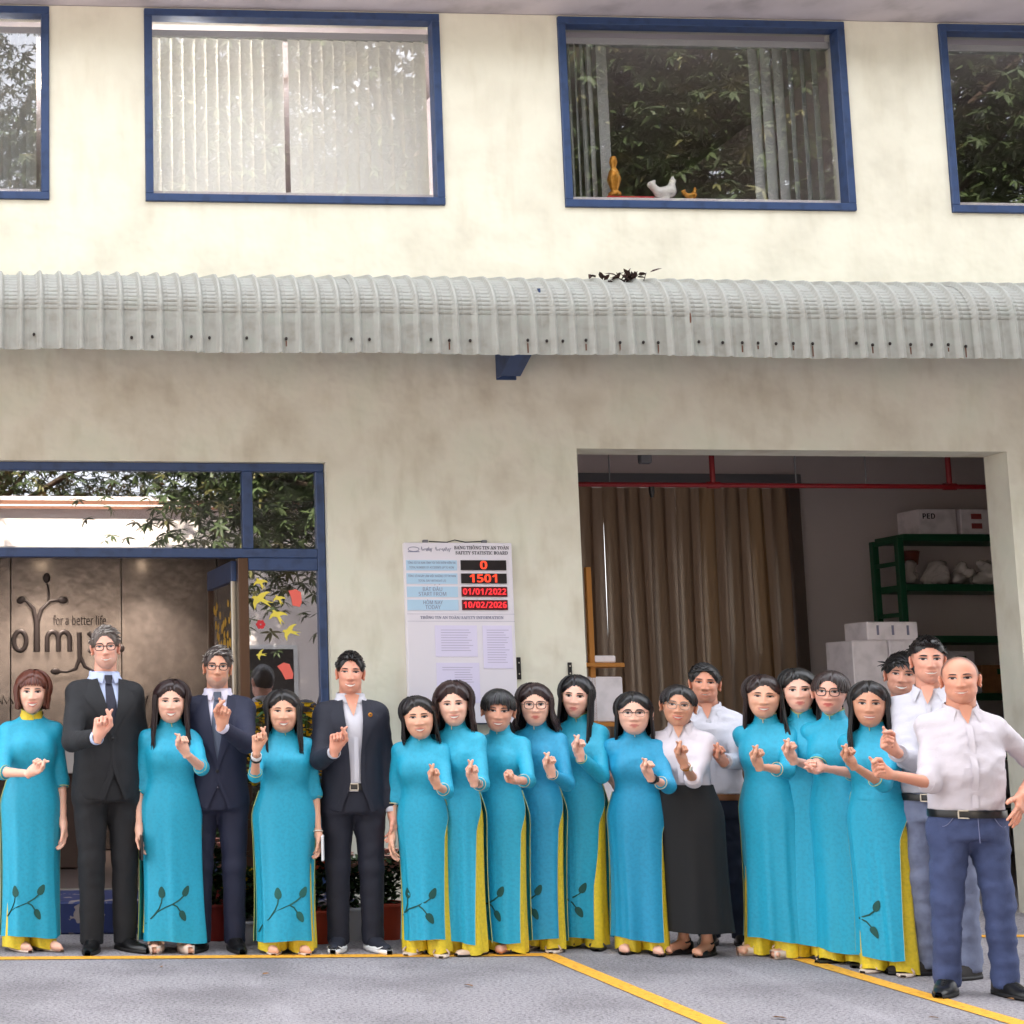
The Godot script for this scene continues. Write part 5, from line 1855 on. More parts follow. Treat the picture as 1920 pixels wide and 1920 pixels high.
func fig(p: Dictionary, man: bool) -> Fig:
	var f := Fig.new()
	f.man = man
	f.h = p.h
	f.s = p.h / (1.72 if man else 1.6)
	f.wide = p.get("wide", 1.0)
	f.tab = MAN if man else WOMAN
	var yaw: float = deg_to_rad(p.yaw)
	f.root = thing("person", p.label, "person", Vector3(p.x, 0, p.z), yaw, p.get("group", ""))
	f.inv = Basis(Vector3.UP, -yaw)
	var ln: Vector3 = f.inv * Vector3(p.get("lean", 0.0), 0, 0) / f.h
	f.shear = Transform3D(Basis(Vector3(1, 0, 0), Vector3(ln.x, 1, ln.z), Vector3(0, 0, 1)), Vector3.ZERO)
	f.q = {"man": man, "skin": Color(0.80, 0.60, 0.50), "lip": Color(0.70, 0.36, 0.34), "smile": 0.8, "teeth": 0.0, "hair": Color(0.10, 0.08, 0.08), "eyes": 0.85, "nose": 0.015 if not man else 0.017, "lip_on": 0.75 if not man else 0.35}
	f.q.merge(p.get("face", {}), true)
	var ws := (0.152 if man else 0.139) * f.s * sqrt(f.wide)
	var skin := MB.new()
	skin.x = f.shear
	skin.col = lin(f.q.skin)
	var l1 := 0.185 * f.h
	var l2 := 0.148 * f.h
	for i in 2:
		var sg := -1.0 if i == 0 else 1.0
		var s := Vector3(sg * ws, (0.790 if man else 0.784) * f.h, -0.008)
		var a: Dictionary = p.get("right_arm" if i == 0 else "left_arm", {})
		var w := Vector3(sg * (ws + (0.062 if man else 0.048)), 0.787 * f.h - (l1 + l2) * 0.985, 0.045)
		if a.get("back", false):
			w = Vector3(sg * 0.09, 0.585 * f.h, -0.165)
		var pole := Vector3(sg * 0.45, 0, -1.0)
		var dir := Vector3(sg * 0.05, -1, 0.12)
		var palm := Vector3(-sg, 0, 0.25)
		if a.has("wrist"):
			w = f.inv * a.wrist
			w -= Vector3(ln.x, 0, ln.z) * w.y
			pole = f.inv * a.get("pole", Vector3(sg * 0.5, -1.0, -0.15))
			dir = f.inv * a.get("dir", Vector3(-sg * 0.25, 1, 0.25))
			palm = f.inv * a.get("palm", Vector3(0, 0.15, 1))
		var eb := bend(s, w, l1, l2, pole)
		if a.has("elbow"):
			# a posed arm: elbow and wrist given round the feet in the scene's axes, each bone keeping its length
			var un := f.shear.affine_inverse()
			var e: Vector3 = un * (f.inv * a.elbow)
			e = s + (e - s).normalized() * l1
			var ww: Vector3 = un * (f.inv * a.wrist)
			eb = [e, e + (ww - e).normalized() * l2]
		f.sh.append(s)
		f.el.append(eb[0])
		f.wr.append(eb[1])
		f.hand_dir.append(dir.normalized())
		var hm: MB = hands[a.get("pose", "heart" if a.has("wrist") else "relaxed")]
		skin.add(hm, hand_frame(eb[1] + dir.normalized() * 0.012, dir, palm, i == 0, (1.02 if man else 0.90) * f.s * (1.0 if man else 1.04)))
	# head
	var hs: float = p.get("head", 0.230 if man else 0.226) / 0.216
	var up: float = p.h - hs * (0.108 + p.get("hair_up", 0.012))
	var look: float = deg_to_rad(p.get("look", rad_to_deg(-atan2(p.x, 10.5 - p.z))))
	f.head = Transform3D((Basis.from_euler(Vector3(deg_to_rad(p.get("nod", 0.0)), look - yaw, deg_to_rad(p.get("tilt", 0.0))))).scaled(Vector3.ONE * hs), Vector3(0, up, 0.018 * f.s))
	add_head(skin, f.head, f.q)
	# neck, trunk, arms and legs as one field
	skin.col = lin(f.q.skin)
	var k := f.s
	var fd := Field.new(Vector3(-0.42, 0.0, -0.20), Vector3(0.42, 0.90 * f.h, 0.20), 0.02)
	for w in f.wr:
		if w.z > 0.16 or absf(w.x) > 0.4:
			fd = Field.new(Vector3(minf(-0.36, minf(f.wr[0].x, f.wr[1].x) - 0.05), 0.0, -0.22), Vector3(maxf(0.36, maxf(f.wr[0].x, f.wr[1].x) + 0.05), 0.90 * f.h, maxf(f.wr[0].z, f.wr[1].z) + 0.05), 0.02)
	var nr: float = (0.060 if man else 0.049) * k * f.q.get("neck", 1.0)
	fd.cap(Vector3(0, 0.79 * f.h, -0.014), f.head * Vector3(0, -0.045, -0.020), nr * 1.08, nr, 0.03)
	fd.cap(Vector3(0, 0.54 * f.h, 0), Vector3(0, 0.74 * f.h, 0), 0.066 * k, 0.080 * k, 0.04)
	for i in 2:
		var sg := -1.0 if i == 0 else 1.0
		fd.cap(Vector3(0, 0.76 * f.h, -0.01), f.sh[i] * Vector3(0.9, 0.985, 1), 0.05 * k, 0.038 * k, 0.04)
		fd.cap(f.sh[i], f.el[i], 0.040 * k, 0.033 * k, 0.02)
		fd.cap(f.el[i], f.wr[i], (0.036 if man else 0.032) * k, (0.027 if man else 0.0225) * k, 0.02)
		var st: float = p.get("stance", 0.07) * sg
		fd.cap(Vector3(sg * 0.075, 0.50 * f.h, 0), Vector3(st * 1.0, 0.27 * f.h, 0.01), 0.052 * k, 0.040 * k, 0.03)
		fd.cap(Vector3(st, 0.27 * f.h, 0.01), Vector3(st * 1.05, 0.05 * f.h, -0.02), 0.040 * k, 0.032 * k, 0.02)
		var fa: float = sg * 0.14 + p.get("feet_turn", 0.0)
		if p.get("bare", false):
			fd.cap(Vector3(st * 1.05, 0.05, -0.02), Vector3(st * 1.05 + sin(fa) * 0.13, 0.030, 0.12), 0.034, 0.026, 0.03)
			fd.cap(Vector3(st * 1.05 + sin(fa) * 0.12 - 0.015, 0.028, 0.12), Vector3(st * 1.05 + sin(fa) * 0.13 + 0.02, 0.026, 0.15), 0.022, 0.016, 0.02)
	fd.emit(skin)
	put("body", skin, M.skin, f.root)
	face_parts(f.root, f.head, f.shear, f.q)
	return f


func sleeve(f: Fig, fd: Field, i: int, cut: float, r0: float, r1: float, r2: float, k := 0.035) -> Array:
	# returns [place, axis, radius] of the cuff; cut runs along the forearm, below 0 along the upper arm
	var s: Vector3 = f.sh[i]
	var e: Vector3 = f.el[i]
	var w: Vector3 = f.wr[i]
	if cut < 0.0:
		var c := e.lerp(s, -cut)
		fd.cap(s, e, r0, r1, k, c, (e - s).normalized())
		return [c, (e - s).normalized(), lerpf(r1, r0, -cut)]
	fd.cap(s, e, r0, r1, k)
	var c2 := e.lerp(w, cut)
	fd.cap(e, w, r1, r2, 0.02, c2, (w - e).normalized())
	return [c2, (w - e).normalized(), lerpf(r1, r2, cut)]


func garment_field(f: Fig, y0: float, y1: float, cell: float, pad: float) -> Field:
	var lo := Vector3(-0.30, y0, -0.2)
	var hi := Vector3(0.30, y1, 0.2)
	for i in 2:
		for p in [f.sh[i], f.el[i], f.wr[i]]:
			lo = lo.min(p - Vector3.ONE * pad)
			hi = hi.max(p + Vector3.ONE * pad)
	return Field.new(lo, hi, cell)


func collar_band(f: Fig, mb: MB, y0: float, height: float, off: float, notch: float, thick := 0.004) -> void:
	var pts := PackedVector3Array()
	var n := 32
	for r in 5:
		for k in n:
			var a := TAU * k / n
			var back := 0.5 - 0.5 * cos(a)
			var hh := height * (1.0 - notch * pow(0.5 + 0.5 * cos(a), 14.0))
			var yb := y0 - 0.012 * cos(a)
			var y: float = [yb - 0.012, yb + hh * 0.5, yb + hh, yb + hh, yb][r]
			var pr := prof(f, minf(y + 0.01 * back, f.h * 0.872))
			var o: float = off + ([0.003, thick, thick, 0.0, 0.0][r])
			pts.append(Vector3(sin(a) * (pr.x + o), y, pr.z + cos(a) * (pr.y + o)))
	mb.lattice(pts, 5, n, true)


func panel_point(f: Fig, y: float, ang: float, back: bool, seed: float, off := 0.0) -> Vector3:
	var pr := prof(f, y)
	var t := clampf(1.0 - y / (0.60 * f.h), 0.0, 1.0)
	var fold := t * (0.010 * sin(ang * 3.3 + seed + t * 1.2) + 0.009 * sin(ang * 6.1 + seed * 1.7 - t * 0.9) + 0.004 * sin(ang * 11.0 + seed))
	for k in 3:
		var at := sin(seed * (1.3 + k) + k * 2.0) * 1.1 + 0.15 * t
		fold += (0.020 if k != 1 else -0.016) * pow(t, 0.7) * exp(-pow((ang - at) / 0.13, 2.0))
	var sway := 0.012 * t * sin(seed * 2.3)
	var a := ang + (PI if back else 0.0)
	var r := 0.005 + off + fold + (0.004 if back else 0.0)
	return Vector3(sin(a) * (pr.x + r) + sway, y, pr.z + cos(a) * (pr.y + r + 0.012 * t))


func robe_panel(f: Fig, called: String, back: bool, y0: float, y1: float, gap: float, gap2: float, seed: float, mat: Material, trim: Material) -> void:
	var mb := MB.new()
	mb.x = f.shear
	var rows := 26
	var cols := 34
	var outer := PackedVector3Array()
	var inner := PackedVector3Array()
	for r in rows:
		var t := r / (rows - 1.0)
		var open := smoothstep(0.0, 0.30, t) * 0.75 + 0.25 * t
		for c in cols:
			var an := lerpf(-PI / 2 + lerpf(0.01, gap, open), PI / 2 - lerpf(0.01, gap2, open), c / (cols - 1.0))
			var y := lerpf(y0, y1 + 0.010 * sin(an * 2.3 + seed) * t, t)
			outer.append(panel_point(f, y, an, back, seed))
			inner.append(panel_point(f, y, an, back, seed, -0.003))
	mb.lattice(outer, rows, cols)
	mb.lattice(inner, rows, cols)
	var o := put(called, mb, mat, f.root)
	var tm := MB.new()
	tm.x = f.shear
	for c in [0, cols - 1]:
		var e := []
		for r in rows:
			e.append(outer[r * cols + c] * 0.5 + inner[r * cols + c] * 0.5)
		tm.tube(e, [0.0022], 5)
	put("edge_trim", tm, trim, o)


func leaf_motif(f: Fig, seed: float, shift: float, mat: Material) -> void:
	var mb := MB.new()
	mb.x = f.shear
	var at := func(x: float, y: float) -> Vector3:
		var pr := prof(f, y)
		return panel_point(f, y, asin(clampf((x + shift) / pr.x, -0.99, 0.99)), false, seed, 0.0018)
	for s in [[[-0.165, 0.12], [-0.135, 0.165], [-0.11, 0.20], [-0.085, 0.235], [-0.045, 0.262], [0.0, 0.283]], [[-0.10, 0.215], [-0.075, 0.255], [-0.062, 0.29], [-0.058, 0.32]], [[0.0, 0.283], [0.04, 0.305], [0.07, 0.33]], [[0.0, 0.283], [0.025, 0.268], [0.045, 0.24]]]:
		var pts := []
		for e in s:
			if absf(e[0] + shift) < 0.96 * prof(f, e[1]).x:
				pts.append(at.call(e[0], e[1]))
		if pts.size() < 2:
			continue
		mb.tube(pts, [0.0052, 0.0048, 0.0044, 0.0040], 6, 0.3, Vector3(0, 0, 1))
	for l in [[-0.058, 0.315, 0.05], [0.066, 0.325, -0.45], [0.046, 0.245, 3.6]]:
		var b := Vector2(sin(-float(l[2])), cos(float(l[2])))
		var w := Vector2(b.y, -b.x)
		if absf(l[0] + shift) > 0.86 * prof(f, l[1]).x:
			continue
		var ring := []
		for k in 14:
			var a := TAU * k / 14.0
			var u := 0.5 - 0.5 * cos(a)
			var v := sin(a) * (0.5 + 0.5 * (1.0 - u)) * 0.024
			ring.append(at.call(l[0] + b.x * u * 0.066 + w.x * v, l[1] + b.y * u * 0.066 + w.y * v) + Vector3(0, 0, 0.001))
		fan(mb, at.call(l[0] + b.x * 0.033, l[1] + b.y * 0.033) + Vector3(0, 0, 0.002), ring)
	put("leaf_embroidery", mb, mat, f.root)


func sandals(f: Fig, p: Dictionary) -> void:
	var kind: String = p.get("shoes", "sandal")
	for sg in [-1.0, 1.0]:
		var st: float = p.get("stance", 0.07) * sg * 1.05
		var fa: float = sg * 0.14 + p.get("feet_turn", 0.0)
		var up := MB.new()
		var so := MB.new()
		up.x = f.shear
		so.x = f.shear
		var m := Vector3(st, 0, -0.01)
		var mat: Material = M.shoe_black
		var sm: Material = M.sole_dark
		var b := Basis(Vector3.UP, fa)
		if kind == "pump" or kind == "flat":
			shoe(up, so, m, fa, 0.235, 0.085, 0.06, 0.6, 0.012, 0.75)
			mat = M.shoe_beige if kind == "flat" else M.shoe_black
			if kind == "pump":
				ring_band(up, m + b * Vector3(0, 0.075, -0.005), Vector3(0, 1, 0.35), 0.035, 0.010)
		else:
			var thick: float = 0.045 if kind == "platform" else 0.014
			shoe(MB.new(), so, m, fa, 0.24, 0.088, 0.05, 0.6, thick)
			for z in [0.045, 0.085]:
				var pts := []
				for k in 9:
					var a := PI * k / 8.0
					pts.append(m + b * Vector3(cos(a) * 0.043, thick + 0.004 + sin(a) * (0.040 if z < 0.06 else 0.030), z + 0.01 * cos(a * 2.0)))
				up.tube(pts, [0.006], 6)
			mat = M.shoe_beige if kind == "platform" else (M.strap_light if kind == "sandal" else M.shoe_black)
			sm = M.sole_light if kind != "thong" else M.sole_dark
		var o := put("sandal" if kind != "pump" and kind != "flat" else "shoe", up, mat, f.root)
		put("sole", so, sm, o)


func ao_dai(p: Dictionary) -> Fig:
	var f := fig(p, false)
	var seed: float = p.x * 7.3
	var blue: Material = M[p.get("cloth", "aodai")]
	var fd := garment_field(f, 0.57 * f.h, 0.855 * f.h, 0.0145, 0.06)
	fd.stack(func(y): return prof(f, y), 0.578 * f.h, 0.848 * f.h, 0.004)
	for sg in [-1.0, 1.0]:
		fd.cap(Vector3(sg * 0.062 * f.s, 0.722 * f.h, 0.062 * f.s), Vector3(sg * 0.066 * f.s, 0.705 * f.h, 0.066 * f.s), 0.048 * f.s, 0.050 * f.s * p.get("bust", 1.0), 0.07)
	for i in 2:
		fd.cap(Vector3(0, 0.800 * f.h, -0.014), f.sh[i] * Vector3(0.96, 1.0, 1.0), 0.042 * f.s, 0.045 * f.s, 0.05)
	var cuffs := []
	for i in 2:
		var a: Dictionary = p.get("right_arm" if i == 0 else "left_arm", {})
		cuffs.append(sleeve(f, fd, i, a.get("cut", p.get("cut", 0.15)), 0.047 * f.s * p.get("arm", 1.0), 0.043 * f.s * p.get("arm", 1.0), 0.034 * f.s))
	var mb := MB.new()
	mb.x = f.shear
	fd.emit(mb, null, 0.0055, crease_noise, Vector3(2.6, 3.6, 2.6), seed)
	put("tunic", mb, blue, f.root)
	for c in cuffs:
		var cm := MB.new()
		cm.x = f.shear
		ring_band(cm, c[0], c[1], c[2] - 0.001, 0.005, 0.0018)
		put("cuff_trim", cm, M[p.get("trim", "trim")], f.root)
	var cb := MB.new()
	cb.x = f.shear
	collar_band(f, cb, 0.838 * f.h, 0.040 * f.s, 0.003, 0.55)
	var co := put("collar", cb, M.yellow if p.get("yellow_collar", false) else blue, f.root)
	var ct := MB.new()
	ct.x = f.shear
	var e := []
	for k in 33:
		var a := TAU * k / 32.0
		var hh := 0.040 * f.s * (1.0 - 0.55 * pow(0.5 + 0.5 * cos(a), 14.0))
		var y := 0.838 * f.h - 0.012 * cos(a) + hh
		var pr := prof(f, minf(y, f.h * 0.872))
		e.append(Vector3(sin(a) * (pr.x + 0.006), y, pr.z + cos(a) * (pr.y + 0.006)))
	ct.tube(e, [0.0028], 5)
	for sg in [-1.0]:
		ct.tube([e[0] + Vector3(0, 0, 0.002), e[0] + Vector3(0.004, -0.022, 0.012)], [0.0028, 0.002], 5)
	put("collar_trim", ct, M[p.get("trim", "trim")], co)
	robe_panel(f, "back_panel", true, 0.612 * f.h, p.get("hem", 0.075) - 0.01, p.get("slit", 0.16 if absf(p.yaw) < 15 else 0.62) * 0.5, p.get("slit", 0.16 if absf(p.yaw) < 15 else 0.50) * 0.4, seed + 1.0, blue, M.trim)
	robe_panel(f, "front_panel", false, 0.612 * f.h, p.get("hem", 0.075), p.get("slit_right", 0.16), p.get("slit", 0.16 if absf(p.yaw) < 15 else 0.72), seed, blue, M.trim)
	for sg in [-1.0, 1.0]:
		var tm := MB.new()
		tm.x = f.shear
		var pts := PackedVector3Array()
		var top: float = 0.60 * f.h
		var low: float = p.get("trouser", 0.018)
		for r in 16:
			var t := r / 15.0
			var y := lerpf(top, low, t)
			var pr := prof(f, y)
			for c in 28:
				var a := TAU * c / 28.0
				var fl := 0.006 * t * sin(a * 5.0 + seed + sg) + 0.004 * t * sin(a * 9.0 + seed)
				var cx: float = sg * lerpf(pr.x * 0.40, pr.x * 0.47, t)
				pts.append(Vector3(cx + cos(a) * (pr.x * lerpf(0.50, 0.47, t) + fl), y + (0.010 * sin(a * 2.0 + seed) if r == 15 else 0.0), pr.z + sin(a) * (pr.y * lerpf(0.70, 0.74, t) + fl) + 0.012 * t))
		tm.lattice(pts, 16, 28, true)
		put("trouser_leg", tm, M.yellow, f.root)
	if p.has("motif"):
		leaf_motif(f, seed, p.motif, M[p.get("motif_mat", "motif")])
	sandals(f, p)
	var hm := MB.new()
	hm.x = f.shear
	rng.seed = int(p.x * 1000)
	if p.hair.get("style", "long") == "long":
		long_hair(hm, f.head, f.q, p.hair)
	else:
		tied_hair(hm, f.head, f.q, p.hair)
	put("hair", hm, M.hair, f.root)
	extras(f, p)
	return f


func tied_hair(mb: MB, at: Transform3D, q: Dictionary, h: Dictionary) -> void:
	cap_hair(mb, at, q, h.get("thick", 0.010), h.get("hairline", 0.062), 0.012, -0.075, 0.6)
	# drawn back to a tail or bun
	for k in 70:
		var s := -1.0 if k % 2 else 1.0
		var az := lerpf(0.5, PI, rng.randf())
		lock(mb, at, q, s * az, h.get("thick", 0.010) * 0.9, 0.2, lerpf(1.25, 1.6, rng.randf()), 0.0, Vector3.ZERO, 0.0, 0.008, 0.0, 0.6)
	if h.get("bun", false):
		mb.col = lin(q.hair)
		mb.ball(at * Vector3(0, 0.02, -0.125), Vector3(0.040, 0.038, 0.034), at.basis)
		mb.col = Color.WHITE
	else:
		for k in 24:
			lock(mb, at, q, PI + rng.randf_range(-0.25, 0.25), 0.02, 1.2, 1.5, h.get("len", 0.2) * rng.randf_range(0.85, 1.05), Vector3(h.get("tail_x", 0.0) + rng.randfn(0, 0.012), 0, 0.03), 0.004, 0.009)
	for k in h.get("bangs", 0):
		var az := lerpf(-0.85, 0.85, (k + rng.randf()) / h.bangs)
		lock(mb, at, q, az, 0.009 + 0.004 * rng.randf(), 0.15, h.get("bang_to", 1.14) + 0.12 * absf(az) + rng.randf_range(-0.03, 0.03), 0.0, Vector3.ZERO, 0.0, 0.0085, 0.0, 0.4)


func extras(f: Fig, p: Dictionary) -> void:
	if p.has("glasses"):
		var g: Array = p.glasses
		glasses(f.root, f.head, f.shear, f.q, g[0], g[1], g[2], g[3], g[4])
	for b in p.get("bands", []):
		# [called, arm, back from the wrist, radius, width, material]
		var i: int = b[1]
		var mb := MB.new()
		mb.x = f.shear
		var d: Vector3 = (f.wr[i] - f.el[i]).normalized()
		ring_band(mb, f.wr[i] - d * b[2], d, b[3], b[4], 0.004)
		var o := put(b[0], mb, M[b[5]], f.root)
		if b[0] == "wristwatch":
			var dm := MB.new()
			dm.x = f.shear
			var z := (f.inv * Vector3(0, 0.1, 1)).normalized()
			z = (z - d * z.dot(d)).normalized()
			dm.lathe(f.wr[i] - d * b[2] + z * (b[3] + 0.003), [Vector2(0, 0), Vector2(0.016, 0), Vector2(0.016, 0.006), Vector2(0.013, 0.008), Vector2(0, 0.008)], 14, Basis(z.cross(d), z, d))
			put("watch_face", dm, M[b[6]], o)
	if p.get("earring", false):
		for sg in [-1.0, 1.0]:
			var mb := MB.new()
			mb.x = f.shear
			mb.ball(f.head * Vector3(sg * 0.079 * f.q.get("wide", 1.0), -0.035, -0.004), Vector3.ONE * 0.005, Basis(), 6, 8)
			put("earring", mb, M.pearl, f.root)


# ---------------------------------------------------------------- trousers, jackets, shirts
func trousers(f: Fig, p: Dictionary, mat: Material, top: float, r0 := 1.0, amp := 0.007) -> void:
	var fd := Field.new(Vector3(-0.36, 0.015, -0.2), Vector3(0.36, top, 0.24), 0.0155)
	fd.stack(func(y): return prof(f, y), 0.455 * f.h, top, 0.006, 0.03)
	for sg in [-1.0, 1.0]:
		var st: float = p.get("stance", 0.09) * sg
		var fw: float = p.get("step", 0.0) * sg
		var k := f.s * f.wide * r0
		var hip := Vector3(sg * 0.088 * f.s * f.wide, 0.48 * f.h, 0.0)
		var knee := Vector3(lerpf(hip.x, st, 0.6), 0.275 * f.h, 0.012 + fw * 0.5)
		var ank := Vector3(st, 0.045, -0.015 + fw)
		fd.cap(hip, knee, 0.092 * k, 0.068 * k, 0.03)
		fd.cap(knee, ank, 0.068 * k, 0.060 * k, 0.02, Vector3(0, p.get("cuff_y", 0.035), 0), Vector3(0, -1, 0))
	var mb := MB.new()
	mb.x = f.shear
	fd.emit(mb, null, amp * 0.9, crease_noise, Vector3(3.2, 6.0, 3.2), p.x * 3.1)
	put("trousers", mb, mat, f.root)


func belt(f: Fig, y: float, off: float, mat: Material, buckle: Material, bx := 0.0) -> void:
	var mb := MB.new()
	mb.x = f.shear
	var pts := PackedVector3Array()
	var n := 40
	for r in 4:
		for k in n:
			var a := TAU * k / n
			var yy: float = y + [-0.018, -0.018, 0.018, 0.018][r]
			var pr := prof(f, y)
			var o: float = off + [0.0, 0.004, 0.004, 0.0][r]
			pts.append(Vector3(sin(a) * (pr.x + o), yy, pr.z + cos(a) * (pr.y + o)))
	mb.lattice(pts, 4, n, true)
	var o := put("belt", mb, mat, f.root)
	var bm := MB.new()
	bm.x = f.shear
	var pr := prof(f, y)
	var z := pr.z + (pr.y + off + 0.006) * sqrt(1.0 - pow(bx / pr.x, 2.0))
	for e in [[Vector3(bx, y + 0.018, z), Vector3(0.05, 0.006, 0.006)], [Vector3(bx, y - 0.018, z), Vector3(0.05, 0.006, 0.006)], [Vector3(bx - 0.023, y, z), Vector3(0.006, 0.03, 0.006)], [Vector3(bx + 0.023, y, z), Vector3(0.006, 0.03, 0.006)]]:
		bm.box(e[0], e[1], 0.001)
	put("buckle", bm, buckle, o)


func torso_z(f: Fig, x: float, y: float, off: float) -> float:
	var pr := prof(f, y)
	return pr.z + (pr.y + off) * sqrt(maxf(1.0 - pow(x / (pr.x + off), 2.0), 0.02))


func strip(f: Fig, edge_a: Array, edge_b: Array, off: float, thick: float) -> MB:
	# a band of cloth lying on the chest between two lines of (x, y)
	var mb := MB.new()
	mb.x = f.shear
	var n := edge_a.size()
	var pts := PackedVector3Array()
	for r in n:
		for k in 8:
			var t: float = [0.0, 0.0, 0.33, 0.67, 1.0, 1.0, 0.67, 0.33][k]
			var o: float = off + [0.0, thick, thick, thick, thick, 0.0, 0.0, 0.0][k]
			var xy: Vector2 = edge_a[r].lerp(edge_b[r], t)
			pts.append(Vector3(xy.x, xy.y, torso_z(f, xy.x, xy.y, o)))
	mb.lattice(pts, n, 8, true)
	return mb


func shirt_collar(f: Fig, mat: Material, open: float, spread := 0.05, drop := 0.06) -> void:
	# a stand round the neck and two folded flaps with pointed tips
	var cb := MB.new()
	cb.x = f.shear
	collar_band(f, cb, 0.838 * f.h, 0.032 * f.s, 0.006, minf(0.9 * open, 0.95))
	for sg in [-1.0, 1.0]:
		var rows := []
		for k in 13:
			var t := k / 12.0
			var a := lerpf(PI, 0.20 + 0.30 * open, t)
			var pr := prof(f, 0.862 * f.h)
			var y := 0.838 * f.h + 0.036 * f.s - 0.014 * cos(a) - 0.020 * open * pow(t, 5.0)
			var top := Vector3(sg * sin(a) * (pr.x + 0.008), y, pr.z + cos(a) * (pr.y + 0.008))
			var out := Vector3(sg * sin(a), 0, cos(a))
			var tip := smoothstep(0.62, 1.0, t)
			var low := top + out * lerpf(0.010, 0.008, tip) + Vector3(sg * spread * 0.35 * tip, -lerpf(0.026, drop - 0.006, tip), 0.0)
			low.z = maxf(low.z, torso_z(f, low.x, low.y, 0.016)) if a < 1.2 else low.z
			rows.append([top, top.lerp(low, 0.15) + out * 0.006, low])
		var pts := PackedVector3Array()
		for k in rows.size():
			var r: Array = rows[k]
			var th := Vector3(0, 0, 0.003)
			for e in [r[0], r[1], r[2], r[2] - th, r[1] - th, r[0] - th]:
				pts.append(e)
		cb.lattice(pts, rows.size(), 6, true)
	put("shirt_collar", cb, mat, f.root)


func men_shoes(f: Fig, p: Dictionary, kind := "leather") -> void:
	for sg in [-1.0, 1.0]:
		var st: float = p.get("stance", 0.09) * sg
		var fa: float = sg * p.get("toe_out", 0.22) + p.get("feet_turn", 0.0)
		var up := MB.new()
		var so := MB.new()
		up.x = f.shear
		so.x = f.shear
		var m := Vector3(st, 0, 0.0 + p.get("step", 0.0) * sg)
		shoe(up, so, m, fa, 0.285, 0.098, 0.075, 0.8, 0.02 if kind != "sneaker" else 0.03)
		var o := put("shoe", up, M.shoe_black if kind == "leather" else (M.shoe_navy if kind == "sneaker" else M.shoe_suede), f.root)
		put("sole", so, M.sole_dark if kind != "sneaker" else M.white, o)
		var lm := MB.new()
		lm.x = f.shear
		var b := Basis(Vector3.UP, fa)
		if kind == "sneaker":
			for e in [-1.0, 1.0]:
				var pts := PackedVector3Array()
				for r in 3:
					for k in 6:
						var z := lerpf(0.02, 0.15, k / 5.0)
						pts.append(m + b * Vector3(e * lerpf(0.053, 0.030, r / 2.0) * (1.0 if k < 4 else 0.86), 0.028 + r * 0.016 * (1.1 - k * 0.10), z + r * 0.012))
				lm.lattice(pts, 3, 6)
			put("side_panel", lm, M.white, o)
		else:
			for k in 4:
				var y := 0.062 - 0.007 * k + (0.02 if kind == "leather" else 0.0) * 0.3
				lm.tube([m + b * Vector3(-0.016, y, 0.055 + 0.016 * k), m + b * Vector3(0, y + 0.009, 0.06 + 0.016 * k), m + b * Vector3(0.016, y, 0.055 + 0.016 * k)], [0.0022], 5)
			put("laces", lm, M.shoe_black, o)


func men_hair(f: Fig, p: Dictionary) -> void:
	if not p.has("hair"):
		return
	var hm := MB.new()
	hm.x = f.shear
	rng.seed = int(p.x * 1000)
	short_hair(hm, f.head, f.q, p.hair)
	put("hair", hm, M.hair, f.root)


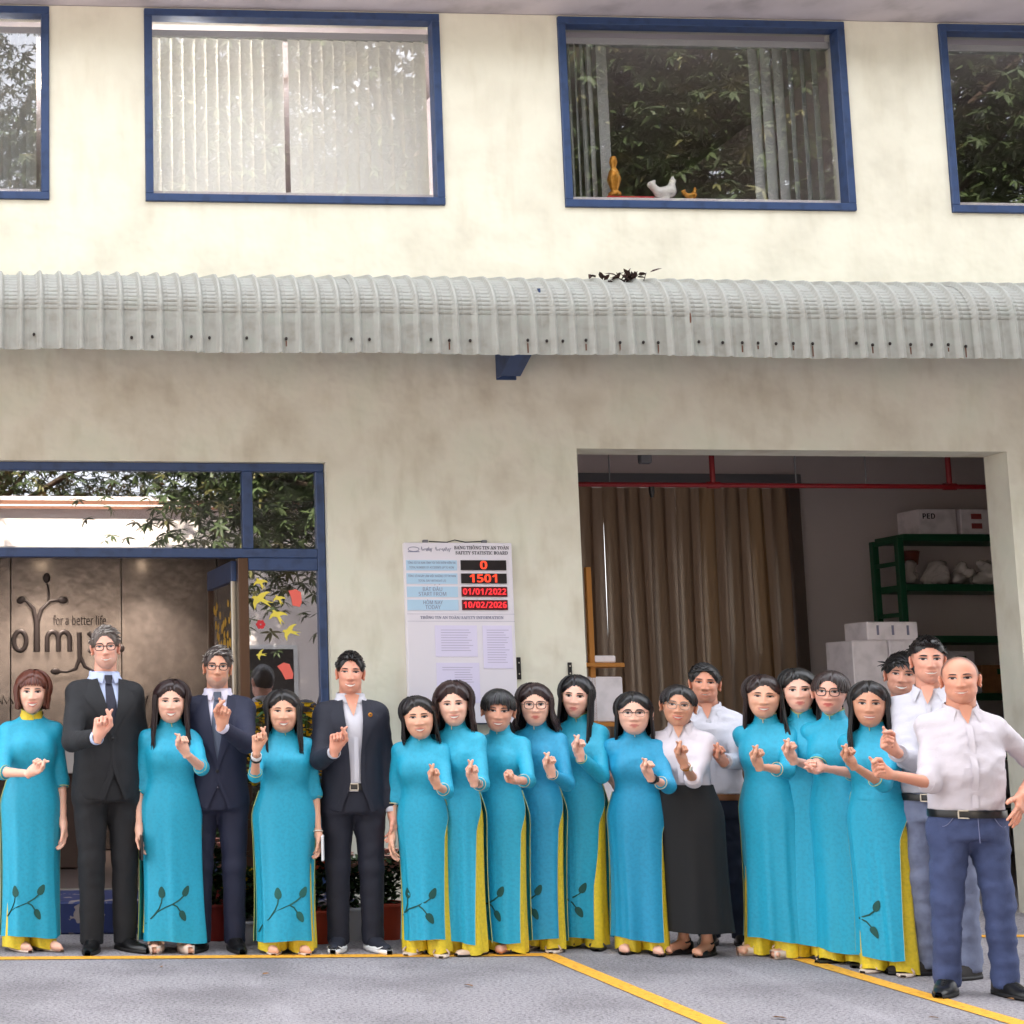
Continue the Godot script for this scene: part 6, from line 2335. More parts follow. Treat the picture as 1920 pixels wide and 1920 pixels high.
func suit(p: Dictionary) -> Fig:
	var f := fig(p, true)
	var cl: Material = M[p.cloth]
	var open: bool = p.get("open", false)
	var top: float = 0.56 * f.h
	trousers(f, p, cl, top, p.get("leg", 1.0), 0.006)
	# shirt below the jacket
	var sm := MB.new()
	sm.x = f.shear
	var pts := PackedVector3Array()
	for r in 22:
		var y := lerpf(0.53 * f.h, 0.858 * f.h, r / 21.0)
		var pr := prof(f, y)
		for k in 36:
			var a := TAU * k / 36.0
			var o := 0.004 + 0.0025 * sin(a * 9.0 + y * 30.0)
			pts.append(Vector3(sin(a) * (pr.x + o), y, pr.z + cos(a) * (pr.y + o)))
	sm.lattice(pts, 22, 36, true)
	put("shirt", sm, M[p.shirt], f.root)
	shirt_collar(f, M[p.shirt], 1.35 if open else 0.1, 0.05, 0.065)
	if open:
		var nk := MB.new()
		nk.x = f.shear
		nk.col = lin(f.q.skin)
		var ring := []
		for e in [[-0.044, 0.852], [-0.026, 0.820], [0.0, 0.780], [0.026, 0.820], [0.044, 0.852], [0.0, 0.858]]:
			ring.append(Vector3(e[0], e[1] * f.h, torso_z(f, e[0], e[1] * f.h, 0.013)))
		fan(nk, Vector3(0, 0.828 * f.h, torso_z(f, 0, 0.828 * f.h, 0.014)), ring)
		put("open_neck", nk, M.skin, f.root)
		belt(f, 0.545 * f.h, 0.006, M.shoe_black, M.steel, -0.01)
		var pl := strip(f, [Vector2(-0.006, 0.56 * f.h), Vector2(-0.006, 0.70 * f.h), Vector2(-0.006, 0.80 * f.h), Vector2(-0.004, 0.835 * f.h)], [Vector2(0.022, 0.56 * f.h), Vector2(0.022, 0.70 * f.h), Vector2(0.022, 0.80 * f.h), Vector2(0.018, 0.835 * f.h)], 0.0075, 0.002)
		put("button_placket", pl, M[p.shirt], f.root)
	var vtop := 0.070 * f.s
	var yb: float = p.get("button", 0.655) * f.h
	var half := func(y: float) -> float:
		if open:
			return lerpf(0.040, vtop * 0.95, smoothstep(0.58 * f.h, 0.83 * f.h, y)) * f.s + 0.055 * smoothstep(0.56 * f.h, 0.46 * f.h, y)
		if y < yb:
			return 0.075 * smoothstep(0.58 * f.h, 0.45 * f.h, y) - 0.004
		return vtop * pow(clampf((y - yb) / (0.835 * f.h - yb), 0.0, 1.0), 0.85)
	var fd := garment_field(f, (p.get("jacket_low", 0.46) - 0.015) * f.h, 0.862 * f.h, 0.0145, 0.08)
	fd.stack(func(y): return prof(f, y), p.get("jacket_low", 0.46) * f.h, 0.832 * f.h, 0.017, 0.03)
	for i in 2:
		fd.cap(Vector3(0, 0.800 * f.h, -0.014), f.sh[i] * Vector3(0.96, 1.0, 1.0), 0.055 * f.s, 0.056 * f.s, 0.05)
	var cuffs := []
	for i in 2:
		cuffs.append(sleeve(f, fd, i, 0.93, 0.060 * f.s, 0.054 * f.s, 0.043 * f.s, 0.04))
	var mb := MB.new()
	mb.x = f.shear
	var skip := func(m: Vector3) -> bool:
		return m.z > 0.02 and absf(m.x) < half.call(m.y) and m.z < prof(f, m.y).y + 0.06
	fd.emit(mb, skip, 0.007, crease_noise, Vector3(2.4, 3.6, 2.4), p.x * 5.0)
	var jk := put("jacket", mb, cl, f.root)
	for sg in [-1.0, 1.0]:
		var ea := []
		var eb := []
		var low := yb if not open else 0.655 * f.h
		for k in 9:
			var t := k / 8.0
			var y := lerpf(low, 0.836 * f.h, t)
			var x: float = half.call(y)
			ea.append(Vector2(sg * (x - 0.012), y))
			var wd := (0.075 * smoothstep(0.0, 0.72, t) * (1.0 if t < 0.80 else 0.78 - (t - 0.8) * 1.2)) * f.s + 0.008
			eb.append(Vector2(sg * (x + wd), y - 0.015 * smoothstep(0.5, 0.75, t)))
		put("lapel", strip(f, ea, eb, 0.018, 0.004), cl, jk)
		# the front edges below the button
		var fa := []
		var fb := []
		for k in 7:
			var y := lerpf((p.get("jacket_low", 0.46) + 0.004) * f.h, low + 0.01, k / 6.0)
			var x: float = half.call(y)
			fa.append(Vector2(sg * (x - 0.012) + (0.006 if not open else 0.0), y))
			fb.append(Vector2(sg * (x + 0.02), y))
		put("front_edge", strip(f, fa, fb, 0.0155 + (0.002 if sg > 0 else 0.0), 0.003), cl, jk)
		if not open:
			var bm := MB.new()
			bm.x = f.shear
			if sg > 0:
				bm.lathe(Vector3(0.0, yb - 0.01, torso_z(f, 0, yb, 0.020)), [Vector2(0, 0), Vector2(0.010, 0), Vector2(0.009, 0.004), Vector2(0, 0.004)], 10, Basis(Vector3.RIGHT, PI / 2))
				put("button", bm, M.black, jk)
	for c in cuffs:
		var cm := MB.new()
		cm.x = f.shear
		ring_band(cm, c[0] + c[1] * 0.008, c[1], c[2] - 0.012, 0.030, 0.004)
		put("shirt_cuff", cm, M[p.shirt], f.root)
	if p.has("tie"):
		var tm := MB.new()
		tm.x = f.shear
		var ea := []
		var eb := []
		for e in [[p.get("button", 0.655) + 0.012, 0.034], [0.70, 0.036], [0.76, 0.031], [0.805, 0.024], [0.822, 0.019]]:
			ea.append(Vector2(-e[1], e[0] * f.h))
			eb.append(Vector2(e[1], e[0] * f.h))
		var to := put("tie", strip(f, ea, eb, 0.0065, 0.004), M[p.tie], f.root)
		put("knot", strip(f, [Vector2(-0.014, 0.818 * f.h), Vector2(-0.022, 0.835 * f.h), Vector2(-0.021, 0.846 * f.h)], [Vector2(0.014, 0.818 * f.h), Vector2(0.022, 0.835 * f.h), Vector2(0.021, 0.846 * f.h)], 0.010, 0.012), M[p.tie], to)
	if p.get("badge", false):
		var bm := MB.new()
		bm.x = f.shear
		var b := Basis(Vector3.RIGHT, PI / 2)
		bm.lathe(Vector3(0.098, 0.785 * f.h, torso_z(f, 0.098, 0.785 * f.h, 0.025)), [Vector2(0.005, 0.0), Vector2(0.013, 0), Vector2(0.013, 0.004), Vector2(0.005, 0.004)], 14, b)
		put("lapel_badge", bm, M.gold, jk)
	men_shoes(f, p, p.get("shoe", "leather"))
	men_hair(f, p)
	extras(f, p)
	return f


func shirt_person(p: Dictionary) -> Fig:
	var man: bool = p.get("man", true)
	var f := fig(p, man)
	var bot: float = p.get("shirt_low", 0.535) * f.h
	if p.has("skirt"):
		var sm := MB.new()
		sm.x = f.shear
		var pts := PackedVector3Array()
		for r in 24:
			var t := r / 23.0
			var y := lerpf(0.625 * f.h, 0.135, t)
			var pr := prof(f, y)
			for k in 40:
				var a := TAU * k / 40.0
				var o := 0.030 + 0.01 * t + t * (0.012 * sin(a * 4.0 + 1.0) + 0.008 * sin(a * 9.0))
				pts.append(Vector3(sin(a) * (pr.x + o), y, pr.z + cos(a) * (pr.y + o)))
		sm.lattice(pts, 24, 40, true)
		put("skirt", sm, M[p.skirt], f.root)
	else:
		trousers(f, p, M[p.jeans], bot - 0.001, p.get("leg", 1.08), 0.014)
		belt(f, bot - 0.022, 0.014, M[p.get("belt", "shoe_black")], M[p.get("buckle", "steel")], p.get("buckle_x", -0.01))
		if p.jeans == "jeans_blue":
			var st := MB.new()
			st.x = f.shear
			for sg in [-1.0, 1.0]:
				var e := []
				for k in 9:
					var t := k / 8.0
					var x: float = sg * lerpf(0.085, 0.155, t)
					var y := bot - 0.03 - 0.055 * sin(t * 2.2)
					e.append(Vector3(x, y, torso_z(f, x, y, 0.011)))
				st.tube(e, [0.0022], 5)
			st.tube([Vector3(0.012, bot - 0.03, torso_z(f, 0.012, bot - 0.03, 0.012)), Vector3(0.016, bot - 0.16, torso_z(f, 0.016, bot - 0.16, 0.010))], [0.0022], 5)
			put("pocket_stitching", st, M.stitch, f.root)
	var fd := garment_field(f, bot - 0.02, 0.862 * f.h, 0.0145, 0.08)
	fd.stack(func(y): return prof(f, y), bot - 0.008, 0.842 * f.h, 0.014, 0.03)
	if p.has("belly"):
		fd.cap(Vector3(-0.03, 0.655 * f.h, 0.03), Vector3(0.03, 0.655 * f.h, 0.03), p.belly, p.belly, 0.09)
	if not man:
		for sg in [-1.0, 1.0]:
			fd.cap(Vector3(sg * 0.062 * f.s, 0.722 * f.h, 0.06 * f.s), Vector3(sg * 0.066 * f.s, 0.705 * f.h, 0.062 * f.s), 0.05 * f.s, 0.05 * f.s, 0.07)
	for i in 2:
		fd.cap(Vector3(0, 0.800 * f.h, -0.014), f.sh[i] * Vector3(0.96, 1.0, 1.0), (0.054 if man else 0.044) * f.s, (0.055 if man else 0.046) * f.s, 0.05)
	var cuffs := []
	for i in 2:
		var a: Dictionary = p.get("right_arm" if i == 0 else "left_arm", {})
		var k := f.s * (1.0 if man else 0.86)
		cuffs.append(sleeve(f, fd, i, a.get("cut", p.get("cut", 0.9)), 0.058 * k, 0.053 * k, 0.042 * k, 0.04))
	var mb := MB.new()
	mb.x = f.shear
	fd.emit(mb, null, 0.013 if man else 0.009, crease_noise, Vector3(2.6, 5.0, 2.6), p.x * 5.0)
	put("shirt", mb, M[p.shirt], f.root)
	for c in cuffs:
		var cm := MB.new()
		cm.x = f.shear
		ring_band(cm, c[0] - c[1] * 0.018, c[1], c[2] - 0.004, 0.045, 0.006)
		put("rolled_cuff", cm, M[p.shirt], f.root)
	shirt_collar(f, M[p.shirt], p.get("collar_open", 0.9), 0.07, 0.07)
	var bel: float = p.get("belly", 0.0) * 0.0
	# the open neck: skin down to the first button
	var nk := MB.new()
	nk.x = f.shear
	nk.col = lin(f.q.skin)
	var ring := []
	for e in [[-0.032, 0.852], [-0.020, 0.825], [0.0, 0.798], [0.020, 0.825], [0.032, 0.852], [0.0, 0.856]]:
		ring.append(Vector3(e[0], e[1] * f.h, torso_z(f, e[0], e[1] * f.h, 0.027)))
	fan(nk, Vector3(0, 0.832 * f.h, torso_z(f, 0, 0.832 * f.h, 0.027)), ring)
	put("open_neck", nk, M.skin, f.root)
	if not p.has("belly"):
		put("button_placket", strip(f, [Vector2(-0.010, bot + (0.0 if man else 0.045)), Vector2(-0.010, 0.70 * f.h), Vector2(-0.010, 0.795 * f.h)], [Vector2(0.018, bot + (0.0 if man else 0.045)), Vector2(0.018, 0.70 * f.h), Vector2(0.018, 0.795 * f.h)], 0.0195 if man else 0.028, 0.003), M[p.shirt], f.root)
	else:
		var pm := MB.new()
		pm.x = f.shear
		var pts := PackedVector3Array()
		for r in 12:
			var y := lerpf(bot + 0.01, 0.795 * f.h, r / 11.0)
			var z := maxf(torso_z(f, 0, y, 0.024), 0.03 + sqrt(maxf(pow(p.belly + 0.012, 2.0) - pow(y - 0.655 * f.h, 2.0), 0.0)) + 0.012)
			for x in [-0.012, 0.016]:
				pts.append(Vector3(x, y, z))
		pm.lattice(pts, 12, 2)
		put("button_placket", pm, M[p.shirt], f.root)
	if man:
		men_shoes(f, p, p.get("shoe", "leather"))
		men_hair(f, p)
	else:
		sandals(f, p)
		var hm := MB.new()
		hm.x = f.shear
		rng.seed = int(p.x * 1000)
		tied_hair(hm, f.head, f.q, p.hair)
		put("hair", hm, M.hair, f.root)
	extras(f, p)
	return f


# ---------------------------------------------------------------- the group
func people_materials() -> void:
	var weave := normal_map(0.35, 2, 5.0, 512, 33)
	var mk := func(c: Color, rough: float, scale: float, n: float) -> StandardMaterial3D:
		var m := plain(c, rough)
		m.normal_enabled = true
		m.normal_texture = weave
		m.normal_scale = n
		m.uv1_triplanar = true
		m.uv1_scale = Vector3.ONE * scale
		m.rim_enabled = true
		m.rim = 0.25
		m.rim_tint = 0.6
		return m
	var dye := noise_map(0.02, 5, [[0.0, Color(0.88, 0.90, 0.91)], [0.4, Color(0.96, 0.965, 0.97)], [0.65, Color(1, 1, 1)], [1.0, Color(1, 1, 1)]], 512, 83)
	M.skin = plain(Color.WHITE, 0.48)
	M.skin.vertex_color_use_as_albedo = true
	M.skin.subsurf_scatter_enabled = true
	M.skin.subsurf_scatter_strength = 0.12
	M.face = plain(Color.WHITE, 0.35)
	M.face.vertex_color_use_as_albedo = true
	M.hair = plain(Color.WHITE, 0.38)
	M.hair.vertex_color_use_as_albedo = true
	M.aodai = mk.call(Color(0.10, 0.64, 0.77), 0.62, 4.0, 0.5)
	M.aodai_deep = mk.call(Color(0.095, 0.585, 0.75), 0.62, 4.0, 0.5)
	M.yellow = mk.call(Color(0.90, 0.79, 0.17), 0.45, 4.0, 0.3)
	for k in ["aodai", "aodai_deep", "yellow"]:
		M[k].albedo_texture = dye
		M[k].rim = 0.45
		M[k].roughness = 0.5
	M.trim = plain(Color(0.72, 0.76, 0.48), 0.6)
	M.trim_pale = plain(Color(0.86, 0.80, 0.60), 0.6)
	M.motif = mk.call(Color(0.07, 0.30, 0.27), 0.7, 6.0, 0.3)
	M.motif_light = mk.call(Color(0.10, 0.36, 0.33), 0.7, 6.0, 0.3)
	M.suit_black = mk.call(Color(0.075, 0.08, 0.10), 0.75, 5.0, 0.5)
	M.suit_navy = mk.call(Color(0.085, 0.105, 0.21), 0.7, 5.0, 0.5)
	M.suit_navy_dark = mk.call(Color(0.075, 0.088, 0.155), 0.7, 5.0, 0.5)
	M.shirt_blue = mk.call(Color(0.74, 0.79, 0.92), 0.7, 5.0, 0.3)
	M.shirt_pale = mk.call(Color(0.86, 0.84, 0.91), 0.7, 5.0, 0.3)
	M.shirt_white = mk.call(Color(0.79, 0.785, 0.82), 0.7, 5.0, 0.4)
	M.shirt_pink = mk.call(Color(0.80, 0.77, 0.795), 0.7, 5.0, 0.4)
	M.tie_dark = mk.call(Color(0.13, 0.13, 0.21), 0.5, 12.0, 0.8)
	M.tie_grey = mk.call(Color(0.33, 0.37, 0.45), 0.5, 12.0, 0.8)
	M.skirt_black = mk.call(Color(0.06, 0.06, 0.068), 0.8, 5.0, 0.5)
	var den := noise_map(0.012, 4, [[0.0, Color(0.80, 0.80, 0.82)], [0.5, Color(0.93, 0.93, 0.94)], [1.0, Color(1.0, 1.0, 1.0)]], 512, 71)
	M.jeans_blue = mk.call(Color(0.255, 0.305, 0.46), 0.8, 2.0, 0.6)
	M.jeans_blue.albedo_texture = den
	M.jeans_pale = mk.call(Color(0.50, 0.535, 0.64), 0.8, 2.0, 0.6)
	M.jeans_pale.albedo_texture = den
	M.jeans_dark = mk.call(Color(0.12, 0.15, 0.23), 0.8, 1.5, 0.6)
	M.jeans_dark.albedo_texture = den
	M.stitch = plain(Color(0.45, 0.47, 0.60), 0.8)
	M.shoe_black = plain(Color(0.075, 0.075, 0.08), 0.28)
	M.shoe_suede = plain(Color(0.17, 0.155, 0.15), 0.85)
	M.shoe_navy = plain(Color(0.12, 0.13, 0.18), 0.6)
	M.shoe_beige = plain(Color(0.85, 0.74, 0.66), 0.5)
	M.strap_light = plain(Color(0.72, 0.62, 0.56), 0.4, 0.2)
	M.sole_dark = plain(Color(0.07, 0.06, 0.06), 0.6)
	M.sole_light = plain(Color(0.84, 0.76, 0.70), 0.6)
	M.belt_brown = plain(Color(0.48, 0.29, 0.14), 0.5)
	M.pearl = plain(Color(0.9, 0.86, 0.8), 0.2)


func build_people() -> void:
	people_materials()
	prepare_heads()
	for k in ["heart", "heart_loose", "heart_high", "relaxed", "spread"]:
		hands[k] = make_hand(k)
	var heart := func(w: Vector3, dir: Vector3, palm := Vector3(0, 0.15, 1), cut := 0.15, elbow := Vector3.ZERO) -> Dictionary:
		return {"pose": ["heart", "heart_loose", "heart_high"][int(absf(w.x) * 1000.0) % 3], "wrist": w, "dir": dir, "palm": palm, "cut": cut, "elbow": elbow}
	var fair := Color(0.90, 0.70, 0.61)
	var mid := Color(0.86, 0.65, 0.54)
	var tan := Color(0.80, 0.58, 0.47)
	var red := Color(0.72, 0.22, 0.24)
	var rose := Color(0.74, 0.40, 0.38)
	var black := Color(0.085, 0.07, 0.075)
	var dark := Color(0.15, 0.095, 0.09)
	var aubrn := Color(0.34, 0.17, 0.12)
	var g := "people standing in the group photograph"
	# --- left half
	ao_dai({"x": 0.389, "z": 1.149, "h": 1.618, "yaw": 4, "lean": 0.016, "group": g, "label": "woman with auburn bob and fringe in turquoise ao dai with yellow collar", "yellow_collar": true,
		"right_arm": heart.call(Vector3(-0.016, 1.032, 0.372), Vector3(0.75, 0.65, 0.3), Vector3(-0.3, 0.3, 1), 0.12, Vector3(-0.164, 1.032, 0.183)), "motif": -0.03, "hem": 0.085, "feet_turn": 0.5, "bare": true,
		"face": {"wide": 1.187, "skin": fair, "lip": Color(0.74, 0.30, 0.30), "teeth": 1.0, "smile": 1.0, "hair": aubrn, "jaw": 0.92},
		"hair": {"len": 0.075, "open": 0.96, "bangs": 22, "bang_to": 1.12, "thick": 0.022, "front_z": 0.012, "back_z": 0.02, "flare": -0.010, "tip": 0.8, "n": 171}})
	suit({"x": 0.853, "z": 1.210, "h": 1.887, "yaw": 10, "lean": -0.020, "group": g, "label": "tallest man, grey hair and glasses, in black suit with dark tie", "cloth": "suit_black", "shirt": "shirt_blue", "tie": "tie_dark", "wide": 1.06,
		"right_arm": heart.call(Vector3(-0.102, 1.237, 0.476), Vector3(0.25, 1.0, 0.15), Vector3(0.1, 0.1, 1), 0.93, Vector3(-0.230, 1.211, 0.229)), "stance": 0.10, "toe_out": 0.4, "tilt": 3,
		"face": {"skin": Color(0.903, 0.672, 0.588), "smile": 1.0, "teeth": 0.8, "hair": Color(0.36, 0.32, 0.30), "nose": 0.021, "long": 1.04, "beard": 0.45, "beard_col": Color(0.70, 0.62, 0.58), "brow": Color(0.42, 0.35, 0.31), "iris": Color(0.22, 0.25, 0.30), "eyes": 0.75, "wide": 1.008},
		"hair": {"n": 260, "len": 0.028, "thick": 0.009, "sweep": 0.1, "side": 0.9, "grey": 0.35, "hairline": 0.066, "front_th": 0.72}, "glasses": [Color(0.20, 0.13, 0.10), 0.0235, 0.0195, 0.0026, false]})
	ao_dai({"x": 1.208, "z": 1.246, "h": 1.562, "yaw": -4, "lean": 0.018, "group": g, "label": "woman with long dark brown hair, turquoise ao dai, phone in lowered hand", "wide": 1.06,
		"left_arm": heart.call(Vector3(0.043, 1.150, 0.418), Vector3(-0.35, 0.9, 0.25), Vector3(0.1, 0.2, 1), 0.1, Vector3(0.160, 1.060, 0.240)), "right_arm": {"cut": 0.12}, "motif": -0.005, "hem": 0.065, "trouser": 0.10, "shoes": "platform", "bare": true, "stance": 0.075,
		"face": {"skin": fair, "lip": rose, "teeth": 1.1, "smile": 1.0, "hair": Color(0.15, 0.085, 0.085), "eyes": 0.7, "wide": 1.223, "part_x": 0.02},
		"hair": {"len": 0.255, "open": 0.93, "thick": 0.019, "front_z": 0.035, "wave": 0.005, "flare": 0.012, "n": 182, "bangs": 5, "bang_to": 0.86}})
	suit({"x": 1.491, "z": 1.197, "h": 1.771, "yaw": -10, "lean": 0.027, "group": g, "label": "grey bearded man with glasses in navy suit and grey tie", "cloth": "suit_navy", "shirt": "shirt_pale", "tie": "tie_grey", "button": 0.59,
		"left_arm": heart.call(Vector3(-0.031, 1.299, 0.443), Vector3(0.15, 1.0, 0.2), Vector3(-0.2, 0.2, 1), 0.93, Vector3(0.142, 1.196, 0.274)), "stance": 0.10, "tilt": -2,
		"face": {"skin": Color(0.840, 0.609, 0.504), "smile": 0.8, "hair": Color(0.27, 0.23, 0.22), "nose": 0.022, "long": 1.03, "beard": 0.6, "beard_col": Color(0.60, 0.55, 0.52), "brow": Color(0.24, 0.18, 0.16), "eyes": 0.8, "wide": 0.998},
		"hair": {"n": 260, "len": 0.027, "thick": 0.008, "sweep": 0.3, "side": 0.7, "grey": 0.4, "hairline": 0.068}, "glasses": [Color(0.13, 0.11, 0.11), 0.0225, 0.018, 0.0024, false]})
	ao_dai({"x": 1.876, "z": 1.315, "h": 1.505, "yaw": -4, "lean": 0.006, "group": g, "label": "smiling woman in turquoise ao dai with raised wrist wearing white band", "wide": 1.12,
		"right_arm": heart.call(Vector3(-0.224, 1.161, 0.365), Vector3(0.08, 1.0, 0.1), Vector3(0.1, 0.1, 1), 0.15, Vector3(-0.205, 1.015, 0.198)), "left_arm": {"cut": 0.1}, "motif": 0.0, "motif_mat": "motif_light", "hem": 0.075, "slit": 0.40, "bare": true,
		"face": {"skin": mid, "lip": rose, "teeth": 1.0, "smile": 1.0, "hair": black, "eyes": 0.65, "wide": 1.247, "part_x": -0.01},
		"hair": {"len": 0.225, "open": 0.90, "thick": 0.016, "front_z": 0.03, "wave": 0.004, "flare": 0.008, "n": 182},
		"bands": [["wristband", 0, 0.045, 0.026, 0.022, "white"], ["wristband", 0, 0.07, 0.027, 0.010, "black"], ["bracelet", 1, 0.0, 0.025, 0.006, "pearl"]]})
	suit({"x": 2.293, "z": 1.272, "h": 1.737, "yaw": -6, "lean": 0.005, "group": g, "label": "man in open navy suit and white shirt with navy white sneakers", "cloth": "suit_navy_dark", "shirt": "shirt_white", "open": true, "badge": true, "shoe": "sneaker", "wide": 1.05,
		"right_arm": heart.call(Vector3(-0.192, 1.154, 0.388), Vector3(0.12, 1.0, 0.2), Vector3(0.1, 0.15, 1), 0.93, Vector3(-0.219, 1.102, 0.137)), "stance": 0.10, "toe_out": 0.3, "tilt": -2,
		"face": {"skin": Color(0.861, 0.609, 0.514), "smile": 0.9, "teeth": 0.9, "hair": Color(0.09, 0.075, 0.075), "long": 1.05, "wide": 0.987, "eyes": 0.65, "neck": 1.06},
		"hair": {"n": 260, "len": 0.022, "thick": 0.008, "sweep": 0.3, "lift": 0.12, "hairline": 0.070, "temple": 0.008}})
	# --- the turned row
	ao_dai({"x": 2.674, "z": 1.420, "h": 1.470, "yaw": -26, "lean": -0.010, "group": g, "label": "shortest woman in turquoise ao dai right beside the sneaker man", "wide": 0.94,
		"left_arm": heart.call(Vector3(-0.036, 0.975, 0.379), Vector3(-0.3, 1.0, 0.25), Vector3(0.15, 0.2, 1), 0.38, Vector3(0.078, 0.927, 0.200)), "right_arm": {"cut": 0.2}, "motif": -0.03, "trim": "trim_pale", "hem": 0.09,
		"face": {"skin": mid, "lip": Color(0.74, 0.38, 0.36), "teeth": 0.9, "smile": 0.9, "hair": black, "eyes": 0.75, "wide": 1.211, "part_x": -0.02}, "tilt": 4,
		"hair": {"len": 0.135, "open": 1.13, "thick": 0.014, "front_z": 0.0, "wave": 0.006, "flare": 0.008, "n": 159}, "earring": true})
	ao_dai({"right_arm": {"back": true, "cut": 0.2}, "x": 2.885, "z": 1.420, "h": 1.545, "yaw": -42, "lean": -0.010, "group": g, "label": "woman with full dark bob in turquoise ao dai, silver watch", "bust": 0.95, "wide": 0.92,
		"left_arm": heart.call(Vector3(-0.051, 0.991, 0.428), Vector3(-0.2, 1.0, 0.25), Vector3(0.1, 0.2, 1), 0.42, Vector3(0.064, 0.967, 0.232)), "trim": "trim_pale", "shoes": "flat", "feet_turn": -0.5,
		"face": {"skin": fair, "lip": Color(0.72, 0.36, 0.34), "teeth": 0.9, "smile": 0.9, "hair": Color(0.15, 0.08, 0.08), "eyes": 0.8, "wide": 1.187, "part_x": 0.02}, "tilt": 3,
		"hair": {"len": 0.14, "open": 1.10, "thick": 0.026, "front_z": 0.005, "wave": 0.006, "flare": 0.004, "tip": 0.5, "n": 190}, "earring": true, "bands": [["wristwatch", 1, 0.03, 0.025, 0.012, "steel", "steel"]]})
	ao_dai({"right_arm": {"back": true, "cut": 0.2}, "x": 3.140, "z": 1.370, "h": 1.514, "yaw": -40, "lean": 0.022, "group": g, "label": "woman with straight black fringe and tied hair in turquoise ao dai", "wide": 0.92,
		"left_arm": heart.call(Vector3(-0.054, 1.001, 0.452), Vector3(-0.85, 0.25, 0.45), Vector3(-0.1, 0.6, 0.8), 0.45, Vector3(0.080, 0.987, 0.273)), "motif": -0.06, "trim": "trim_pale", "shoes": "thong", "bare": true, "feet_turn": -0.6,
		"face": {"skin": Color(0.830, 0.609, 0.514), "lip": Color(0.70, 0.34, 0.33), "teeth": 0.8, "smile": 0.8, "hair": Color(0.07, 0.065, 0.075), "eyes": 0.8, "wide": 1.176}, "tilt": -4, "nod": 6,
		"hair": {"style": "tied", "bangs": 26, "bang_to": 1.12, "thick": 0.013, "len": 0.16, "tail_x": 0.05}})
	ao_dai({"right_arm": {"back": true, "cut": 0.2}, "x": 3.390, "z": 1.290, "h": 1.544, "yaw": -38, "lean": 0.022, "group": g, "label": "woman with wavy dark bob and large round glasses in turquoise ao dai", "wide": 0.92,
		"left_arm": heart.call(Vector3(-0.049, 1.033, 0.383), Vector3(-0.3, 1.0, 0.2), Vector3(0.1, 0.2, 1), 0.94, Vector3(0.102, 0.966, 0.225)), "motif": -0.06, "cut": 0.94, "cloth": "aodai_deep", "trim": "trim_pale",
		"face": {"skin": fair, "lip": Color(0.72, 0.27, 0.27), "smile": 0.1, "hair": Color(0.14, 0.08, 0.085), "eyes": 0.9, "wide": 1.187, "part_x": -0.018},
		"hair": {"len": 0.135, "open": 1.03, "thick": 0.018, "front_z": 0.0, "wave": 0.014, "flare": 0.030, "tip": 0.7, "n": 182, "hairline": 0.062}, "glasses": [Color(0.25, 0.20, 0.19), 0.0255, 0.022, 0.0021, false]})
	ao_dai({"right_arm": {"back": true, "cut": 0.2}, "x": 3.680, "z": 1.200, "h": 1.594, "yaw": -34, "lean": 0.019, "group": g, "label": "young woman with very long straight black hair in turquoise ao dai", "wide": 0.88,
		"left_arm": heart.call(Vector3(-0.114, 1.119, 0.339), Vector3(-0.25, 1.0, 0.15), Vector3(0.2, 0.1, 1), 0.95, Vector3(0.056, 1.008, 0.220)), "motif": -0.05, "cut": 0.95, "shoes": "thong", "slit": 0.8, "hem": 0.06,
		"face": {"skin": Color(0.913, 0.714, 0.630), "lip": Color(0.70, 0.24, 0.28), "smile": 0.2, "hair": Color(0.055, 0.05, 0.06), "eyes": 1.05, "jaw": 0.88, "wide": 1.151, "part_x": -0.012}, "tilt": -5, "look": -30,
		"hair": {"len": 0.36, "open": 0.96, "thick": 0.017, "front_z": 0.05, "wave": 0.002, "flare": 0.010, "n": 209, "tip": 0.5}})
	ao_dai({"right_arm": {"back": true, "cut": 0.2}, "x": 3.930, "z": 1.420, "h": 1.495, "yaw": -26, "lean": 0.018, "group": g, "label": "woman with browline glasses and black wristwatch in turquoise ao dai", "wide": 1.01, "bust": 1.2, "cloth": "aodai_deep",
		"left_arm": heart.call(Vector3(-0.065, 1.013, 0.358), Vector3(-0.4, 1.0, 0.2), Vector3(0.15, 0.15, 1), 0.42, Vector3(0.101, 0.956, 0.223)), "trim": "trim_pale", "shoes": "thong", "bare": true, "slit": 0.8, "hem": 0.085,
		"face": {"skin": fair, "lip": Color(0.72, 0.36, 0.36), "smile": 0.3, "hair": Color(0.065, 0.055, 0.06), "eyes": 0.9, "wide": 1.270, "part_x": -0.008},
		"hair": {"len": 0.21, "open": 1.10, "thick": 0.012, "front_z": -0.045, "wave": 0.003, "flare": 0.012, "n": 171}, "glasses": [Color(0.09, 0.08, 0.09), 0.0235, 0.018, 0.0025, true], "bands": [["wristwatch", 1, 0.025, 0.026, 0.020, "black", "black"]]})
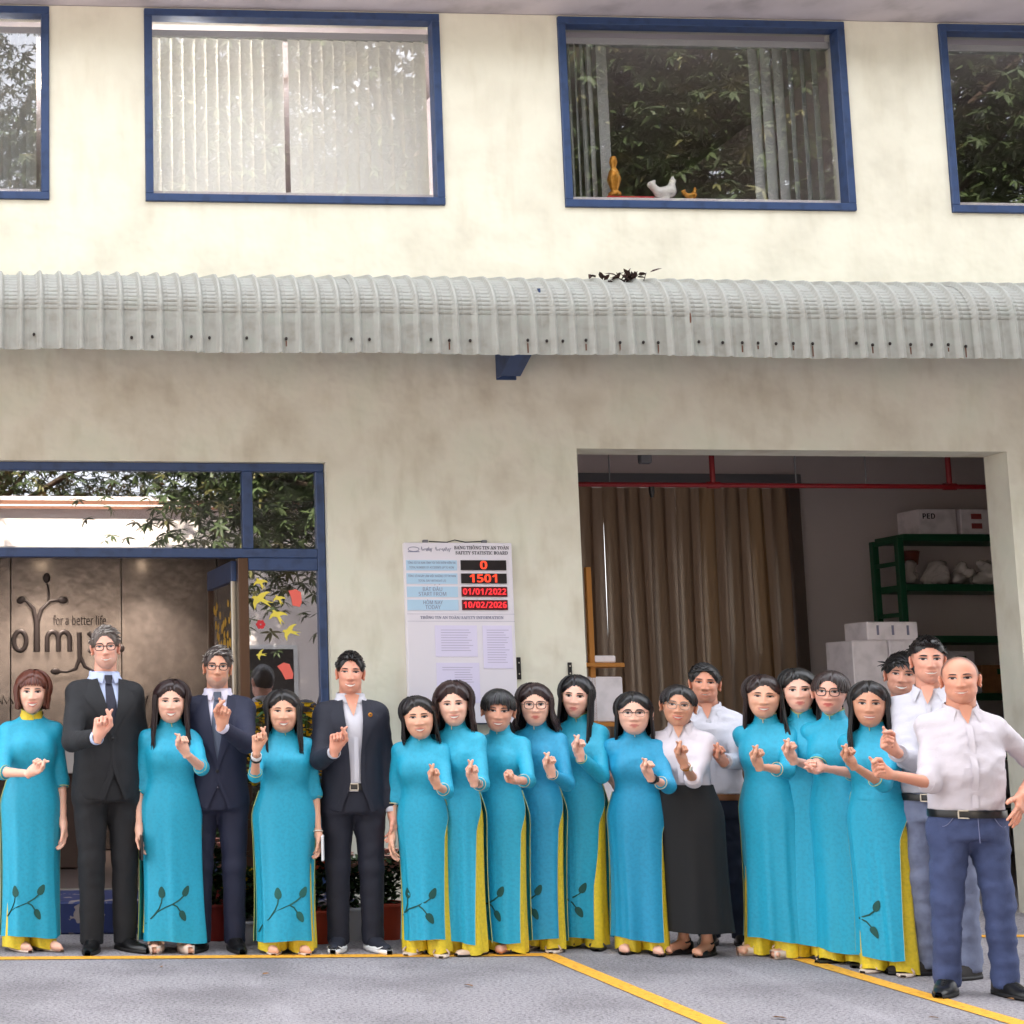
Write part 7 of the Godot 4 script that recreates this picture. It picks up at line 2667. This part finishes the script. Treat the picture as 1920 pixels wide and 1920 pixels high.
	shirt_person({"man": false, "right_arm": {"back": true, "cut": 0.2}, "x": 4.206, "z": 1.500, "h": 1.541, "yaw": -34, "lean": -0.026, "group": g, "label": "woman with glasses in white shirt and long black skirt", "shirt": "shirt_pink", "skirt": "skirt_black", "shirt_low": 0.605, "cut": 0.1, "stance": 0.06, "bare": true, "shoes": "pump", "feet_turn": -0.4,
		"left_arm": heart.call(Vector3(-0.177, 1.092, 0.353), Vector3(-0.28, 1.0, 0.1), Vector3(0.2, 0.1, 1), 0.12, Vector3(-0.050, 0.997, 0.189)),
		"face": {"skin": tan, "lip": Color(0.74, 0.24, 0.24), "smile": 0.9, "teeth": 0.7, "hair": black, "eyes": 0.8, "wide": 1.223}, "tilt": -6,
		"hair": {"style": "tied", "bun": true, "thick": 0.009, "hairline": 0.064}, "glasses": [Color(0.55, 0.50, 0.46), 0.0245, 0.021, 0.0016, false], "bands": [["wristwatch", 1, 0.04, 0.025, 0.012, "gold", "pearl"]]})
	shirt_person({"right_arm": {"back": true, "cut": 0.2}, "x": 4.560, "z": 1.150, "h": 1.677, "yaw": -26, "lean": -0.050, "group": g, "label": "broad man in white shirt with brown belt behind black skirt woman", "shirt": "shirt_white", "jeans": "jeans_dark", "belt": "belt_brown", "buckle": "belt_brown", "cut": 0.9, "wide": 1.04, "stance": 0.09, "head": 0.226,
		"left_arm": heart.call(Vector3(-0.170, 1.095, 0.422), Vector3(-0.5, 0.75, 0.35), Vector3(0.0, 0.3, 1), 0.86, Vector3(0.011, 1.099, 0.252)),
		"face": {"skin": Color(0.819, 0.567, 0.462), "smile": 0.9, "teeth": 0.5, "hair": Color(0.08, 0.07, 0.07), "wide": 1.069, "eyes": 0.65, "neck": 1.1}, "tilt": -4,
		"hair": {"n": 240, "len": 0.024, "thick": 0.009, "sweep": 0.3, "side": -0.4, "lift": 0.12, "hairline": 0.068}})
	ao_dai({"right_arm": {"back": true, "cut": 0.2}, "x": 4.635, "z": 1.570, "h": 1.590, "yaw": -44, "lean": 0.030, "group": g, "label": "woman with swept dark hair behind shoulders, turquoise ao dai, pale platform sandals", "wide": 0.96,
		"left_arm": heart.call(Vector3(-0.220, 1.080, 0.366), Vector3(-0.35, 0.95, 0.25), Vector3(0.1, 0.2, 1), 0.36, Vector3(-0.010, 1.052, 0.263)), "trim": "trim_pale", "shoes": "platform", "bare": true, "feet_turn": -0.4, "hem": 0.10, "slit": 0.40,
		"face": {"skin": mid, "lip": Color(0.74, 0.36, 0.36), "teeth": 0.8, "smile": 0.8, "hair": dark, "eyes": 0.65, "wide": 1.258, "part_x": -0.025}, "tilt": -3,
		"hair": {"len": 0.24, "open": 1.10, "thick": 0.014, "front_z": -0.05, "wave": 0.003, "flare": 0.004, "n": 171}, "earring": true})
	ao_dai({"right_arm": {"back": true, "cut": 0.2}, "x": 4.807, "z": 1.660, "h": 1.625, "yaw": -48, "lean": 0.022, "group": g, "label": "woman with long wavy black hair over one shoulder, turquoise ao dai", "wide": 0.90,
		"left_arm": heart.call(Vector3(-0.247, 1.118, 0.371), Vector3(-0.45, 0.9, 0.2), Vector3(0.1, 0.2, 1), -0.15, Vector3(-0.049, 1.069, 0.243)), "cut": -0.15, "hem": 0.09,
		"face": {"wide": 1.187, "skin": Color(0.892, 0.693, 0.609), "lip": Color(0.72, 0.28, 0.29), "smile": 0.2, "hair": Color(0.07, 0.06, 0.065), "eyes": 0.95, "jaw": 0.94, "part_x": -0.02}, "tilt": 2,
		"hair": {"len": 0.38, "open": 1.10, "thick": 0.016, "front_z": 0.055, "wave": 0.014, "flare": -0.012, "n": 182, "bangs": 6, "bang_to": 0.85}})
	ao_dai({"right_arm": {"back": true, "cut": 0.2}, "x": 4.898, "z": 1.850, "h": 1.614, "yaw": -52, "lean": 0.010, "group": g, "label": "woman with round dark glasses and tied hair in turquoise ao dai", "wide": 0.90,
		"left_arm": heart.call(Vector3(-0.263, 1.080, 0.339), Vector3(-0.95, 0.15, 0.2), Vector3(-0.1, 0.3, 1), 0.08, Vector3(-0.043, 1.047, 0.251)), "cut": 0.08, "hem": 0.075, "shoes": "thong",
		"face": {"wide": 1.187, "skin": Color(0.882, 0.651, 0.567), "lip": red, "smile": 0.4, "hair": dark, "eyes": 0.9, "jaw": 0.92}, "look": -38, "tilt": -3,
		"hair": {"style": "tied", "thick": 0.010, "bun": false, "len": 0.12}, "glasses": [Color(0.12, 0.10, 0.11), 0.0235, 0.021, 0.0022, false]})
	ao_dai({"right_arm": {"back": true, "cut": 0.2}, "x": 4.958, "z": 2.160, "h": 1.545, "yaw": -46, "lean": -0.020, "group": g, "label": "frontmost woman in turquoise ao dai, beside the bald man's outstretched hand", "wide": 0.94,
		"left_arm": heart.call(Vector3(-0.279, 1.101, 0.249), Vector3(-0.5, 0.85, 0.15), Vector3(0.1, 0.2, 1), 0.25, Vector3(-0.085, 1.001, 0.179)), "cut": 0.3, "motif": -0.105, "slit": 1.0, "hem": 0.085, "trouser": 0.014,
		"face": {"wide": 1.187, "skin": tan, "lip": Color(0.74, 0.42, 0.40), "teeth": 0.6, "smile": 0.5, "hair": black, "eyes": 0.85, "jaw": 0.94, "part_x": 0.0}, "tilt": -2,
		"hair": {"len": 0.25, "open": 1.06, "thick": 0.013, "front_z": 0.01, "wave": 0.008, "flare": 0.010, "n": 159}})
	shirt_person({"x": 5.352, "z": 1.750, "h": 1.715, "yaw": -36, "lean": 0.035, "group": g, "label": "young man half hidden at the back with tousled black fringe", "shirt": "shirt_white", "jeans": "jeans_dark", "stance": 0.09,
		"face": {"skin": Color(0.840, 0.598, 0.504), "smile": 0.9, "teeth": 1.0, "hair": Color(0.08, 0.07, 0.075), "eyes": 0.75, "wide": 1.069}, "tilt": -6,
		"hair": {"n": 300, "len": 0.05, "thick": 0.013, "sweep": 0.8, "side": 0.5, "lift": 0.12, "front_th": 0.95, "hairline": 0.060}})
	shirt_person({"x": 5.169, "z": 2.300, "h": 1.780, "yaw": -40, "lean": 0.028, "group": g, "label": "young man with cropped sides in white shirt and pale jeans", "shirt": "shirt_white", "jeans": "jeans_pale", "shoe": "suede", "cut": 0.55, "stance": 0.10, "toe_out": 0.2, "feet_turn": -0.7, "buckle_x": -0.03, "head": 0.226,
		"right_arm": heart.call(Vector3(-0.335, 1.174, 0.242), Vector3(-0.8, 0.55, 0.25), Vector3(0.1, 0.4, 1), 0.86, Vector3(-0.153, 1.127, 0.057)),
		"face": {"wide": 1.018, "skin": Color(0.861, 0.619, 0.525), "smile": 0.6, "teeth": 0.7, "hair": Color(0.10, 0.085, 0.085), "brow_w": 1.4, "eyes": 0.8, "long": 1.02, "stubble": 0.6}, "look": -24,
		"hair": {"n": 240, "len": 0.026, "thick": 0.012, "sweep": 0.2, "lift": 0.12, "temple": 0.035, "nape": 0.0, "hairline": 0.064}, "bands": [["wristwatch", 1, 0.03, 0.034, 0.022, "shoe_black", "pearl"]]})
	shirt_person({"x": 4.985, "z": 2.830, "h": 1.655, "yaw": -18, "lean": 0.028, "group": g, "label": "bald man at the right end in pinkish white shirt, hand on hip", "shirt": "shirt_pink", "jeans": "jeans_blue", "cut": 0.1, "wide": 1.02, "belly": 0.122, "stance": 0.13, "toe_out": 0.45, "head": 0.226, "hair_up": 0.0, "shirt_low": 0.545, "buckle_x": -0.05, "leg": 1.05,
		"right_arm": heart.call(Vector3(-0.433, 1.075, 0.118), Vector3(-1.0, 0.25, 0.2), Vector3(0, 0.5, 0.9), 0.05, Vector3(-0.201, 1.031, 0.053)),
		"left_arm": {"wrist": Vector3(0.215, 0.985, 0.14), "dir": Vector3(-0.45, -0.85, 0.25), "palm": Vector3(-0.5, 0.1, -0.8), "pose": "spread", "pole": Vector3(1.0, 0.15, -0.5), "cut": 0.02},
		"face": {"skin": Color(0.840, 0.588, 0.483), "smile": 0.8, "teeth": 0.6, "hair": Color(0.2, 0.17, 0.16), "eyes": 0.7, "wide": 1.079, "stubble": 0.85, "neck": 1.12}, "tilt": 2})
	# phones held low
	for q in [["black phone held low beside long brown haired woman's dress", Vector3(1.03, 0.60, 1.345), M.black, 0.1], ["white phone held low by the woman with wrist band", Vector3(2.075, 0.60, 1.425), M.white, -0.3]]:
		var t := thing("phone", q[0], "phone", q[1], q[3])
		boxed("phone_case", Vector3.ZERO, Vector3(0.012, 0.145, 0.072), q[2], t, 0.004)
		boxed("screen", Vector3(-0.0065, 0, 0), Vector3(0.001, 0.132, 0.064), M.led_back, t, 0.0)
